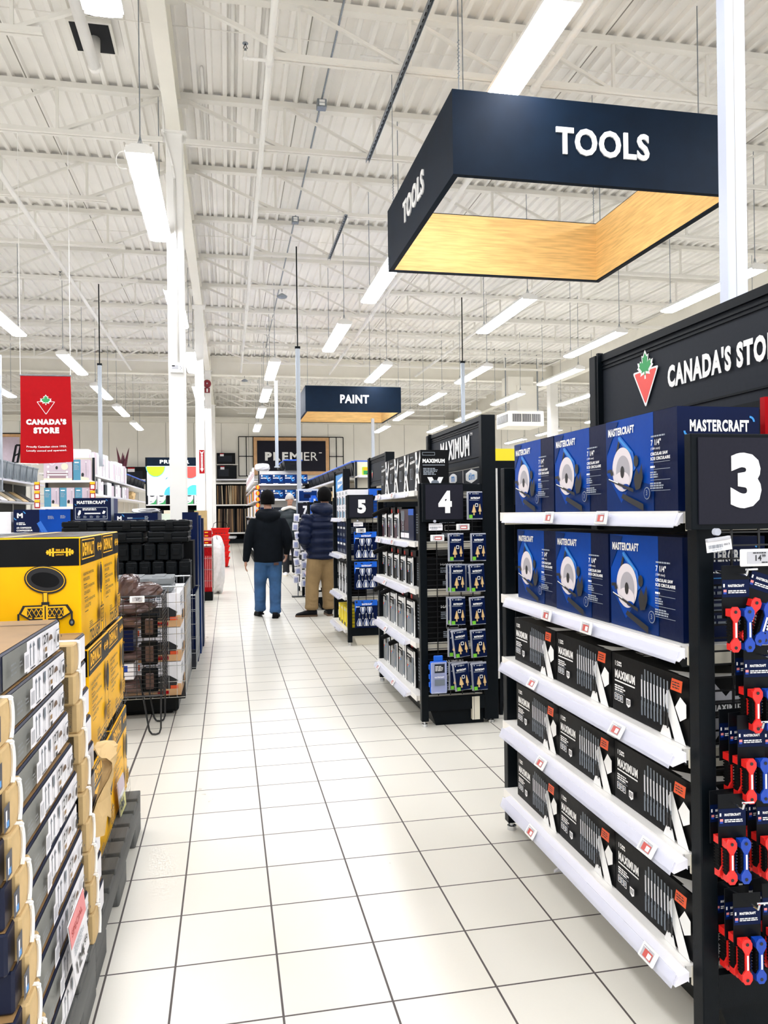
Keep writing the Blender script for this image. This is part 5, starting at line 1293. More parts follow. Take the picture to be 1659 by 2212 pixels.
# ------------------------------------------------------------------ black wire dump bin
def wire_bin():
    r = thing('wire_bin', 'black wire bin on hairpin legs filled with plastic wrapped goods', 'bin', (-.41, 5.0, 0)); W, D, z0, z1 = .62, .36, .25, .87
    R = .0035
    def panel(name, f):
        b = MB(); f(b); return b.build(name, r)
    def front(y):
        def fn(b):
            z = z0
            while z < z1-.03: b.bar((-W, y, z), (0, y, z), .0022, 'wire_black', 4); z += .026
            for i in range(9): b.bar((-W+i*W/8, y+.003, z0), (-W+i*W/8, y+.003, z1), .003, 'wire_black', 4)
            b.bar((-W, y, z1), (0, y, z1), .006, 'wire_black', 6); b.bar((-W, y, z0), (0, y, z0), .006, 'wire_black', 6)
        return fn
    panel('front_panel', front(0)); panel('back_panel', front(D))
    def side(x):
        def fn(b):
            z = z0
            while z < z1: b.bar((x, 0, z), (x, D, z), .0028, 'wire_black', 4); z += .024
            for i in range(6): b.bar((x, i*D/5, z0), (x, i*D/5, z1), .003, 'wire_black', 4)
            b.bar((x, 0, z1), (x, D, z1), .006, 'wire_black', 6)
        return fn
    panel('side_panel', side(0)); panel('side_panel', side(-W))
    panel('floor_grid', lambda b: [b.bar((-W, i*D/8, z0), (0, i*D/8, z0), .003, 'wire_black', 4) for i in range(9)])
    for x, y in ((0, .02), (0, D-.02), (-W, .02), (-W, D-.02)):
        s = 1 if x == 0 else -1; b = MB(); px = x-.012*s
        pts = [(px-.13*s, y, z0+.12), (px-.075*s, y, .03), (px-.06*s, y, .008), (px-.035*s, y, .005), (px-.015*s, y, .012), (px-.005*s, y, .04), (px, y, z0+.12)]
        b.path(pts, .006, 'wire_black', 6); b.build('hairpin_leg', r)
    return r
wire_bin()
def lump(name, loc, size, m, label, cat, seed, rot=0.0, amp=.12):
    """crumpled soft pack"""
    b = MB(); rn = random.Random(seed); ph = [rn.random()*6 for _ in range(6)]; n, k = 20, 12; vs = []; fs = []
    for a in range(k+1):
        th = PI*a/k
        for i in range(n):
            p = 2*PI*i/n; rr = 1+amp*math.sin(3*p+ph[0]+2*th)+amp*.7*math.sin(7*p+ph[1])*math.sin(5*th+ph[2])+amp*.4*math.sin(11*p+9*th+ph[3])
            e = .55; cx, sx = math.cos(p), math.sin(p); ct, st = -math.cos(th), math.sin(th)
            def sg(v): return math.copysign(abs(v)**e, v)
            vs.append((size[0]/2*sg(st)*sg(cx)*rr, size[1]/2*sg(st)*sg(sx)*rr, size[2]/2*sg(ct)*(1+.08*math.sin(4*p+ph[4]))+size[2]/2))
    for a in range(k):
        for i in range(n):
            j = (i+1) % n; fs.append((a*n+i, a*n+j, a*n+n+j, a*n+n+i))
    b.add(vs, fs, m); o = b.build(name, loc=loc, rotz=rot); return tag(o, label, cat)
lump('wrapped_pack', (-.62, 5.16, .845), (.12, .2, .15), 'brown_wrap', 'upright plastic wrapped brown pack on top of the black wire bin', 'pack', 1)
lump('wrapped_pack', (-.53, 5.17, .842), (.18, .2, .1), 'brown_wrap', 'slumped plastic wrapped brown pack on the right of the black wire bin', 'pack', 2, .3)
plain = [(-.62, .25, .09, 'brown_wrap'), (-.62, .345, .1, 'label_white'), (-.62, .45, .07, 'brown_wrap'), (-.62, .525, .13, 'navy_box'), (-.62, .66, .08, 'brown_wrap'), (-.62, .745, .09, 'brown_wrap')]
for k, (x, z, h, m) in enumerate(plain):
    w = .36 if k % 2 else .58
    if m == 'brown_wrap': lump('wrapped_pack', (-.72, 5.18, z+.004), (.5, .24, h*.9), m, f'brown plastic wrapped pack inside the black wire bin, {("lowest", "", "above the white box", "", "above the blue box", "just under the rim")[k]}', 'pack', 5+k, 0, .06)
    else:
        def fp(b, d, ww, h, m=m):
            f = near_face(b, 0, d, 0, 0, h)
            if m == 'navy_box': f.text('MASTERCRAFT', d*.06, h*.62, h*.2, 'white_print', w=d*.7, bold=.05); f.rect(d*.5, h*.38, d*.85, h*.48, 'yellow_print'); f.greek(d*.06, h*.1, d*.6, h*.2, 2, 'grey_print')
            else: f.rect(d*.05, h*.5, d*.9, h*.9, 'blue_tool'); f.text('mastercraft', d*.1, h*.58, h*.2, 'white_print', w=d*.5, bold=.03)
        plain_box('packed_carton', -.95, -.95+w, 5.05, 5.3, z+.004, z+h, m, fp, 'navy lettered box inside the black wire bin' if m == 'navy_box' else 'white and blue box low inside the black wire bin')
# right-hand contents: hanging clear packs with dark shoe shaped inserts
for k, z in enumerate((.27, .44, .61)):
    b = MB(); b.cbox(-.05, .05, -.015, .015, 0, .15, 'case_black', .012); b.cbox(-.03, .03, -.02, .02, .02, .12, 'brown_wrap', .01)
    o = b.build('clear_pack', loc=(-.49, 5.03, z)); tag(o, f'dark boxed pack against the front wires of the black bin, {("lowest", "middle", "upper")[k]} of three', 'pack')
esl_price(-.60, 4.985, .835, .088, .04, '37', False, 'white price tag on the rim of the black wire bin')

# ------------------------------------------------------------------ chrome wire cages
def cage(x0, x1, y0, y1, z0, z1, label, step=.05, base=True):
    r = thing('wire_cage', label, 'cage', (x1, y0, 0)); W, D = x1-x0, y1-y0
    def grid(name, axis, c):
        b = MB(); L = W if axis == 'x' else D; n = max(2, int(L/step)); P = (lambda a, z: (-W+a, c, z)) if axis == 'x' else (lambda a, z: (c, a, z))
        for i in range(n+1): b.bar(P(i*L/n, z0), P(i*L/n, z1), .0022, 'wire_chrome', 4)
        m = int((z1-z0)/.1)
        for i in range(m+1): b.bar(P(0, z0+i*(z1-z0)/m), P(L, z0+i*(z1-z0)/m), .0028, 'wire_chrome', 4)
        b.bar(P(0, z1), P(L, z1), .006, 'wire_chrome', 6); b.build(name, r)
    grid('front_panel', 'x', 0); grid('back_panel', 'x', D); grid('side_panel', 'y', 0); grid('side_panel', 'y', -W)
    if base:
        b = MB(); b.cbox(-W+.04, -.05, .06, D-.04, .02, z0-.01, 'case_black', .02); b.cbox(-W+.08, -.09, .1, D-.08, 0.0, .03, 'case_black', .01); b.build('plinth', r)
        b = MB(); b.box(-W, 0, 0, D, z0-.012, z0-.002, 'case_black'); b.build('floor_plate', r)
    return r
cage(-1.0, -.30, 5.46, 6.40, .13, .885, 'grey wire cage holding boxed tools, right behind the black wire bin')
def tool_art(seed):
    def fn(b, d, w, h):
        rn = random.Random(seed); f = near_face(b, 0, d, 0, 0, h)
        f.rect(0, 0, d, h*.35, 'wood_trim'); f.rect(d*.05, h*.78, d*.3, h*.95, 'orange_print'); f.greek(d*.4, h*.8, d*.4, h*.14, 2, 'mid_print'); f.poly([(d*.25, h*.2), (d*.3, h*.55), (d*.8, h*.6), (d*.95, h*.45), (d*.9, h*.2)], 'black_print'); f.rect(d*.82, h*.2, d*.95, h*.3, 'orange_print'); f.rect(d*.6, h*.05, d*.8, h*.15, 'red')
        a = aisle_face(b, d, 0, w, 0, h); a.rect(0, 0, w, h*.3, 'wood_trim'); a.greek(w*.1, h*.6, w*.6, h*.3, 4, 'mid_print'); a.rect(w*.5, h*.1, w*.9, h*.4, 'black_print')
    return fn
for k in range(3):
    z = .135+k*.235
    plain_box('tool_carton', -.72, -.33, 5.5, 5.85, z, z+.23, 'label_white', tool_art(k), f'white box printed with an orange and black tool in the wire cage, {("lowest", "middle", "uppermost")[k]} of three')
    plain_box('tool_carton', -.72, -.33, 5.9, 6.3, z, z+.23, 'label_white', tool_art(k+5), f'white tool box at the far side of the wire cage, {("lowest", "middle", "uppermost")[k]} of three')
def hard_case(w, d, h, m, latch=1):
    r = thing('tool_case', 'x', 'case', (0, -50, 0))
    b = MB(); b.cbox(0, w, 0, d, 0, h*.46, m, .012); b.box(.02, w-.02, -.003, 0, h*.2, h*.22, m); b.build('base', r)
    b = MB(); b.cbox(0, w, 0, d, h*.49, h, m, .012); b.box(.015, w-.015, .01, d-.01, h*.45, h*.5, 'rubber')
    for i in range(3): b.cbox(w*(.12+.3*i), w*(.28+.3*i), d*.1, d*.9, h-.002, h+.006, m, .003)
    b.build('lid', r)
    for i in range(latch):
        x = w/2+(i-(latch-1)/2)*w*.5
        b = MB(); b.cbox(x-.032, x+.032, -.012, .002, h*.22, h*.86, m, .004); b.box(x-.02, x+.02, -.014, -.012, h*.3, h*.34, 'rubber'); b.build('latch', r)
    return r
g = hard_case(.5, .3, .10, 'case_grey', 2); g.location = (-.88, 5.52, .845+.0); g['label'] = 'long grey tool case lying on top of the wire cage'
g['group'] = 'tool cases'
# ------------------------------------------------------------------ stack of black cases
cage(-1.45, -.27, 6.48, 7.35, .13, .72, 'grey wire cage under the stack of black cases', .06)
hc = hard_case(.325, .5, .085, 'case_black'); first = True
for lay, (z, xs) in enumerate(((1.155, (-.645, -.975)), (1.245, (-.632, -.965, -1.298)))):
    for k, x in enumerate(xs):
        if lay == 0 and k == 1: x = -1.0
        o = hc if first else dup(hc, (0,0,0)); first = False
        o.location = (x, 6.52, z); o['group'] = 'black tool cases'
        o['label'] = f'flat black tool case, {("lower", "top")[lay]} layer of the black stack, {("rightmost", "second from right", "third from right")[k]}'
def upright_case():
    r = thing('upright_case', 'x', 'case', (0, -50, 0), 0, 'small black cases standing upright in rows'); w, d, h = .092, .3, .128
    b = MB(); b.cbox(0, w, 0, d, 0, h, 'case_black', .008); b.box(w*.48, w*.52, -.002, d+.001, .01, h-.01, 'rubber'); b.build('shell', r)
    b = MB(); b.cbox(w*.2, w*.8, -.01, .002, h*.3, h*.7, 'case_black', .003); b.build('clasp', r)
    b = MB(); b.cbox(w*.1, w*.9, .02, .2, h, h+.012, 'case_black', .004); b.build('grip', r)
    return r
uc = upright_case(); first = True
for lay, z in enumerate((.735, .865, 1.01)):
    for k in range(9):
        x = -.40-k*.104-(.065 if lay == 2 else 0)
        o = uc if first else dup(uc, (0,0,0)); first = False
        o.location = (x-.0, 6.53+.005*(k % 2), z); o['label'] = f'small upright black case, {("bottom", "middle", "upper")[lay]} row, {("rightmost", "second", "third", "fourth", "fifth", "sixth", "seventh", "eighth", "ninth")[k]} from the right' if k else f'small upright black case, {("bottom", "middle", "upper")[lay]} row, rightmost'
plain_box('packed_carton', -1.4, -.3, 6.9, 7.3, .735, 1.15, 'black_box', None, 'large dark carton behind the small upright black cases')
# tall navy cartons at the aisle side, behind the cases
for k in range(3):
    plain_box('tall_carton', -.42, -.285+.012*k, 7.45+k*.42, 7.83+k*.42, 0.0, 1.40-.03*k, 'navy_box' if k != 1 else 'blue_deep', None, f'tall navy carton standing beside the nearest column, {("nearest", "middle", "farthest")[k]} of three')
# ------------------------------------------------------------------ blue boxes on top
def blue_base(x0, x1, z, n, lab):
    for k in range(n): plain_box('navy_carton', x0, x1, 8.5, 9.0, k*z/n, (k+1)*z/n-.002, 'navy_box', None, f'{lab}, {("lowest", "middle", "upper")[k]} of its pile')
blue_base(-2.15, -1.6, 1.2, 2, 'navy carton hidden under the wide navy box lettered M')
blue_base(-1.575, -1.06, 1.3, 2, 'navy carton under the upright lettered navy box')
blue_base(-1.05, -.75, 1.3, 2, 'navy carton under the long flat navy box')
def bm(b, d, w, h):
    f = near_face(b, 0, d, 0, 0, h); mlogo(f, 'M', d*.06, h*.66, h*.2, d*.1); f.text('8', d*.05, h*.38, h*.1, 'white_print'); f.greek(d*.09, h*.36, d*.14, h*.13, 2, 'white_print', .6); f.text('AIR COMPRESSOR', d*.05, h*.22, h*.07, 'white_print', w=d*.26, bold=.04); f.text('COMPRESSEUR', d*.05, h*.11, h*.07, 'white_print', w=d*.28, bold=.04); f.rect(d*.45, 0, d, h, 'blue_box'); f.line(d*.45, h*.5, d*.58, 0, .03, 'saw_blue'); f.line(d*.42, h*.45, d*.52, 0, .02, 'saw_blue'); f.greek(d*.6, h*.6, d*.12, h*.14, 4, 'grey_print', .5); f.greek(d*.82, h*.62, d*.1, h*.14, 4, 'grey_print', .5)
plain_box('navy_carton', -2.15, -1.6, 8.5, 9.0, 1.2, 1.45, 'navy_box', bm, 'wide navy box with a white letter M and a blue handle picture')
def mc(b, d, w, h):
    f = near_face(b, 0, d, 0, 0, h); mlogo(f, 'MASTERCRAFT', d*.1, h*.76, h*.13, d*.76); f.outline(d*.06, h*.16, d*.9, h*.62, .006, 'grey_print'); f.greek(d*.25, h*.5, d*.5, h*.1, 2, 'white_print', .6); f.rect(d*.3, h*.36, d*.72, h*.41, 'white_print'); f.poly([(d*.12, h*.36), (d*.16, h*.52), (d*.21, h*.5), (d*.2, h*.38), (d*.15, h*.3)], 'white_print'); f.poly([(d*.76, h*.38), (d*.8, h*.5), (d*.86, h*.46), (d*.82, h*.36)], 'white_print')
    for k in range(5): f.greek(d*(.1+.17*k), h*.2, d*.1, h*.1, 3, 'grey_print', .5)
    a = aisle_face(b, d, 0, w, 0, h); a.rect(0, 0, w*.4, h, 'grey_print'); a.rect(w*.4, 0, w, h, 'blue_deep')
plain_box('navy_carton', -1.575, -1.2, 8.5, 9.0, 1.302, 1.565, 'navy_box', mc, 'upright navy box lettered in white, standing above the black case stack')
def fm(b, d, w, h):
    f = near_face(b, 0, d, 0, 0, h); mlogo(f, 'M', d*.07, h*.2, h*.5, d*.1); f.rect(d*.3, h*.4, d*.42, h*.55, 'grey_print'); f.greek(d*.7, h*.3, d*.1, h*.4, 3, 'grey_print'); f.line(d*.42, h*.45, d*.7, h*.45, .003, 'sky_blue')
plain_box('navy_carton', -1.17, -.73, 8.5, 9.0, 1.302, 1.402, 'navy_box', fm, 'long flat navy box with a white letter M beside the column')
lump('foil_bag', (-.86, 8.72, 1.402), (.26, .2, .05), 'bag_white', 'crumpled white bag lying on the flat navy box', 'bag', 21, 0, .2)
def gp(b, d, w, h):
    f = near_face(b, 0, d, 0, 0, h); f.rect(0, h*.1, d*.7, h*.9, 'panel_grey'); f.rect(d*.2, h*.35, d*.3, h*.6, 'grey_print'); f.rect(d*.4, h*.35, d*.5, h*.6, 'grey_print')
plain_box('picture_carton', -2.6, -2.2, 8.6, 8.9, 0.0, 1.43, 'label_white', gp, 'white box with a grey picture at the left edge beside the navy boxes')

# ------------------------------------------------------------------ cardboard and red stock by the second column
def red_stock():
    r = thing('stock_rack', 'low black based wire rack with red stock beside the second column', 'rack', (-.255, 12.7, 0))
    b = MB(); b.cbox(-.30, 0, 0, .6, 0, .14, 'case_black', .01); b.build('base', r)
    for x in (-.3, 0):
        for y in (0, .6):
            b = MB(); b.bar((x, y, .14), (x, y, 1.0), .006, 'wire_chrome', 6); b.build('upright', r)
    b = MB()
    for z in (.32, .5, .68, .86): b.bar((-.3, 0, z), (0, 0, z), .004, 'wire_chrome', 4); b.bar((0, 0, z), (0, .6, z), .004, 'wire_chrome', 4)
    b.build('wires', r)
red_stock()
plain_box('cardboard_box', -.53, -.41, 12.72, 13.2, .142, .9, 'kraft', None, 'tall plain brown cardboard box in the red stock rack')
for k in range(5): plain_box('red_box', -.40+k*.028, -.376+k*.028, 12.72, 13.2, .142, .86, 'red', lambda b, d, w, h: near_face(b, 0, d, 0, 0, h).rect(d*.3, h*.1, d*.7, h*.8, 'pink_print'), f'thin red box standing upright in the stock rack, {("first", "second", "third", "fourth", "fifth")[k]} from the left', 'box', 'thin red upright boxes')
for k in range(4): plain_box('red_carton', -.53, -.265, 12.74, 13.2, .905+k*.055, .957+k*.055, ('red', 'pink_print', 'red', 'red')[k], lambda b, d, w, h: (near_face(b, 0, d, 0, 0, h).greek(d*.1, h*.3, d*.4, h*.4, 1, 'white_print'), near_face(b, 0, d, 0, 0, h).rect(d*.6, h*.3, d*.8, h*.6, 'yellow_print')), f'flat red carton lying on the stock rack, {("lowest", "second", "third", "topmost")[k]} of four')
plain_box('cardboard_box', -.53, -.34, 12.76, 13.2, 1.125, 1.445, 'kraft', None, 'plain brown cardboard box standing on the red cartons by the second column')
lump('white_bag', (-.2, 13.9, 0.0), (.26, .5, .98), 'bag_white', 'white bagged goods slumped beside the red stock rack', 'bag', 33, 0, .1)
# ------------------------------------------------------------------ red shopping baskets
def basket(z, k):
    r = thing('shopping_basket', f'red shopping basket, {("lowest", "second", "third", "fourth", "fifth", "topmost")[k]} of the stack past the columns', 'basket', (-.2, 20.9, z), 0, 'stacked red baskets')
    b = MB(); w0, w1, d0, d1, h = .18, .23, .13, .17, .24
    def ring(w, d, z): return [(-w, -d, z), (w, -d, z), (w, d, z), (-w, d, z)]
    b.loft([ring(w0, d0, 0), ring(w1, d1, h), ring(w1+.012, d1+.012, h), ring(w1+.012, d1+.012, h-.03), ring(w1+.002, d1+.002, h-.03)], 'basket_red')
    f = Face(b, (-.2, -.171, .0), (1,0,0), (0,0,1))
    for i in range(4): b.box(-.12+i*.07, -.09+i*.07, -d1-.001, -d1+.03, .08, .12, 'alarm_red')
    b.build('tub', r)
    if k == 5:
        b = MB(); b.path([(-.2, 0, h), (-.17, 0, h+.12), (-.1, 0, h+.16), (.1, 0, h+.16), (.17, 0, h+.12), (.2, 0, h)], .007, 'black', 6); b.build('handle', r)
for k in range(6): basket(.012+k*.155, k)
b = MB(); b.cbox(-.42, .02, 20.7, 21.1, 0, .01, 'black', .004); tag(b.build('basket_stand'), 'thin black base plate under the red basket stack', 'stand')

# ================================================================== background, left
def gondola(x0, x1, y0, y1, top, shelves, label, face='right', m='shelf_white', back='shelf_cream', peg=False):
    """long shelf run along the aisle; shelves open to both sides"""
    r = thing('shelf_run', label, 'shelf unit', ((x0+x1)/2, y0, 0)); W, L = x1-x0, y1-y0
    b = MB(); b.box(-.02, .02, 0, L, .1, top, back); b.build('spine', r)
    b = MB(); b.box(-W/2, W/2, 0, L, 0, .1, 'charcoal'); b.build('plinth', r)
    n = max(2, int(L/1.2)+1)
    for i in range(n+1):
        y = min(i*L/n, L-.04); b = MB(); b.box(-.03, .03, y, y+.04, 0.1, top+.02, m); b.build('upright', r)
    for z in shelves:
        b = MB(); b.box(-W/2, W/2, .02, L, z-.03, z, m); b.box(-W/2-.012, -W/2, .02, L, z-.035, z+.005, 'rail_white'); b.box(W/2, W/2+.012, .02, L, z-.035, z+.005, 'rail_white'); b.build('shelf', r)
    return r
def endcap(x0, x1, y, top, shelves, label, back='shelf_cream', depth=.45, m='shelf_white', ups=True):
    r = thing('end_display', label, 'shelf unit', ((x0+x1)/2, y, 0)); W = x1-x0
    b = MB(); b.box(-W/2, W/2, depth-.03, depth, .1, top, back)
    k = 0
    b.build('back_panel', r)
    b = MB(); b.box(-W/2, W/2, .02, depth, 0, .1, 'charcoal'); b.build('plinth', r)
    for x in (-W/2, W/2-.035):
        b = MB(); b.box(x, x+.035, depth-.09, depth-.03, .1, top, 'panel_grey'); b.build('upright', r)
    for z in shelves:
        b = MB(); b.box(-W/2, W/2, 0, depth-.03, z-.025, z, m); b.box(-W/2, W/2, -.015, 0, z-.035, z+.006, 'rail_white'); b.build('shelf', r)
    return r
endcap(-3.20, -2.36, 14.4, 2.44, [.3, .7, 1.12, 1.545, 2.01], 'white end shelf with teal and pink picture boxes, under the red banner', 'peg_back')
def lampbox(b, d, w, h):
    f = near_face(b, 0, d, 0, 0, h); f.rect(0, 0, d*.47, h, 'teal_print'); f.greek(d*.08, h*.82, d*.3, h*.08, 1, 'white_print', .7, 0); f.greek(d*.06, h*.5, d*.36, h*.26, 4, 'grey_print', .4); f.rect(d*.47, 0, d, h, 'lilac_print'); f.line(d*.82, h*.2, d*.82, h*.86, .006, 'mid_print'); f.rect(d*.77, h*.86, d*.87, h*.9, 'white_print'); f.ell(d*.6, h*.28, d*.09, h*.09, 'black_print', 12); f.rect(d*.5, h*.18, d*.66, h*.22, 'black_print'); f.poly([(d*.47, h*.0), (d, 0), (d, h*.12), (d*.47, h*.2)], 'cream')
for k in range(4): plain_box('lamp_carton', -3.145+k*.255, -2.90+k*.255 if k < 2 else -2.895+k*.255, 14.42, 14.7, 1.546, 1.885, 'lilac_print', lampbox, f'teal and pink picture box on the lower shelf under the red banner, {("leftmost", "second from left", "third from left", "rightmost")[k]}') if k < 3 else None
plain_box('lamp_carton', -2.66, -2.40, 14.42, 14.7, 2.011, 2.38, 'lilac_print', lampbox, 'teal and pink picture box on the upper shelf, right of the bedroom picture box')
def bedbox(b, d, w, h):
    f = near_face(b, 0, d, 0, 0, h); f.rect(d*.1, h*.1, d*.86, h*.4, 'mauve_print'); f.rect(d*.2, h*.4, d*.78, h*.62, 'lilac_print'); f.rect(d*.12, h*.22, d*.84, h*.27, 'label_white'); f.rect(d*.15, h*.34, d*.8, h*.38, 'label_white'); f.rect(0, 0, d, h*.1, 'cream')
    for k in range(4): f.ell(d*.16, h*(.15+.22*k), .02, .022, 'label_white', 10); f.ell(d*.82, h*(.15+.22*k), .02, .022, 'label_white', 10)
    f.ell(d*.3, h*.78, .045, .05, 'label_white', 16); f.ell(d*.3, h*.78, .035, .04, 'lilac_print', 16); f.ell(d*.46, h*.55, .02, .03, 'black_print', 10); f.ell(d*.74, h*.6, .06, .06, 'cream', 12)
plain_box('picture_carton', -3.15, -2.68, 14.42, 14.7, 2.011, 2.42, 'lilac_print', bedbox, 'wide mauve box with a bedroom picture under the red banner')
for side, x in (('left', -3.25), ('right', -2.335)):
    for k in range(3):
        b = MB(); b.box(-.045, .045, -.008, 0, 0, .14, 'red'); b.box(-.03, .03, -.010, -.008, .02, .09, 'label_white'); b.cbox(-.04, .04, -.03, 0, .1, .145, 'yellow_print', .006)
        tag(b.build('clip_pack', loc=(x, 14.38, 1.53+k*.155)), f'small red and yellow pack hanging {side} of the teal boxes, {("lowest", "middle", "uppermost")[k]}', 'pack', None)
# run of shelves with paper white cartons
gondola(-3.35, -2.5, 15.0, 26.5, 2.15, [.35, .8, 1.3, 1.81, 2.18], 'long white shelf run full of pale cartons, right of the red banner')
rnd = random.Random(12)
def spine_print(b, d, w, h):
    a = aisle_face(b, d, 0, w, 0, h); k = rnd.random()
    if k < .4: a.rect(w*.2, h*.3, w*.8, h*.8, 'lilac_print')
    elif k < .6: a.poly([(w*.2, h*.2), (w*.9, h*.5), (w*.4, h*.9)], 'paper_pale')
    n = near_face(b, 0, d, 0, 0, h); n.rect(d*.6, h*.1, d*.9, h*.5, 'mid_print')
y = 15.1; i = 0
while y < 20.3:
    wd = .22+rnd.random()*.12; hh = .36+rnd.random()*.12
    plain_box('pale_carton', -2.85, -2.49-rnd.random()*.04, y, y+wd, 2.182, 2.182+hh, ('label_white', 'label_white', 'lilac_print')[i % 3], spine_print, 'tall pale carton standing in the row on the top shelf right of the red banner', 'box', 'pale cartons on the upper shelf'); y += wd+.02; i += 1
y = 15.3; i = 0
while y < 21:
    wd = .2+rnd.random()*.14; hh = .22+rnd.random()*.1
    plain_box('pale_carton', -2.85, -2.5-rnd.random()*.04, y, y+wd, 1.812, 1.812+hh, ('label_white', 'lilac_print', 'panel_grey', 'label_white')[i % 4], spine_print, 'pale or grey carton in the row on the second shelf right of the red banner', 'box', 'cartons on the second shelf'); y += wd+.03; i += 1
lump('paper_bag', (-2.68, 22.6, 1.815), (.26, .45, .24), 'kraft', 'brown paper bag on the second shelf, before the black totes', 'bag', 41)
def tote(w, d, h, m, lid):
    r = thing('storage_tote', 'x', 'tote', (0, -50, 0)); b = MB()
    def ring(k, z): return [(-w/2+k, -d/2+k, z), (w/2-k, -d/2+k, z), (w/2-k, d/2-k, z), (-w/2+k, d/2-k, z)]
    b.loft([ring(.05, 0), ring(.012, h*.93), ring(.0, h*.93), ring(.0, h)], m)
    for sx in (-1, 1):
        for t in (-.3, 0, .3): b.box(sx*(w/2-.03)-.012, sx*(w/2-.03)+.012, t*d-.012, t*d+.012, h*.1, h*.9, m)
    b.box(-.06, .06, -d/2-.01, -d/2+.02, h*.62, h*.72, m); b.build('tub', r)
    if lid:
        b = MB(); b.cbox(-w/2-.012, w/2+.012, -d/2-.012, d/2+.012, h, h+.03, lid, .008); b.cbox(-w/2+.06, w/2-.06, -d/2+.06, d/2-.06, h+.03, h+.045, lid, .006); b.build('lid', r)
    return r
bt = tote(.5, .8, .25, 'tote_black', 'tote_blue')
def put_tote(o0, used, x, y, z, lab, grp, rot=0):
    o = o0 if not used else dup(o0, (0,0,0)); o.location = (x, y, z); o.rotation_euler = (0, 0, rot); o['label'] = lab; o['group'] = grp
for k in range(5): put_tote(bt, k > 0, -2.78, 21.2+k*.9, 2.182, f'black storage tote with blue lid on the left shelf run, {ORD[k]}', 'black totes with blue lids')
gt = tote(.5, .46, .36, 'tote_grey', None)
gondola(-5.1, -4.25, 12.5, 19.5, 2.1, [.35, .8, 1.3, 1.70, 2.13], 'dark shelf run at the left edge carrying grey totes', back='charcoal')
for k in range(9): put_tote(gt, k > 0, -4.5, 14.6+k*.52, 2.131, f'grey open storage tote on the top shelf at the left edge, {("nearest", "second", "third", "fourth", "fifth", "sixth", "seventh", "eighth", "farthest")[k]} of the row', 'grey totes in a row')
for k in range(8):
    y0 = 14.4+k*.55; m = ('mould_tan', 'kraft_dark', 'mould_brown', 'label_white', 'mould_pale', 'grey_box', 'kraft', 'mould_dark')[k]
    b = MB(); b.add([(0, 0, 0), (0, .42, 0), (-.3, .42, .2), (-.3, 0, .2), (0, 0, -.02), (0, .42, -.02), (-.3, .42, .18), (-.3, 0, .18)], [(0,1,2,3), (7,6,5,4), (0,4,5,1), (1,5,6,2), (2,6,7,3), (3,7,4,0)], m)
    tag(b.build('tile_sample', loc=(-4.27, y0, 1.722)), f'sloped floor tile sample board under the grey totes, {("nearest", "second", "third", "fourth", "fifth", "sixth", "seventh", "farthest")[k]}', 'sample')
for k in range(2):
    b = MB(); h = .42
    b.box(-.06, .06, 0, .02, 0, h, 'black'); b.box(-.045, .045, -.003, .023, .05, h-.05, 'shelf_cream')
    b = MB(); b.bar((-.1, 0, 0), (-.02, 0, h), .03, 'black', 4); b.bar((.0, 0, 0), (.08, 0, h), .03, 'black', 4); b.bar((-.02, 0, h), (.08, 0, h), .03, 'black', 4); b.bar((-.1, 0, 0), (.0, 0, 0), .03, 'black', 4); b.bar((-.06, 0, h*.4), (.05, 0, h*.55), .02, 'black', 4)
    tag(b.build('black_frame', loc=(-4.86+k*.3, 19.6+k*.0, 2.66)), f'black open metal frame standing above the grey totes, {("left", "right")[k]} of two', 'frame')
    b2 = MB(); b2.box(-.14, .14, -.12, .12, -.03, 0, 'shelf_white'); b2.box(-.02, .02, -.02, .02, -2.65, -.03, 'shelf_white'); b2.box(-.12, .12, -.1, .1, -2.655, -2.64, 'shelf_white'); tag(b2.build('display_stand', loc=(-4.86+k*.3, 19.6+k*.0, 2.655)), f'tall white stand under the {("left", "right")[k]} black frame', 'shelf')
# small leafy things on top of the left shelf run
def plant(x, y, z, m, n, h, lab, seed, sp=.25):
    r = thing('potted_plant', lab, 'plant', (x, y, z)); rn = random.Random(seed)
    b = MB(); b.lathe([(.07, 0), (.1, .16), (.09, .17)], (0,0,0), 'charcoal', 12); b.build('pot', r)
    b = MB()
    for i in range(n):
        a = rn.random()*6.28; t = rn.random()*sp; hh = h*(.7+rn.random()*.3); w = .05*h/.6
        px, py = math.cos(a), math.sin(a); e = Vector((px*t, py*t, hh)); md = Vector((px*t*.35, py*t*.35, hh*.5)); s = Vector((-py, px, 0))*w
        b.add([(0,0,.14), tuple(md+s), tuple(e), tuple(md-s)], [(0,1,2,3), (3,2,1,0)], m); b.add([(0,0,.142), tuple(md+Vector((px,py,0))*.02), tuple(e)], [(0,1,2), (2,1,0)], m)
    b.build('leaves', r)
plant(-2.62, 20.62, 2.184, 'plant_red', 8, 1.0, 'dark red leafy plant sticking up above the pale cartons', 4)
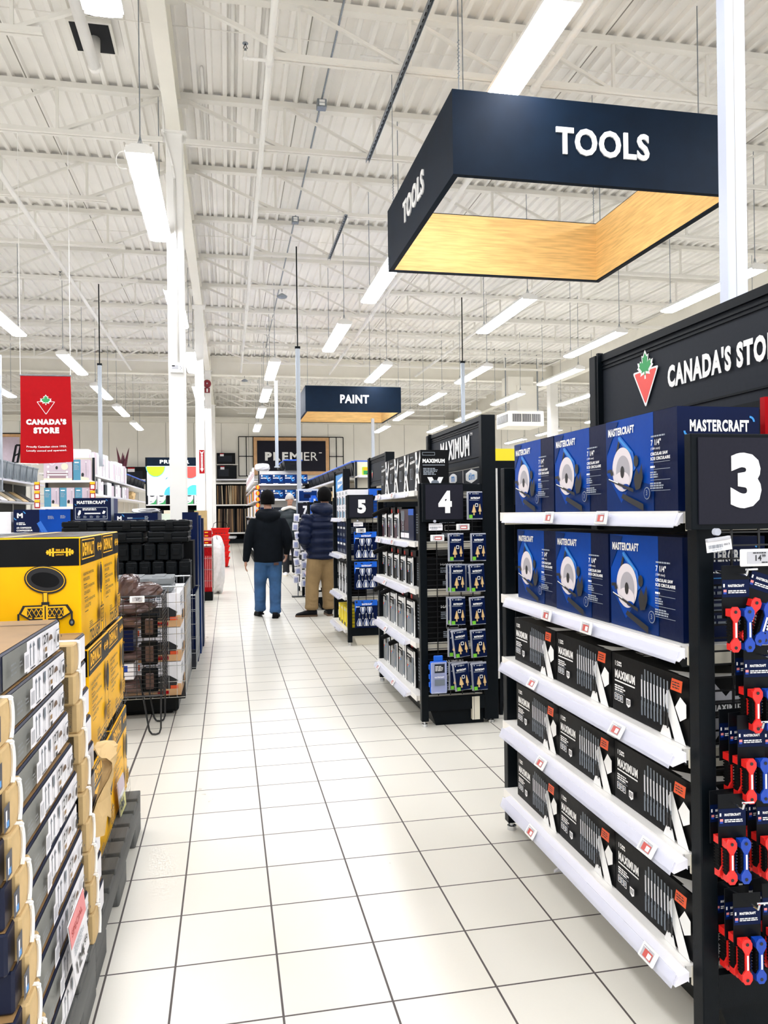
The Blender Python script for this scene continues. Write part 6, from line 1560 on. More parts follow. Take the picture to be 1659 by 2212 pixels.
# ------------------------------------------------------------------ bright colour display beside the columns
def colour_display():
    r = thing('colour_display', 'bright display board with coloured half circles, behind the nearest column', 'display', (-1.27, 19.5, 0)); W = 1.28
    b = MB(); b.box(-W/2, W/2, .0, .3, 1.95, 2.58, 'display_glow'); b.box(-W/2, W/2, 0, .3, 1.87, 1.95, 'display_glow'); f = Face(b, (-W/2, 0, 1.87), (1,0,0), (0,0,1))
    f.ell(.2, .70, .23, .26, 'cyan', 24, PI, 2*PI); f.ell(.2, .70, .215, .24, 'lime', 24, PI, 2*PI); f.ell(1.02, .70, .24, .31, 'cyan', 24, PI, 2*PI); f.ell(1.02, .70, .225, .29, 'coral', 24, PI, 2*PI); f.ell(.56, .0, .17, .22, 'cyan', 24, 0, PI); f.ell(1.1, .0, .21, .25, 'cyan', 24, 0, PI); f.poly([(.4, .3), (.44, .42), (.52, .46), (.44, .38)], 'teal_print'); b.build('light_panel', r)
    b = MB(); b.box(-W/2, W/2, -.01, .3, 2.58, 2.79, 'navy_sign'); f = Face(b, (-W/2, -.01, 2.58), (1,0,0), (0,0,1)); f.text('PREMIER', .3, .06, .09, 'white_print', w=.7, bold=.04); b.build('header', r)
    for x in (-W/2-.04, W/2):
        b = MB(); b.box(x, x+.04, .0, .3, 0, 2.79, 'charcoal'); b.build('upright', r)
    for z in (1.645, 1.2, .7):
        b = MB(); b.box(-W/2, W/2, -.3, .3, z-.03, z, 'shelf_white'); b.build('shelf', r)
    b = MB(); b.box(-W/2, W/2, .27, .3, 0, 1.87, 'charcoal_side'); b.build('back', r)
colour_display()
def canp(b, d, w, h):
    f = near_face(b, 0, d, 0, 0, h); f.poly([(d*.1, 0), (d, 0), (d, h*.6), (d*.7, h*.2)], 'paper_green'); f.ell(d*.5, h*.98, d*.3, h*.14, 'panel_grey', 14, PI, 2*PI); f.greek(d*.2, h*.25, d*.3, h*.1, 1, 'mid_print', .7, 0)
for k in range(6): plain_box('paint_carton', -1.87+k*.215, -1.68+k*.215, 19.25, 19.45, 1.647, 1.862, 'black_box' if k == 2 else 'label_white', None if k == 2 else canp, f'small white and green carton under the coloured display, {("leftmost", "second", "third", "fourth", "fifth", "rightmost")[k]} of the row' if k != 2 else 'small black carton in the row under the coloured display')
for k in range(7): plain_box('small_carton', -1.87+k*.18, -1.72+k*.18, 19.25, 19.45, 1.202, 1.5, ('charcoal', 'panel_grey', 'cream', 'kraft', 'label_white', 'black_box', 'paper_green')[k], None, f'small carton on the middle shelf of the coloured display, {("leftmost", "second", "third", "fourth", "fifth", "sixth", "rightmost")[k]}')
for k in range(2): plain_box('pale_carton', -1.62+k*.5, -1.15+k*.5, 11.6, 12.0, 0, 1.42-.02*k, 'paper_pale', None, f'pale green tall carton behind the navy boxes, {("left", "right")[k]} one')
# ================================================================== background, right
endcap(.82, 1.99, 21.0, 2.56, [.3, .75, 1.25, 1.775, 2.185], 'white end shelf with blue heat gun boxes, past the shoppers', 'shelf_white')
def gunbox(b, d, w, h):
    f = near_face(b, 0, d, 0, 0, h); f.rect(0, 0, d, h*.12, 'navy_edge'); f.text('MASTERCRAFT', d*.08, h*.56, h*.13, 'white_print', w=d*.82, bold=.06); f.line(d*.1, h*.86, d*.75, h*.84, .02, 'sky_blue'); f.line(d*.55, h*.8, d*.75, h*.3, .03, 'sky_blue'); f.line(d*.75, h*.3, d*.92, h*.5, .02, 'sky_blue'); f.ell(d*.16, h*.86, .025, .025, 'white_print', 10); f.greek(d*.1, h*.02, d*.6, h*.08, 1, 'white_print', .6)
gb = plain_box('heat_gun_carton', .855, 1.165, 21.02, 21.3, 2.186, 2.446, 'blue_deep', gunbox, 'blue heat gun box on the upper shelf past the shoppers, leftmost', 'box', 'blue heat gun boxes'); 
for row, z in enumerate((2.186, 1.776)):
    for k in range(4):
        if row == 0 and k == 0: continue
        o = dup(gb, (.855+.322*k-(.05 if k == 3 else 0)*0, 21.02, z)); o['label'] = f'blue heat gun box on the {("upper", "lower")[row]} shelf past the shoppers, {("leftmost", "second from left", "third from left", "rightmost")[k]}'
for k in range(3): plain_box('tool_carton', .86+.36*k, 1.19+.36*k, 21.02, 21.3, 1.251, 1.56, ('navy_box', 'panel_grey', 'blue_deep')[k], None, f'dark boxed tool on the middle white shelf behind the man in the green vest, {("left", "middle", "right")[k]}')
gondola(.72, 2.1, 21.5, 31, 2.5, [.35, .8, 1.3, 1.75, 2.15, 2.3], 'white shelf run with red lettered header cards, left side facing the main aisle')
for k in range(9):
    b = MB(); b.box(-.012, 0, 0, .85, 0, .42 if k % 2 else .36, 'label_white'); f = front_face(b, -.012, 0, .85, 0, .4); f.text('SEASONAL'[:0]+'SPECIAL', .08, .12, .15, 'red', w=.68, bold=.03)
    tag(b.build('header_card', loc=(.721, 21.5+k*1.02, 2.306)), 'white card lettered in red along the top of the shelf run past the shoppers', 'sign', 'red lettered cards')
for z, hh, ms in ((1.752, .3, ('label_white', 'red', 'yellow_print', 'panel_grey')), (1.302, .32, ('label_white', 'kraft', 'panel_grey', 'label_white')), (.802, .35, ('panel_grey', 'label_white', 'cream', 'navy_box')), (.352, .35, ('cream', 'label_white', 'panel_grey', 'red'))):
    for k in range(10): plain_box('mixed_carton', .74, 1.0, 21.6+k*.9, 22.4+k*.9, z, z+hh, ms[k % 4], None, 'small carton on the left face of the white shelf run past the shoppers', 'box', 'cartons on the far white shelf run')
for k in range(6):
    b = MB(); b.ball((0, 0, 0), .06, .03, .06, 'orange_print', 10, 6); b.box(-.02, .02, -.035, -.02, -.05, .05, 'yellow_print'); tag(b.build('clip_pack', loc=(.79, 20.98, 1.3+k*.16)), f'small orange pack hanging on the corner of the heat gun shelf, {("lowest", "second", "third", "fourth", "fifth", "topmost")[k]}', 'pack')
for k in range(3): put_tote(bt, True, 1.75-.02*k, 21.5+k*.9, 2.57, f'black storage tote with blue lid on top of the heat gun shelf, {ORD[k]}', 'black totes with blue lids')
lump('paper_roll', (.95, 21.6, 2.57), (.4, .5, .2), 'bag_white', 'white wrapped roll on top of the heat gun shelf', 'roll', 51, 0, .05)
gondola(2.05, 2.95, 13.9, 21, 2.0, [.35, .8, 1.2, 1.6, 2.02], 'white shelf run topped with black totes, right of the framed wall sign')
for k in range(9): put_tote(bt, True, 2.42, 14.0+k*.86, 2.022, f'black storage tote with blue lid in the long row under the PAINT sign, {("nearest", "second", "third", "fourth", "fifth", "sixth", "seventh", "eighth", "farthest")[k]}', 'black totes with blue lids')
for k in range(10): plain_box('pale_carton', 2.06, 2.3, 14.2+k*.66, 14.72+k*.66, 1.602, 1.82+.1*(k % 2), ('label_white', 'cream', 'kraft', 'panel_grey')[k % 4], None, 'small pale carton on the shelf below the row of black totes', 'box', 'pale cartons below the totes')
for k in range(10): plain_box('pale_carton', 2.06, 2.3, 14.2+k*.66, 14.72+k*.66, 1.202, 1.45+.1*(k % 2), ('cream', 'label_white', 'panel_grey', 'kraft_dark')[k % 4], None, 'small carton on the second shelf below the row of black totes', 'box', 'cartons on the second shelf below the totes')
endcap(2.2, 3.2, 13.05, 2.28, [.3, .7, 1.2, 1.72, 2.02], 'cream shelf end with small yellow and green boxes, right of the blue header', 'shelf_cream')
def ygp(b, d, w, h): f = near_face(b, 0, d, 0, 0, h); f.rect(d*.1, h*.1, d*.9, h*.55, 'paper_green'); f.rect(d*.1, h*.6, d*.9, h*.92, 'yellow_print'); f.poly([(d*.5, h*.1), (d*.85, h*.1), (d*.85, h*.3)], 'black_print')
for k in range(3): plain_box('seed_carton', 2.28+k*.24, 2.38+k*.24, 13.07, 13.17, 2.022, 2.165, 'lime', ygp, f'small yellow and green box on the cream shelf end, {("leftmost", "middle", "rightmost")[k]}')
# boxed blue cases beside number seven
E7 = thing('end_shelf_unit', 'black aisle end shelf with the number seven sign', 'shelf unit', (1.2, 12.92, 0))
for x, y in ((0, 0), (0, .9), (.42, 0), (.42, .9)):
    b = MB(); b.cbox(x, x+.046, y, y+.046, 0, 1.555, 'charcoal', .003); b.build('post', E7)
for z in (.16, .55, .93, 1.32, 1.545):
    b = MB(); b.box(-.01, .45, .03, .92, z-.03, z, 'shelf_white'); b.build('shelf', E7)
b = MB(); b.box(.44, .46, .03, .92, .1, 1.5, 'charcoal_side'); b.build('back_panel', E7)
def bigcase(b, d, w, h): f = near_face(b, 0, d, 0, 0, h); f.rect(d*.06, h*.08, d*.94, h*.86, 'blue_deep'); f.text('MASTERCRAFT', d*.28, h*.76, h*.1, 'white_print', w=d*.4, bold=.05); f.rect(d*.3, h*.3, d*.6, h*.6, 'navy_box')
plain_box('clear_case', 1.15, 1.49, 12.95, 13.25, 1.57, 1.79, 'clear_blue', bigcase, 'large clear case with blue insert on top of the number seven unit')
for k in range(2):
    r = thing('tool_case', f'bright blue plastic tool case beside the number seven sign, {("left", "right")[k]} one', 'case', (1.30+.13*k, 12.3, 1.32), 0)
    b = MB(); b.cbox(0, .11, 0, .3, 0, .31, 'bright_blue', .012); b.box(.04, .07, -.004, .0, .02, .29, 'white_print'); b.build('shell', r)
    b = MB(); b.cbox(.02, .09, .1, .2, .31, .345, 'bright_blue', .008); b.build('handle', r)
b = MB(); b.box(1.25, 1.62, 12.28, 12.62, 1.29, 1.318, 'shelf_white'); b.box(1.27, 1.29, 12.3, 12.32, 0, 1.29, 'charcoal'); b.box(1.58, 1.6, 12.3, 12.32, 0, 1.29, 'charcoal'); b.box(1.27, 1.29, 12.58, 12.6, 0, 1.29, 'charcoal'); b.box(1.58, 1.6, 12.58, 12.6, 0, 1.29, 'charcoal'); tag(b.build('display_stand'), 'slim stand carrying the bright blue cases behind the man in blue', 'stand')
r = thing('clip_strip', 'metal clip strip of blister packs left of the number seven sign', 'display strip', (1.12, 12.80, 0))
b = MB(); b.box(-.012, .012, 0, .004, .15, 1.75, 'galv'); b.box(-.1, .2, -.05, .1, 0, .012, 'charcoal'); b.bar((0, .002, .01), (0, .002, .2), .01, 'galv', 6); b.build('strip', r)
rnd2 = random.Random(9)
def blister():
    r = thing('blister_pack', 'x', 'pack', (0, -50, 0), 0, 'blister packs on the clip strip')
    b = MB(); b.cbox(-.05, .05, -.004, .0, -.13, 0, 'label_white', .003); b.cbox(-.04, .04, -.04, -.004, -.12, -.03, 'clear_plastic', .012); b.build('blister', r)
    b = MB(); b.cbox(-.02, .03, -.03, -.006, -.11, -.04, 'blue_tool', .01); b.build('contents', r); return r
bp = blister()
for k in range(8):
    o = bp if k == 0 else dup(bp, (0,0,0)); o.location = (1.09+.02*(k % 2), 12.78-.02*(k % 3), .36+k*.145); o.rotation_euler = (0, (rnd2.random()-.5)*.3, -.3+(rnd2.random()-.5)*.5)
    o['label'] = f'clear blister pack on the clip strip by the man in blue, {("lowest", "second from bottom", "third from bottom", "fourth from bottom", "fourth from top", "third from top", "second from top", "topmost")[k]}'
for k in range(6):
    o = dup(bp, (1.22+.01*(k % 2), 12.78, .30+k*.15)); o.rotation_euler = (0, 0, .2); o['label'] = f'dark blue blister pack in the second column beside the clip strip, {("lowest", "second", "third", "fourth", "fifth", "topmost")[k]}'
# white upright shelving seen between numbers 3 and 4
b = MB(); b.box(0, .9, 0, .05, 0, .3, 'bright_yellow'); f = Face(b, (0, 0, 0), (1,0,0), (0,0,1)); f.rect(0, 0, .9, .1, 'black_print'); f.text('PRE', .06, .025, .06, 'white_print', w=.3, bold=.05); b.box(.4, .45, 0, .05, -1.84, 0, 'charcoal')
tag(b.build('yellow_header', loc=(3.15, 9.0, 1.84)), 'yellow header sign seen right of the dark board lettered in white', 'sign')
# gondola bodies behind the end units
for nm, y0, y1, lab in (('a', 1.9, 3.0, 'three'), ('b', 4.95, 6.1, 'four'), ('c', 8.05, 8.9, 'five'), ('d', 11.1, 11.9, 'six')):
    b = MB()
    r = thing('shelf_run', f'dark shelf run going right behind the aisle {lab} end unit', 'shelf unit', (1.8, y0, 0))
    b = MB(); b.box(0, 6, (y1-y0)/2-.03, (y1-y0)/2+.03, 0, 1.75, 'charcoal_side'); b.build('spine', r)
    for z in (.12, .55, 1.0, 1.45):
        b = MB(); b.box(0, 6, 0, y1-y0, z-.03, z, 'charcoal'); b.build('shelf', r)
    b = MB(); b.box(-.02, .0, .0, y1-y0, 0, 1.6, 'charcoal_side'); b.build('end_panel', r)
    if nm == 'b': b = MB(); b.box(-.075, -.025, -.02, .1, .25, 1.66, 'shelf_white'); b.build('white_upright', r)
def rc(b, d, w, h): near_face(b, 0, d, 0, 0, h).text('CANADA', d*.1, h*.3, h*.12, 'white_print', w=d*.6, bold=.05)
plain_box('red_flag', 1.47, 1.62, 1.9, 1.92, 1.36, 1.68, 'red', rc, 'small red sign at the right edge beside the nearest saw box', 'sign')
# ================================================================== back wall fittings
def wall_sign():
    r = thing('wall_sign', 'large framed dark wall sign reading PREMIER on the back wall', 'sign', (.55, 38.5, 3.27)); W, H = 5.17, 1.93
    b = MB()
    for x in (0, .37, .70, 4.46, 4.82, W): b.box(x-.02, x+.02, -.03, 0, 0, H, 'black')
    for z in (0, H*.5, H):
        b.box(0, .70, -.03, 0, z-.02, z+.02, 'black'); b.box(4.46, W, -.03, 0, z-.02, z+.02, 'black')
    b.box(.7, 4.46, -.03, 0, H-.02, H+.02, 'black'); b.build('black_grille', r)
    b = MB(); b.box(.72, 4.44, -.08, -.01, .05, H-.03, 'wood_trim'); b.build('wood_frame', r)
    b = MB(); b.box(.89, 4.27, -.1, -.08, .22, H-.2, 'sign_purple'); b.build('panel', r)
    b = MB(); f = Face(b, (.89, -.1, .22), (1,0,0), (0,0,1)); x = .38
    for ch, wd, bo in (('P', .33, .06), ('R', .36, .05), ('E', .3, .04), ('M', .48, .03), ('I', .07, .02), ('E', .27, 0), ('R', .33, -.005)):
        f.text(ch, x, .53, .42, 'white_print', w=wd, bold=bo); x += wd+.075
    f.rect(x, .9, x+.14, .94, 'white_print'); b.build('lettering', r)
wall_sign()
b = MB(); b.box(-2, 0, -.06, 0, 0, 1.5, 'wood_trim'); b.box(-1.86, -.14, -.08, -.06, .14, 1.36, 'lilac_print'); b.box(-2.05, .05, -.04, 0, -.05, 1.55, 'black'); tag(b.build('framed_panel', loc=(-9.3, 38.58, 3.75)), 'wood framed pale panel on the back wall at the left edge', 'sign')
def fireplace(x0, x1, z0, z1, two, lab):
    r = thing('electric_fireplace', lab, 'fireplace', (x0, 38.1, z0)); W, H = x1-x0, z1-z0
    b = MB(); b.cbox(0, W, 0, .4, 0, H, 'black', .02); b.build('body', r)
    b = MB(); b.box(W*.08, W*(.6 if two else .82), -.012, 0, H*.2, H*.75, 'panel_grey'); b.build('glass', r)
    if two:
        b = MB(); b.box(W*.66, W*.95, -.012, 0, H*.1, H*.9, 'charcoal_side'); b.build('cabinet_door', r)
    b = MB(); b.box(W*.18, W*.38, -.02, -.012, H*.7, H*.95, 'label_white'); b.box(W*.18, W*.38, -.022, -.02, H*.88, H*.95, 'red'); b.build('price_sign', r)
fireplace(-.5, .38, 3.83, 4.37, False, 'black electric fireplace on the upper wall shelf beside the columns')
fireplace(-.5, .44, 3.12, 3.76, True, 'black fireplace cabinet on the lower wall shelf beside the columns')
fireplace(-4.9, -3.3, 2.9, 3.7, True, 'black fireplace cabinet on the back wall left of the coloured display')
b = MB(); b.box(-5.2, 6, -.55, 0, -.04, 0, 'shelf_white'); b.box(-5.2, 6, -.56, -.55, -.06, .01, 'rail_white')
for x in (-5, -3, -1, 1, 3, 5): b.box(x, x+.04, -.04, 0, -.3, -.04, 'panel_grey')
tag(b.build('wall_shelf', loc=(0, 38.6, 3.1)), 'long white shelf on the back wall above the wood mouldings', 'shelf')
b = MB(); b.box(-.52, .5, -.5, 0, -.03, 0, 'shelf_white'); tag(b.build('wall_shelf', loc=(0, 38.6, 3.825)), 'short white shelf carrying the upper black fireplace', 'shelf')
def mould_rack():
    r = thing('moulding_rack', 'black wall rack of upright wood mouldings past the columns', 'rack', (-.55, 37.9, 0)); W = 5.6
    b = MB(); b.box(0, W, .6, .66, .0, 2.9, 'dark_hole'); b.build('back', r)
    for z in (.5, 1.85, 2.9):
        b = MB(); b.box(0, W, 0, .62, z-.05, z, 'charcoal'); b.box(0, W, -.02, 0, z-.04, z+.03, 'shelf_white'); b.build('shelf', r)
    for x in (0, 1.3, 2.8, 4.2, W):
        b = MB(); b.box(x-.02, x+.02, 0, .62, 0, 2.9, 'charcoal'); b.build('upright', r)
    b = MB(); b.box(0, W, .05, .6, 0, .2, 'charcoal'); b.build('base', r)
mould_rack()
rnd = random.Random(31); first = {}
mm = ('mould_tan', 'mould_brown', 'mould_pale', 'mould_dark', 'mould_tan', 'mould_brown')
cnt = 0
for row, (z, h) in enumerate(((.505, 1.22), (1.855, .98))):
    x = -.5
    while x < 1.35 if True else 0:
        wd = .03+rnd.random()*.035; m = mm[rnd.randrange(6)]
        if rnd.random() < .14: x += wd; continue
        hh = h*(.85+rnd.random()*.13); key = (m, row)
        if key not in first:
            b = MB(); b.box(0, .045, 0, .03, 0, h*.95, m); b.box(.01, .035, -.008, 0, 0, h*.95, m); o = b.build('wood_strip'); tag(o, 'upright wood moulding strip in the black wall rack past the columns', 'moulding', 'wood moulding strips in the wall rack'); first[key] = o
        else: o = dup(first[key], (0,0,0))
        o.location = (x, 38.05+rnd.random()*.3, z+.004); o.rotation_euler = (.06, (rnd.random()-.5)*.08, 0); x += wd; cnt += 1
lump('wrapped_bundle', (.1, 38.2, .205), (.6, .4, .16), 'bag_white', 'plastic wrapped bundle on the base of the moulding rack', 'bundle', 61)
plant(6.3, 38.2, 3.102, 'leaf', 16, .7, 'small green plant right of the framed wall sign', 8, .3)
b = MB(); b.box(-.15, .15, -.15, .15, -3.1, 0, 'charcoal'); tag(b.build('plinth', loc=(6.3, 38.2, 3.1)), 'dark plinth under the small green plant by the wall sign', 'plinth')
plant(-1.9, 38.2, 3.1, 'leaf', 14, .45, 'small green plant above the coloured display, left of the nearest column', 9, .2)

# ================================================================== people
def limb(mb, pts, rad, m, n=14, sub=5, ref=(1, 0, 0), puff=0.0, nquilt=0, cap=True):
    """rounded tube through pts; rad = (side, depth) per point, smoothly interpolated"""
    P = [Vector(p) for p in pts]; Rr = [(r, r) if isinstance(r, (int, float)) else r for r in rad]
    Q = []; RR = []
    for i in range(len(P)-1):
        p0, p1, p2, p3 = P[max(i-1, 0)], P[i], P[i+1], P[min(i+2, len(P)-1)]
        r0, r1, r2, r3 = Rr[max(i-1, 0)], Rr[i], Rr[i+1], Rr[min(i+2, len(P)-1)]
        for k in range(sub+(1 if i == len(P)-2 else 0)):
            t = k/sub; h = lambda a, b, c, d: .5*((2*b)+(-a+c)*t+(2*a-5*b+4*c-d)*t*t+(-a+3*b-3*c+d)*t**3)
            Q.append(Vector([h(p0[j], p1[j], p2[j], p3[j]) for j in range(3)])); RR.append([h(r0[j], r1[j], r2[j], r3[j]) for j in (0, 1)])
    rings = []; N = len(Q)
    for i in range(N):
        d = (Q[min(i+1, N-1)]-Q[max(i-1, 0)]).normalized(); s = Vector(ref); s = (s-d*s.dot(d)).normalized(); f = d.cross(s)
        q = 1.0
        if nquilt: q = 1+puff*(abs(math.sin(PI*nquilt*i/(N-1)))**.6-.6)
        rings.append([Q[i]+s*(RR[i][0]*q*math.cos(2*PI*k/n))+f*(RR[i][1]*q*math.sin(2*PI*k/n)) for k in range(n)])
    if cap:
        d0 = (Q[0]-Q[1]).normalized(); d1 = (Q[-1]-Q[-2]).normalized()
        def shrink(r, c, d, k, o): return [c+(p-c)*k+d*o for p in r]
        a = min(min(RR[0]), .04); e = min(min(RR[-1]), .06)
        rings = [shrink(rings[0], Q[0], d0, .35, a*.55), shrink(rings[0], Q[0], d0, .8, a*.3)]+rings+[shrink(rings[-1], Q[-1], d1, .8, e*.3), shrink(rings[-1], Q[-1], d1, .35, e*.55)]
    mb.loft([[tuple(p) for p in r] for r in rings], m)
def skinned(mb, name, parent, voxel, smooth=3):
    """weld the overlapping closed pieces into one continuous surface"""
    o = mb.build(name)
    md = o.modifiers.new('weld', 'REMESH'); md.mode = 'VOXEL'; md.voxel_size = voxel; md.use_smooth_shade = True
    sm = o.modifiers.new('smooth', 'SMOOTH'); sm.iterations = smooth; sm.factor = .5
    bpy.context.view_layer.update()
    dg = bpy.context.evaluated_depsgraph_get(); me = bpy.data.meshes.new_from_object(o.evaluated_get(dg))
    me.materials.clear(); me.materials.append(MATS[mb.ms[0]])
    for p in me.polygons: p.material_index = 0; p.use_smooth = True
    r = bpy.data.objects.new(name, me); COL.objects.link(r); r.parent = parent
    old = o.data; bpy.data.objects.remove(o); bpy.data.meshes.remove(old); r.name = name; me.name = name
    return r
def hand(mb, w, d, side, m, curl=.5):
    """palm from the wrist w along d, four fingers curling and a thumb from the side of the palm; side = +1 thumb towards +Y"""
    w = Vector(w); d = Vector(d).normalized(); th = Vector((0, side, 0)); th = (th-d*th.dot(d)).normalized(); pn = d.cross(th)
    if pn.x*w.x > 0: pn = -pn      # palm looks to the body
    limb(mb, [w-d*.03, w+d*.03, w+d*.085], [(.026, .02), (.038, .018), (.04, .016)], m, 10, 3, tuple(th))
    for k, (o, L) in enumerate(((.028, .072), (.010, .08), (-.009, .075), (-.027, .058))):
        b0 = w+d*.085+th*o; b1 = b0+d*L*.5+pn*L*.12*curl; b2 = b1+d*L*.3+pn*L*.28*curl; b3 = b2+d*L*.14+pn*L*.3*curl
        limb(mb, [b0-d*.02, b0, b1, b2, b3], [.0095, .0095, .009, .0083, .007], m, 8, 2)
    t0 = w+d*.02+th*.022; t1 = t0+d*.035+th*.022+pn*.008; t2 = t1+d*.03+th*.006+pn*.012
    limb(mb, [t0, t1, t2], [.013, .011, .0085], m, 8, 3)
def head(mb, c, fwd, m, H=.235):
    """skull, jaw, nose, ears, brow; fwd = unit facing direction in the plane"""
    c = Vector(c); f = Vector(fwd).normalized(); s = Vector((f.y, -f.x, 0)); u = Vector((0, 0, 1))
    def E(o, r, n=16, k=10):
        rings = []
        for a in range(1, k):
            t = PI*a/k; rings.append([tuple(c+s*(o[0]+r[0]*math.sin(t)*math.cos(2*PI*i/n))+f*(o[1]+r[1]*math.sin(t)*math.sin(2*PI*i/n))+u*(o[2]-r[2]*math.cos(t))) for i in range(n)])
        mb.loft(rings, m)
    E((0, -.012, .03), (.076, .094, .088)); E((0, .012, -.045), (.058, .075, .068)); E((0, .045, -.085), (.03, .035, .025))
    E((0, .088, -.015), (.012, .02, .024)); E((0, .100, -.026), (.013, .013, .010)); E((0, .076, .018), (.045, .014, .010)); E((0, .082, -.06), (.022, .010, .007)); E((0, .08, -.071), (.018, .009, .006))
    for q in (-1, 1): E((q*.078, -.01, -.012), (.010, .018, .032)); E((q*.03, .074, -.03), (.022, .014, .018))
def face_marks(parent, c, fwd, brow='hair', beard=False):
    c = Vector(c); f = Vector(fwd).normalized(); s = Vector((f.y, -f.x, 0)); u = Vector((0, 0, 1))
    for q in (-1, 1):
        b = MB(); p = c+s*(q*.03)+f*.083+u*.004; b.ball(p, .0125, .0125, .0085, 'white_print', 10, 6); p2 = p+f*.009; b.ball(p2, .0058, .0058, .006, 'black', 8, 5); b.build('eye', parent)
        b = MB(); b.path([c+s*(q*.012)+f*.094+u*.022, c+s*(q*.032)+f*.09+u*.027, c+s*(q*.05)+f*.078+u*.021], .0045, brow, 5); b.build('eyebrow', parent)
    b = MB(); b.path([c+s*-.022+f*.089+u*-.064, c+f*.095+u*-.0655, c+s*.022+f*.089+u*-.064], .0038, 'lips', 5); b.build('mouth', parent)
def shoe(mb, sole, heel, yaw, L, m, ms, z0=.0, pitch=0.0):
    """shoe from heel along yaw"""
    d = Vector((math.sin(yaw)*math.cos(pitch), math.cos(yaw)*math.cos(pitch), -math.sin(pitch))); h = Vector(heel); s = Vector((d.y, -d.x, 0)).normalized(); u = s.cross(d)
    def ring(t, w, zt, zb=.0): c = h+d*t; return [tuple(c+s*(w*math.cos(a))+u*(zb+(zt-zb)*(.5+.5*math.sin(a)))) for a in [2*PI*i/14 for i in range(14)]]
    mb.loft([ring(-.015, .022, .07, .012), ring(0, .036, .11, .012), ring(L*.25, .04, .115, .012), ring(L*.45, .042, .09, .012), ring(L*.7, .05, .066, .012), ring(L*.9, .045, .052, .012), ring(L, .025, .036, .014)], m)
    pr = [(-.018, .026), (0, .04), (L*.25, .041), (L*.5, .043), (L*.72, .053), (L*.92, .046), (L+.008, .022)]
    top = [h+d*t+s*w for t, w in pr]+[h+d*t-s*w for t, w in pr[::-1]]
    sole.add([tuple(p) for p in top]+[tuple(p+u*.024) for p in top], [tuple(range(len(top)))[::-1], tuple(range(len(top), 2*len(top)))]+[(i, (i+1) % len(top), len(top)+(i+1) % len(top), len(top)+i) for i in range(len(top))], ms)

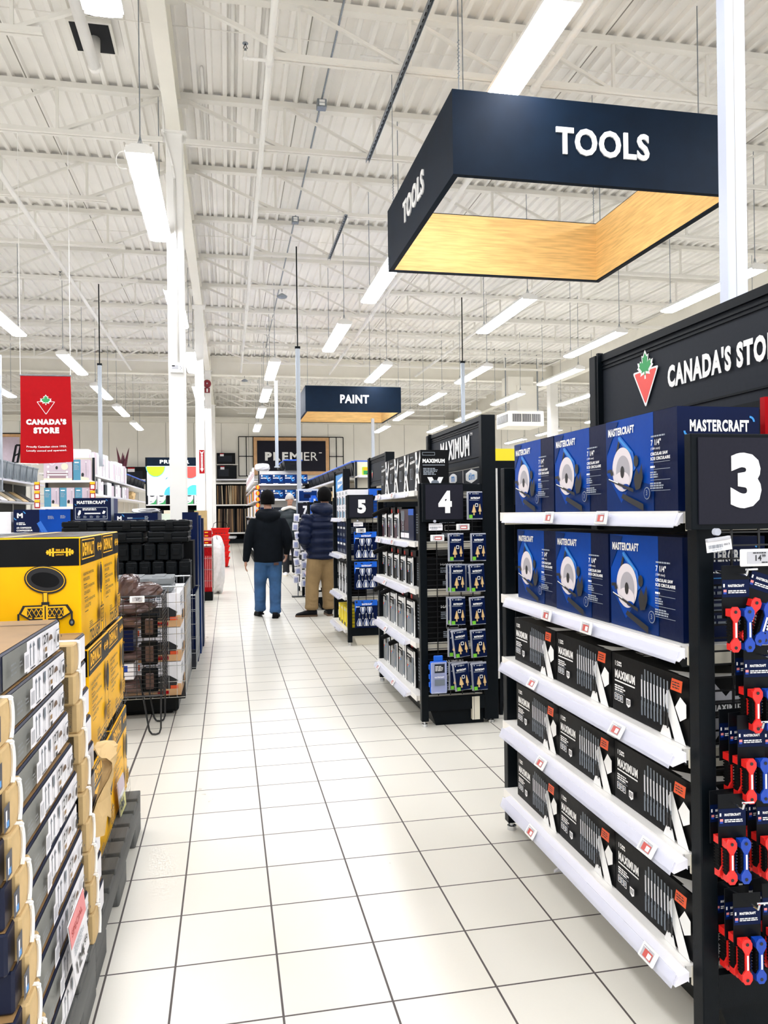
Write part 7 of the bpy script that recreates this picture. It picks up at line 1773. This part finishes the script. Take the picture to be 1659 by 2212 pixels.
def person(label, loc, rotz, S):
    r = thing('person', label, 'person', loc, rotz)
    k = S.get('scale', 1.0); fw = S['facing']; hc = Vector(S['head'])
    # --- body: one continuous surface
    b = MB(); m = 'skin'
    head(b, hc, fw, m)
    limb(b, [hc+Vector((0, -.02, -.05)), Vector((hc.x*.6, -.015, hc.z-.16)), (0, -.01, hc.z-.24)], [.052, .054, .075], m)
    tz = hc.z-.235
    limb(b, [(0, 0, tz+.02), (0, 0, tz-.12), (0, .0, tz-.33), (0, 0, S['hipz']+.08), (0, 0, S['hipz']-.05)], [(.10, .07), (.145, .09), (.125, .085), (.13, .09), (.12, .09)], m)
    for sd in ('L', 'R'):
        sh, el, wr, hd = [Vector(p) for p in S['arm'+sd]]
        limb(b, [sh, sh.lerp(el, .5), el, el.lerp(wr, .5), wr], [.045, .042, .036, .034, .026], m)
        hand(b, wr, hd, S.get('thumb', 1), m, S.get('curl', .6))
        hp, kn, an = [Vector(p) for p in S['leg'+sd]]
        limb(b, [hp, hp.lerp(kn, .5), kn, kn.lerp(an, .4), an], [.08, .07, .05, .05, .035], m)
        yaw = S['yaw'+sd]; d = Vector((math.sin(yaw), math.cos(yaw), 0)); limb(b, [an+Vector((0, 0, .0)), an+d*.05-Vector((0, 0, .055)), an+d*.13-Vector((0, 0, an.z-.035))], [(.028, .028), (.028, .016), (.024, .01)], m)
    skinned(b, 'body', r, .0065, 2)
    # --- trousers
    b = MB(); m = S['pants']; hz = S['hipz']; w = S.get('hipw', .165)
    limb(b, [(0, -.005, hz+.16), (0, -.005, hz+.06), (0, -.01, hz-.02), (0, -.005, hz-.08)], [(w-.02, .10), (w-.012, .11), (w-.005, .122), (w-.03, .105)], m, 18)
    for sd in ('L', 'R'):
        hp, kn, an = [Vector(p) for p in S['leg'+sd]]; lw = S.get('legw', 1.0)
        c = an.copy(); c.z = an.z-.02
        pts = [hp+Vector((0, 0, .03)), hp.lerp(kn, .5), kn, kn.lerp(c, .45), kn.lerp(c, .8), c]
        limb(b, pts, [(.098*lw, .115*lw), (.094*lw, .102*lw), (.08*lw, .085*lw), (.078*lw, .082*lw), (.074*lw, .08*lw), (.08*lw, .088*lw)], m, 16, 6)
        for t, a in ((.62, .012), (.8, .012), (.9, .014)):
            p = kn.lerp(c, t); limb(b, [p+Vector((-.05*lw, -.055*lw, .01)), p+Vector((0, -.082*lw, -.006)), p+Vector((.05*lw, -.055*lw, .012))], [a, a, a], m, 8, 3)
    skinned(b, S.get('pantsname', 'trousers'), r, .010, 4)
    # --- coat
    b = MB(); m = S['coat']; z0 = S['hem']; zt = tz+.01; q = S.get('quilt', 0); wd = S['coatw']; dp = S['coatd']; H = zt-z0
    limb(b, [(0, -.005, z0), (0, -.005, z0+H*.2), (0, -.0, z0+H*.5), (0, 0, z0+H*.78), (0, -.005, z0+H*.95), (0, -.01, zt+.06)], [(wd*.97, dp*.98), (wd*.99, dp), (wd, dp*1.02), (wd*1.06, dp), (wd*.80, dp*.8), (wd*.36, dp*.52)], m, 22, 6, puff=S.get('puff', 0), nquilt=q)
    if S.get('sleeves', True):
        for sd in ('L', 'R'):
            sh, el, wr, hd = [Vector(p) for p in S['arm'+sd]]; a = S.get('sleeve', .07)
            limb(b, [sh+Vector((-sh.x*.15, 0, .0)), sh.lerp(el, .5), el, el.lerp(wr, .55), wr+(wr-el).normalized()*.015], [a*1.12, a*1.02, a*.93, a*.82, a*.66], m, 16, 6, puff=S.get('puff', 0), nquilt=q)
    if 'hood' in S:
        hz2 = S['hood']
        limb(b, [(-.13, -.015, hz2+.01), (-.09, -.085, hz2), (0, -.12, hz2-.02), (.09, -.085, hz2), (.13, -.015, hz2+.01)], [(.045, .05), (.055, .06), (.065, .075), (.055, .06), (.045, .05)], m, 12, 4, (0, 1, 0))
        limb(b, [(-.1, .06, hz2+.01), (-.11, .0, hz2+.04), (0, -.09, hz2+.045), (.11, .0, hz2+.04), (.1, .06, hz2+.01)], [.035, .038, .045, .038, .035], m, 10, 4, (0, 0, 1))
    skinned(b, S['coatname'], r, .0105, S.get('csmooth', 4))
    # --- shoes
    for sd in ('L', 'R'):
        hp, kn, an = [Vector(p) for p in S['leg'+sd]]; yaw = S['yaw'+sd]; d = Vector((math.sin(yaw), math.cos(yaw), 0)); b = MB(); b2 = MB(); L = S.get('shoe', .28)
        heel = an-d*.06; heel.z = S.get('lift'+sd, 0.0)
        shoe(b, b2, heel, yaw, L, S['shoemat'], S['solemat'], pitch=S.get('pitch'+sd, 0.0))
        if S.get('boot'): limb(b, [Vector((an.x, an.y, .07)), Vector((an.x, an.y, .16))], [(.05, .055), (.056, .062)], S['shoemat'], 12, 3)
        o = b.build('shoe', r, smooth=True); b2.build('sole', o)
    # --- hair or hat
    f = Vector(fw).normalized(); s = Vector((f.y, -f.x, 0)); u = Vector((0, 0, 1))
    def shell(name, m, zlo, zfront, inflate, top, spike=0.0, seed=1):
        b = MB(); n, kk = 28, 12; rn = random.Random(seed); rings = []
        for a in range(kk+1):
            row = []
            for i in range(n):
                ph = 2*PI*i/n; front = math.sin(ph); lo = zlo+(zfront-zlo)*max(0, front)**.5
                t0 = math.acos(max(-1, min(1, -(lo)/.095))) if False else None
                zz = top-(top-lo)*(a/kk)**1.4; t = max(0, 1-((zz-.03)/(.092+inflate))**2) if zz > .03 else 1.0-.35*((.03-zz)/.14)**2
                e = math.sqrt(max(t, 0.0)); j = 1+spike*(rn.random()-.5)
                row.append(tuple(hc+s*((.079+inflate)*e*math.cos(ph)*j)+f*(-.012+(.097+inflate)*e*math.sin(ph)*j)+u*zz))
            rings.append(row)
        b.loft(rings, m, caps=True); return b.build(name, r, smooth=True)
    if S['hat'] == 'hair':
        shell('hair', 'hair', -.062, .055, .018, .142, .06)
    else:
        shell('beanie', 'beanie', -.01, .03, .014, .15, .02)
        o = shell('beanie_cuff', 'beanie', -.02, .015, .022, .045, .01)
    if S.get('face'): face_marks(r, hc, fw, 'hair')
    if S.get('beard'):
        b = MB(); n = 14; rows = []
        for a in range(5):
            zz = -.055-.014*a; row = [hc+s*((.061-.006*a)*math.cos(PI*i/(n-1)))+f*(.018+(.074-.002*a)*math.sin(PI*i/(n-1))-.0*a)+u*zz for i in range(n)]; rows.append([tuple(p) for p in row])
        vs = [p for q2 in rows for p in q2]; b.add(vs, [(k2*n+i, k2*n+i+1, (k2+1)*n+i+1, (k2+1)*n+i) for k2 in range(4) for i in range(n-1)]+[(k2*n+i, (k2+1)*n+i, (k2+1)*n+i+1, k2*n+i+1) for k2 in range(4) for i in range(n-1)], 'hair'); b.build('beard', r, smooth=True)
    return r
A = person('person seen from behind in a black hoodie and blue jeans walking down the aisle', (.52, 10.42, 0), math.radians(3), dict(
    facing=(0, 1, 0), head=(0.0, .02, 1.565), hipz=.80, hem=.745, coatw=.20, coatd=.15, coat='hoodie', coatname='hoodie', hood=1.36,
    armL=((-.195, -.01, 1.29), (-.262, -.035, 1.02), (-.292, .015, .775), (-.08, .12, -1)), armR=((.195, -.01, 1.29), (.262, -.05, 1.04), (.258, .10, .86), (-.05, .5, -1)),
    legL=((-.085, 0, .74), (-.105, .08, .43), (-.105, .10, .115)), legR=((.085, 0, .74), (.088, -.01, .43), (.075, -.10, .10)), yawL=-.12, yawR=.18, liftL=.03, pitchL=.12,
    pants='denim', pantsname='jeans', hipw=.168, legw=1.0, shoemat='boot', solemat='rubber', hat='hair', sleeve=.066, face=True))
b = MB(); b.cbox(.055, .12, -.165, -.15, .70, .735, 'leather_tag', .002); b.build('back_patch', A)
Bp = person('person seen from behind in a navy puffer jacket and khaki trousers beside number five', (1.235, 10.36, 0), math.radians(14), dict(
    facing=(.35, 1, 0), head=(.055, .03, 1.60), hipz=.80, hem=.765, coatw=.212, coatd=.17, coat='puffer', coatname='puffer_jacket', hood=1.43, quilt=8, puff=.22,
    armL=((-.21, -.01, 1.33), (-.268, -.06, 1.05), (-.175, .10, .93), (.5, .4, -1)), armR=((.21, -.01, 1.33), (.275, .0, 1.05), (.24, .18, .88), (-.2, .5, -1)),
    legL=((-.095, 0, .74), (-.135, .03, .42), (-.16, .0, .13)), legR=((.09, 0, .74), (.085, .0, .42), (.085, -.02, .13)), yawL=-1.25, yawR=.2,
    pants='khaki', hipw=.18, legw=1.16, shoemat='boot', solemat='boot_sole', boot=True, shoe=.27, hat='hair', sleeve=.092, face=True, csmooth=1))
Cp = person('person facing us in a grey knit beanie and dark green padded jacket', (1.36, 17.4, 0), math.radians(180), dict(
    facing=(-.25, 1, .0), head=(0.0, .03, 1.70), hipz=.88, hem=.86, coatw=.205, coatd=.15, coat='puffer_green', coatname='padded_jacket', quilt=6, puff=.07,
    armL=((-.20, -.0, 1.43), (-.265, -.02, 1.14), (-.25, .10, .92), (-.0, .3, -1)), armR=((.20, 0, 1.43), (.27, -.02, 1.14), (.27, .06, .9), (0, .3, -1)),
    legL=((-.09, 0, .82), (-.10, .02, .46), (-.11, .0, .1)), legR=((.09, 0, .82), (.10, .02, .46), (.10, .02, .1)), yawL=-.15, yawR=.2,
    pants='dark_pants', hipw=.165, shoemat='label_white', solemat='cream', hat='beanie', sleeve=.075, face=True, thumb=1))
b = MB(); limb(b, [(.17, .03, 1.47), (.10, .09, 1.50), (0, .08, 1.53), (-.10, .09, 1.50), (-.17, .03, 1.47), (-.12, -.07, 1.5), (0, -.12, 1.5), (.12, -.07, 1.5), (.17, .03, 1.47)], [.035]*9, 'pale_hood', 10, 3, (0, 0, 1)); skinned(b, 'pale_hood', Cp, .01, 2)
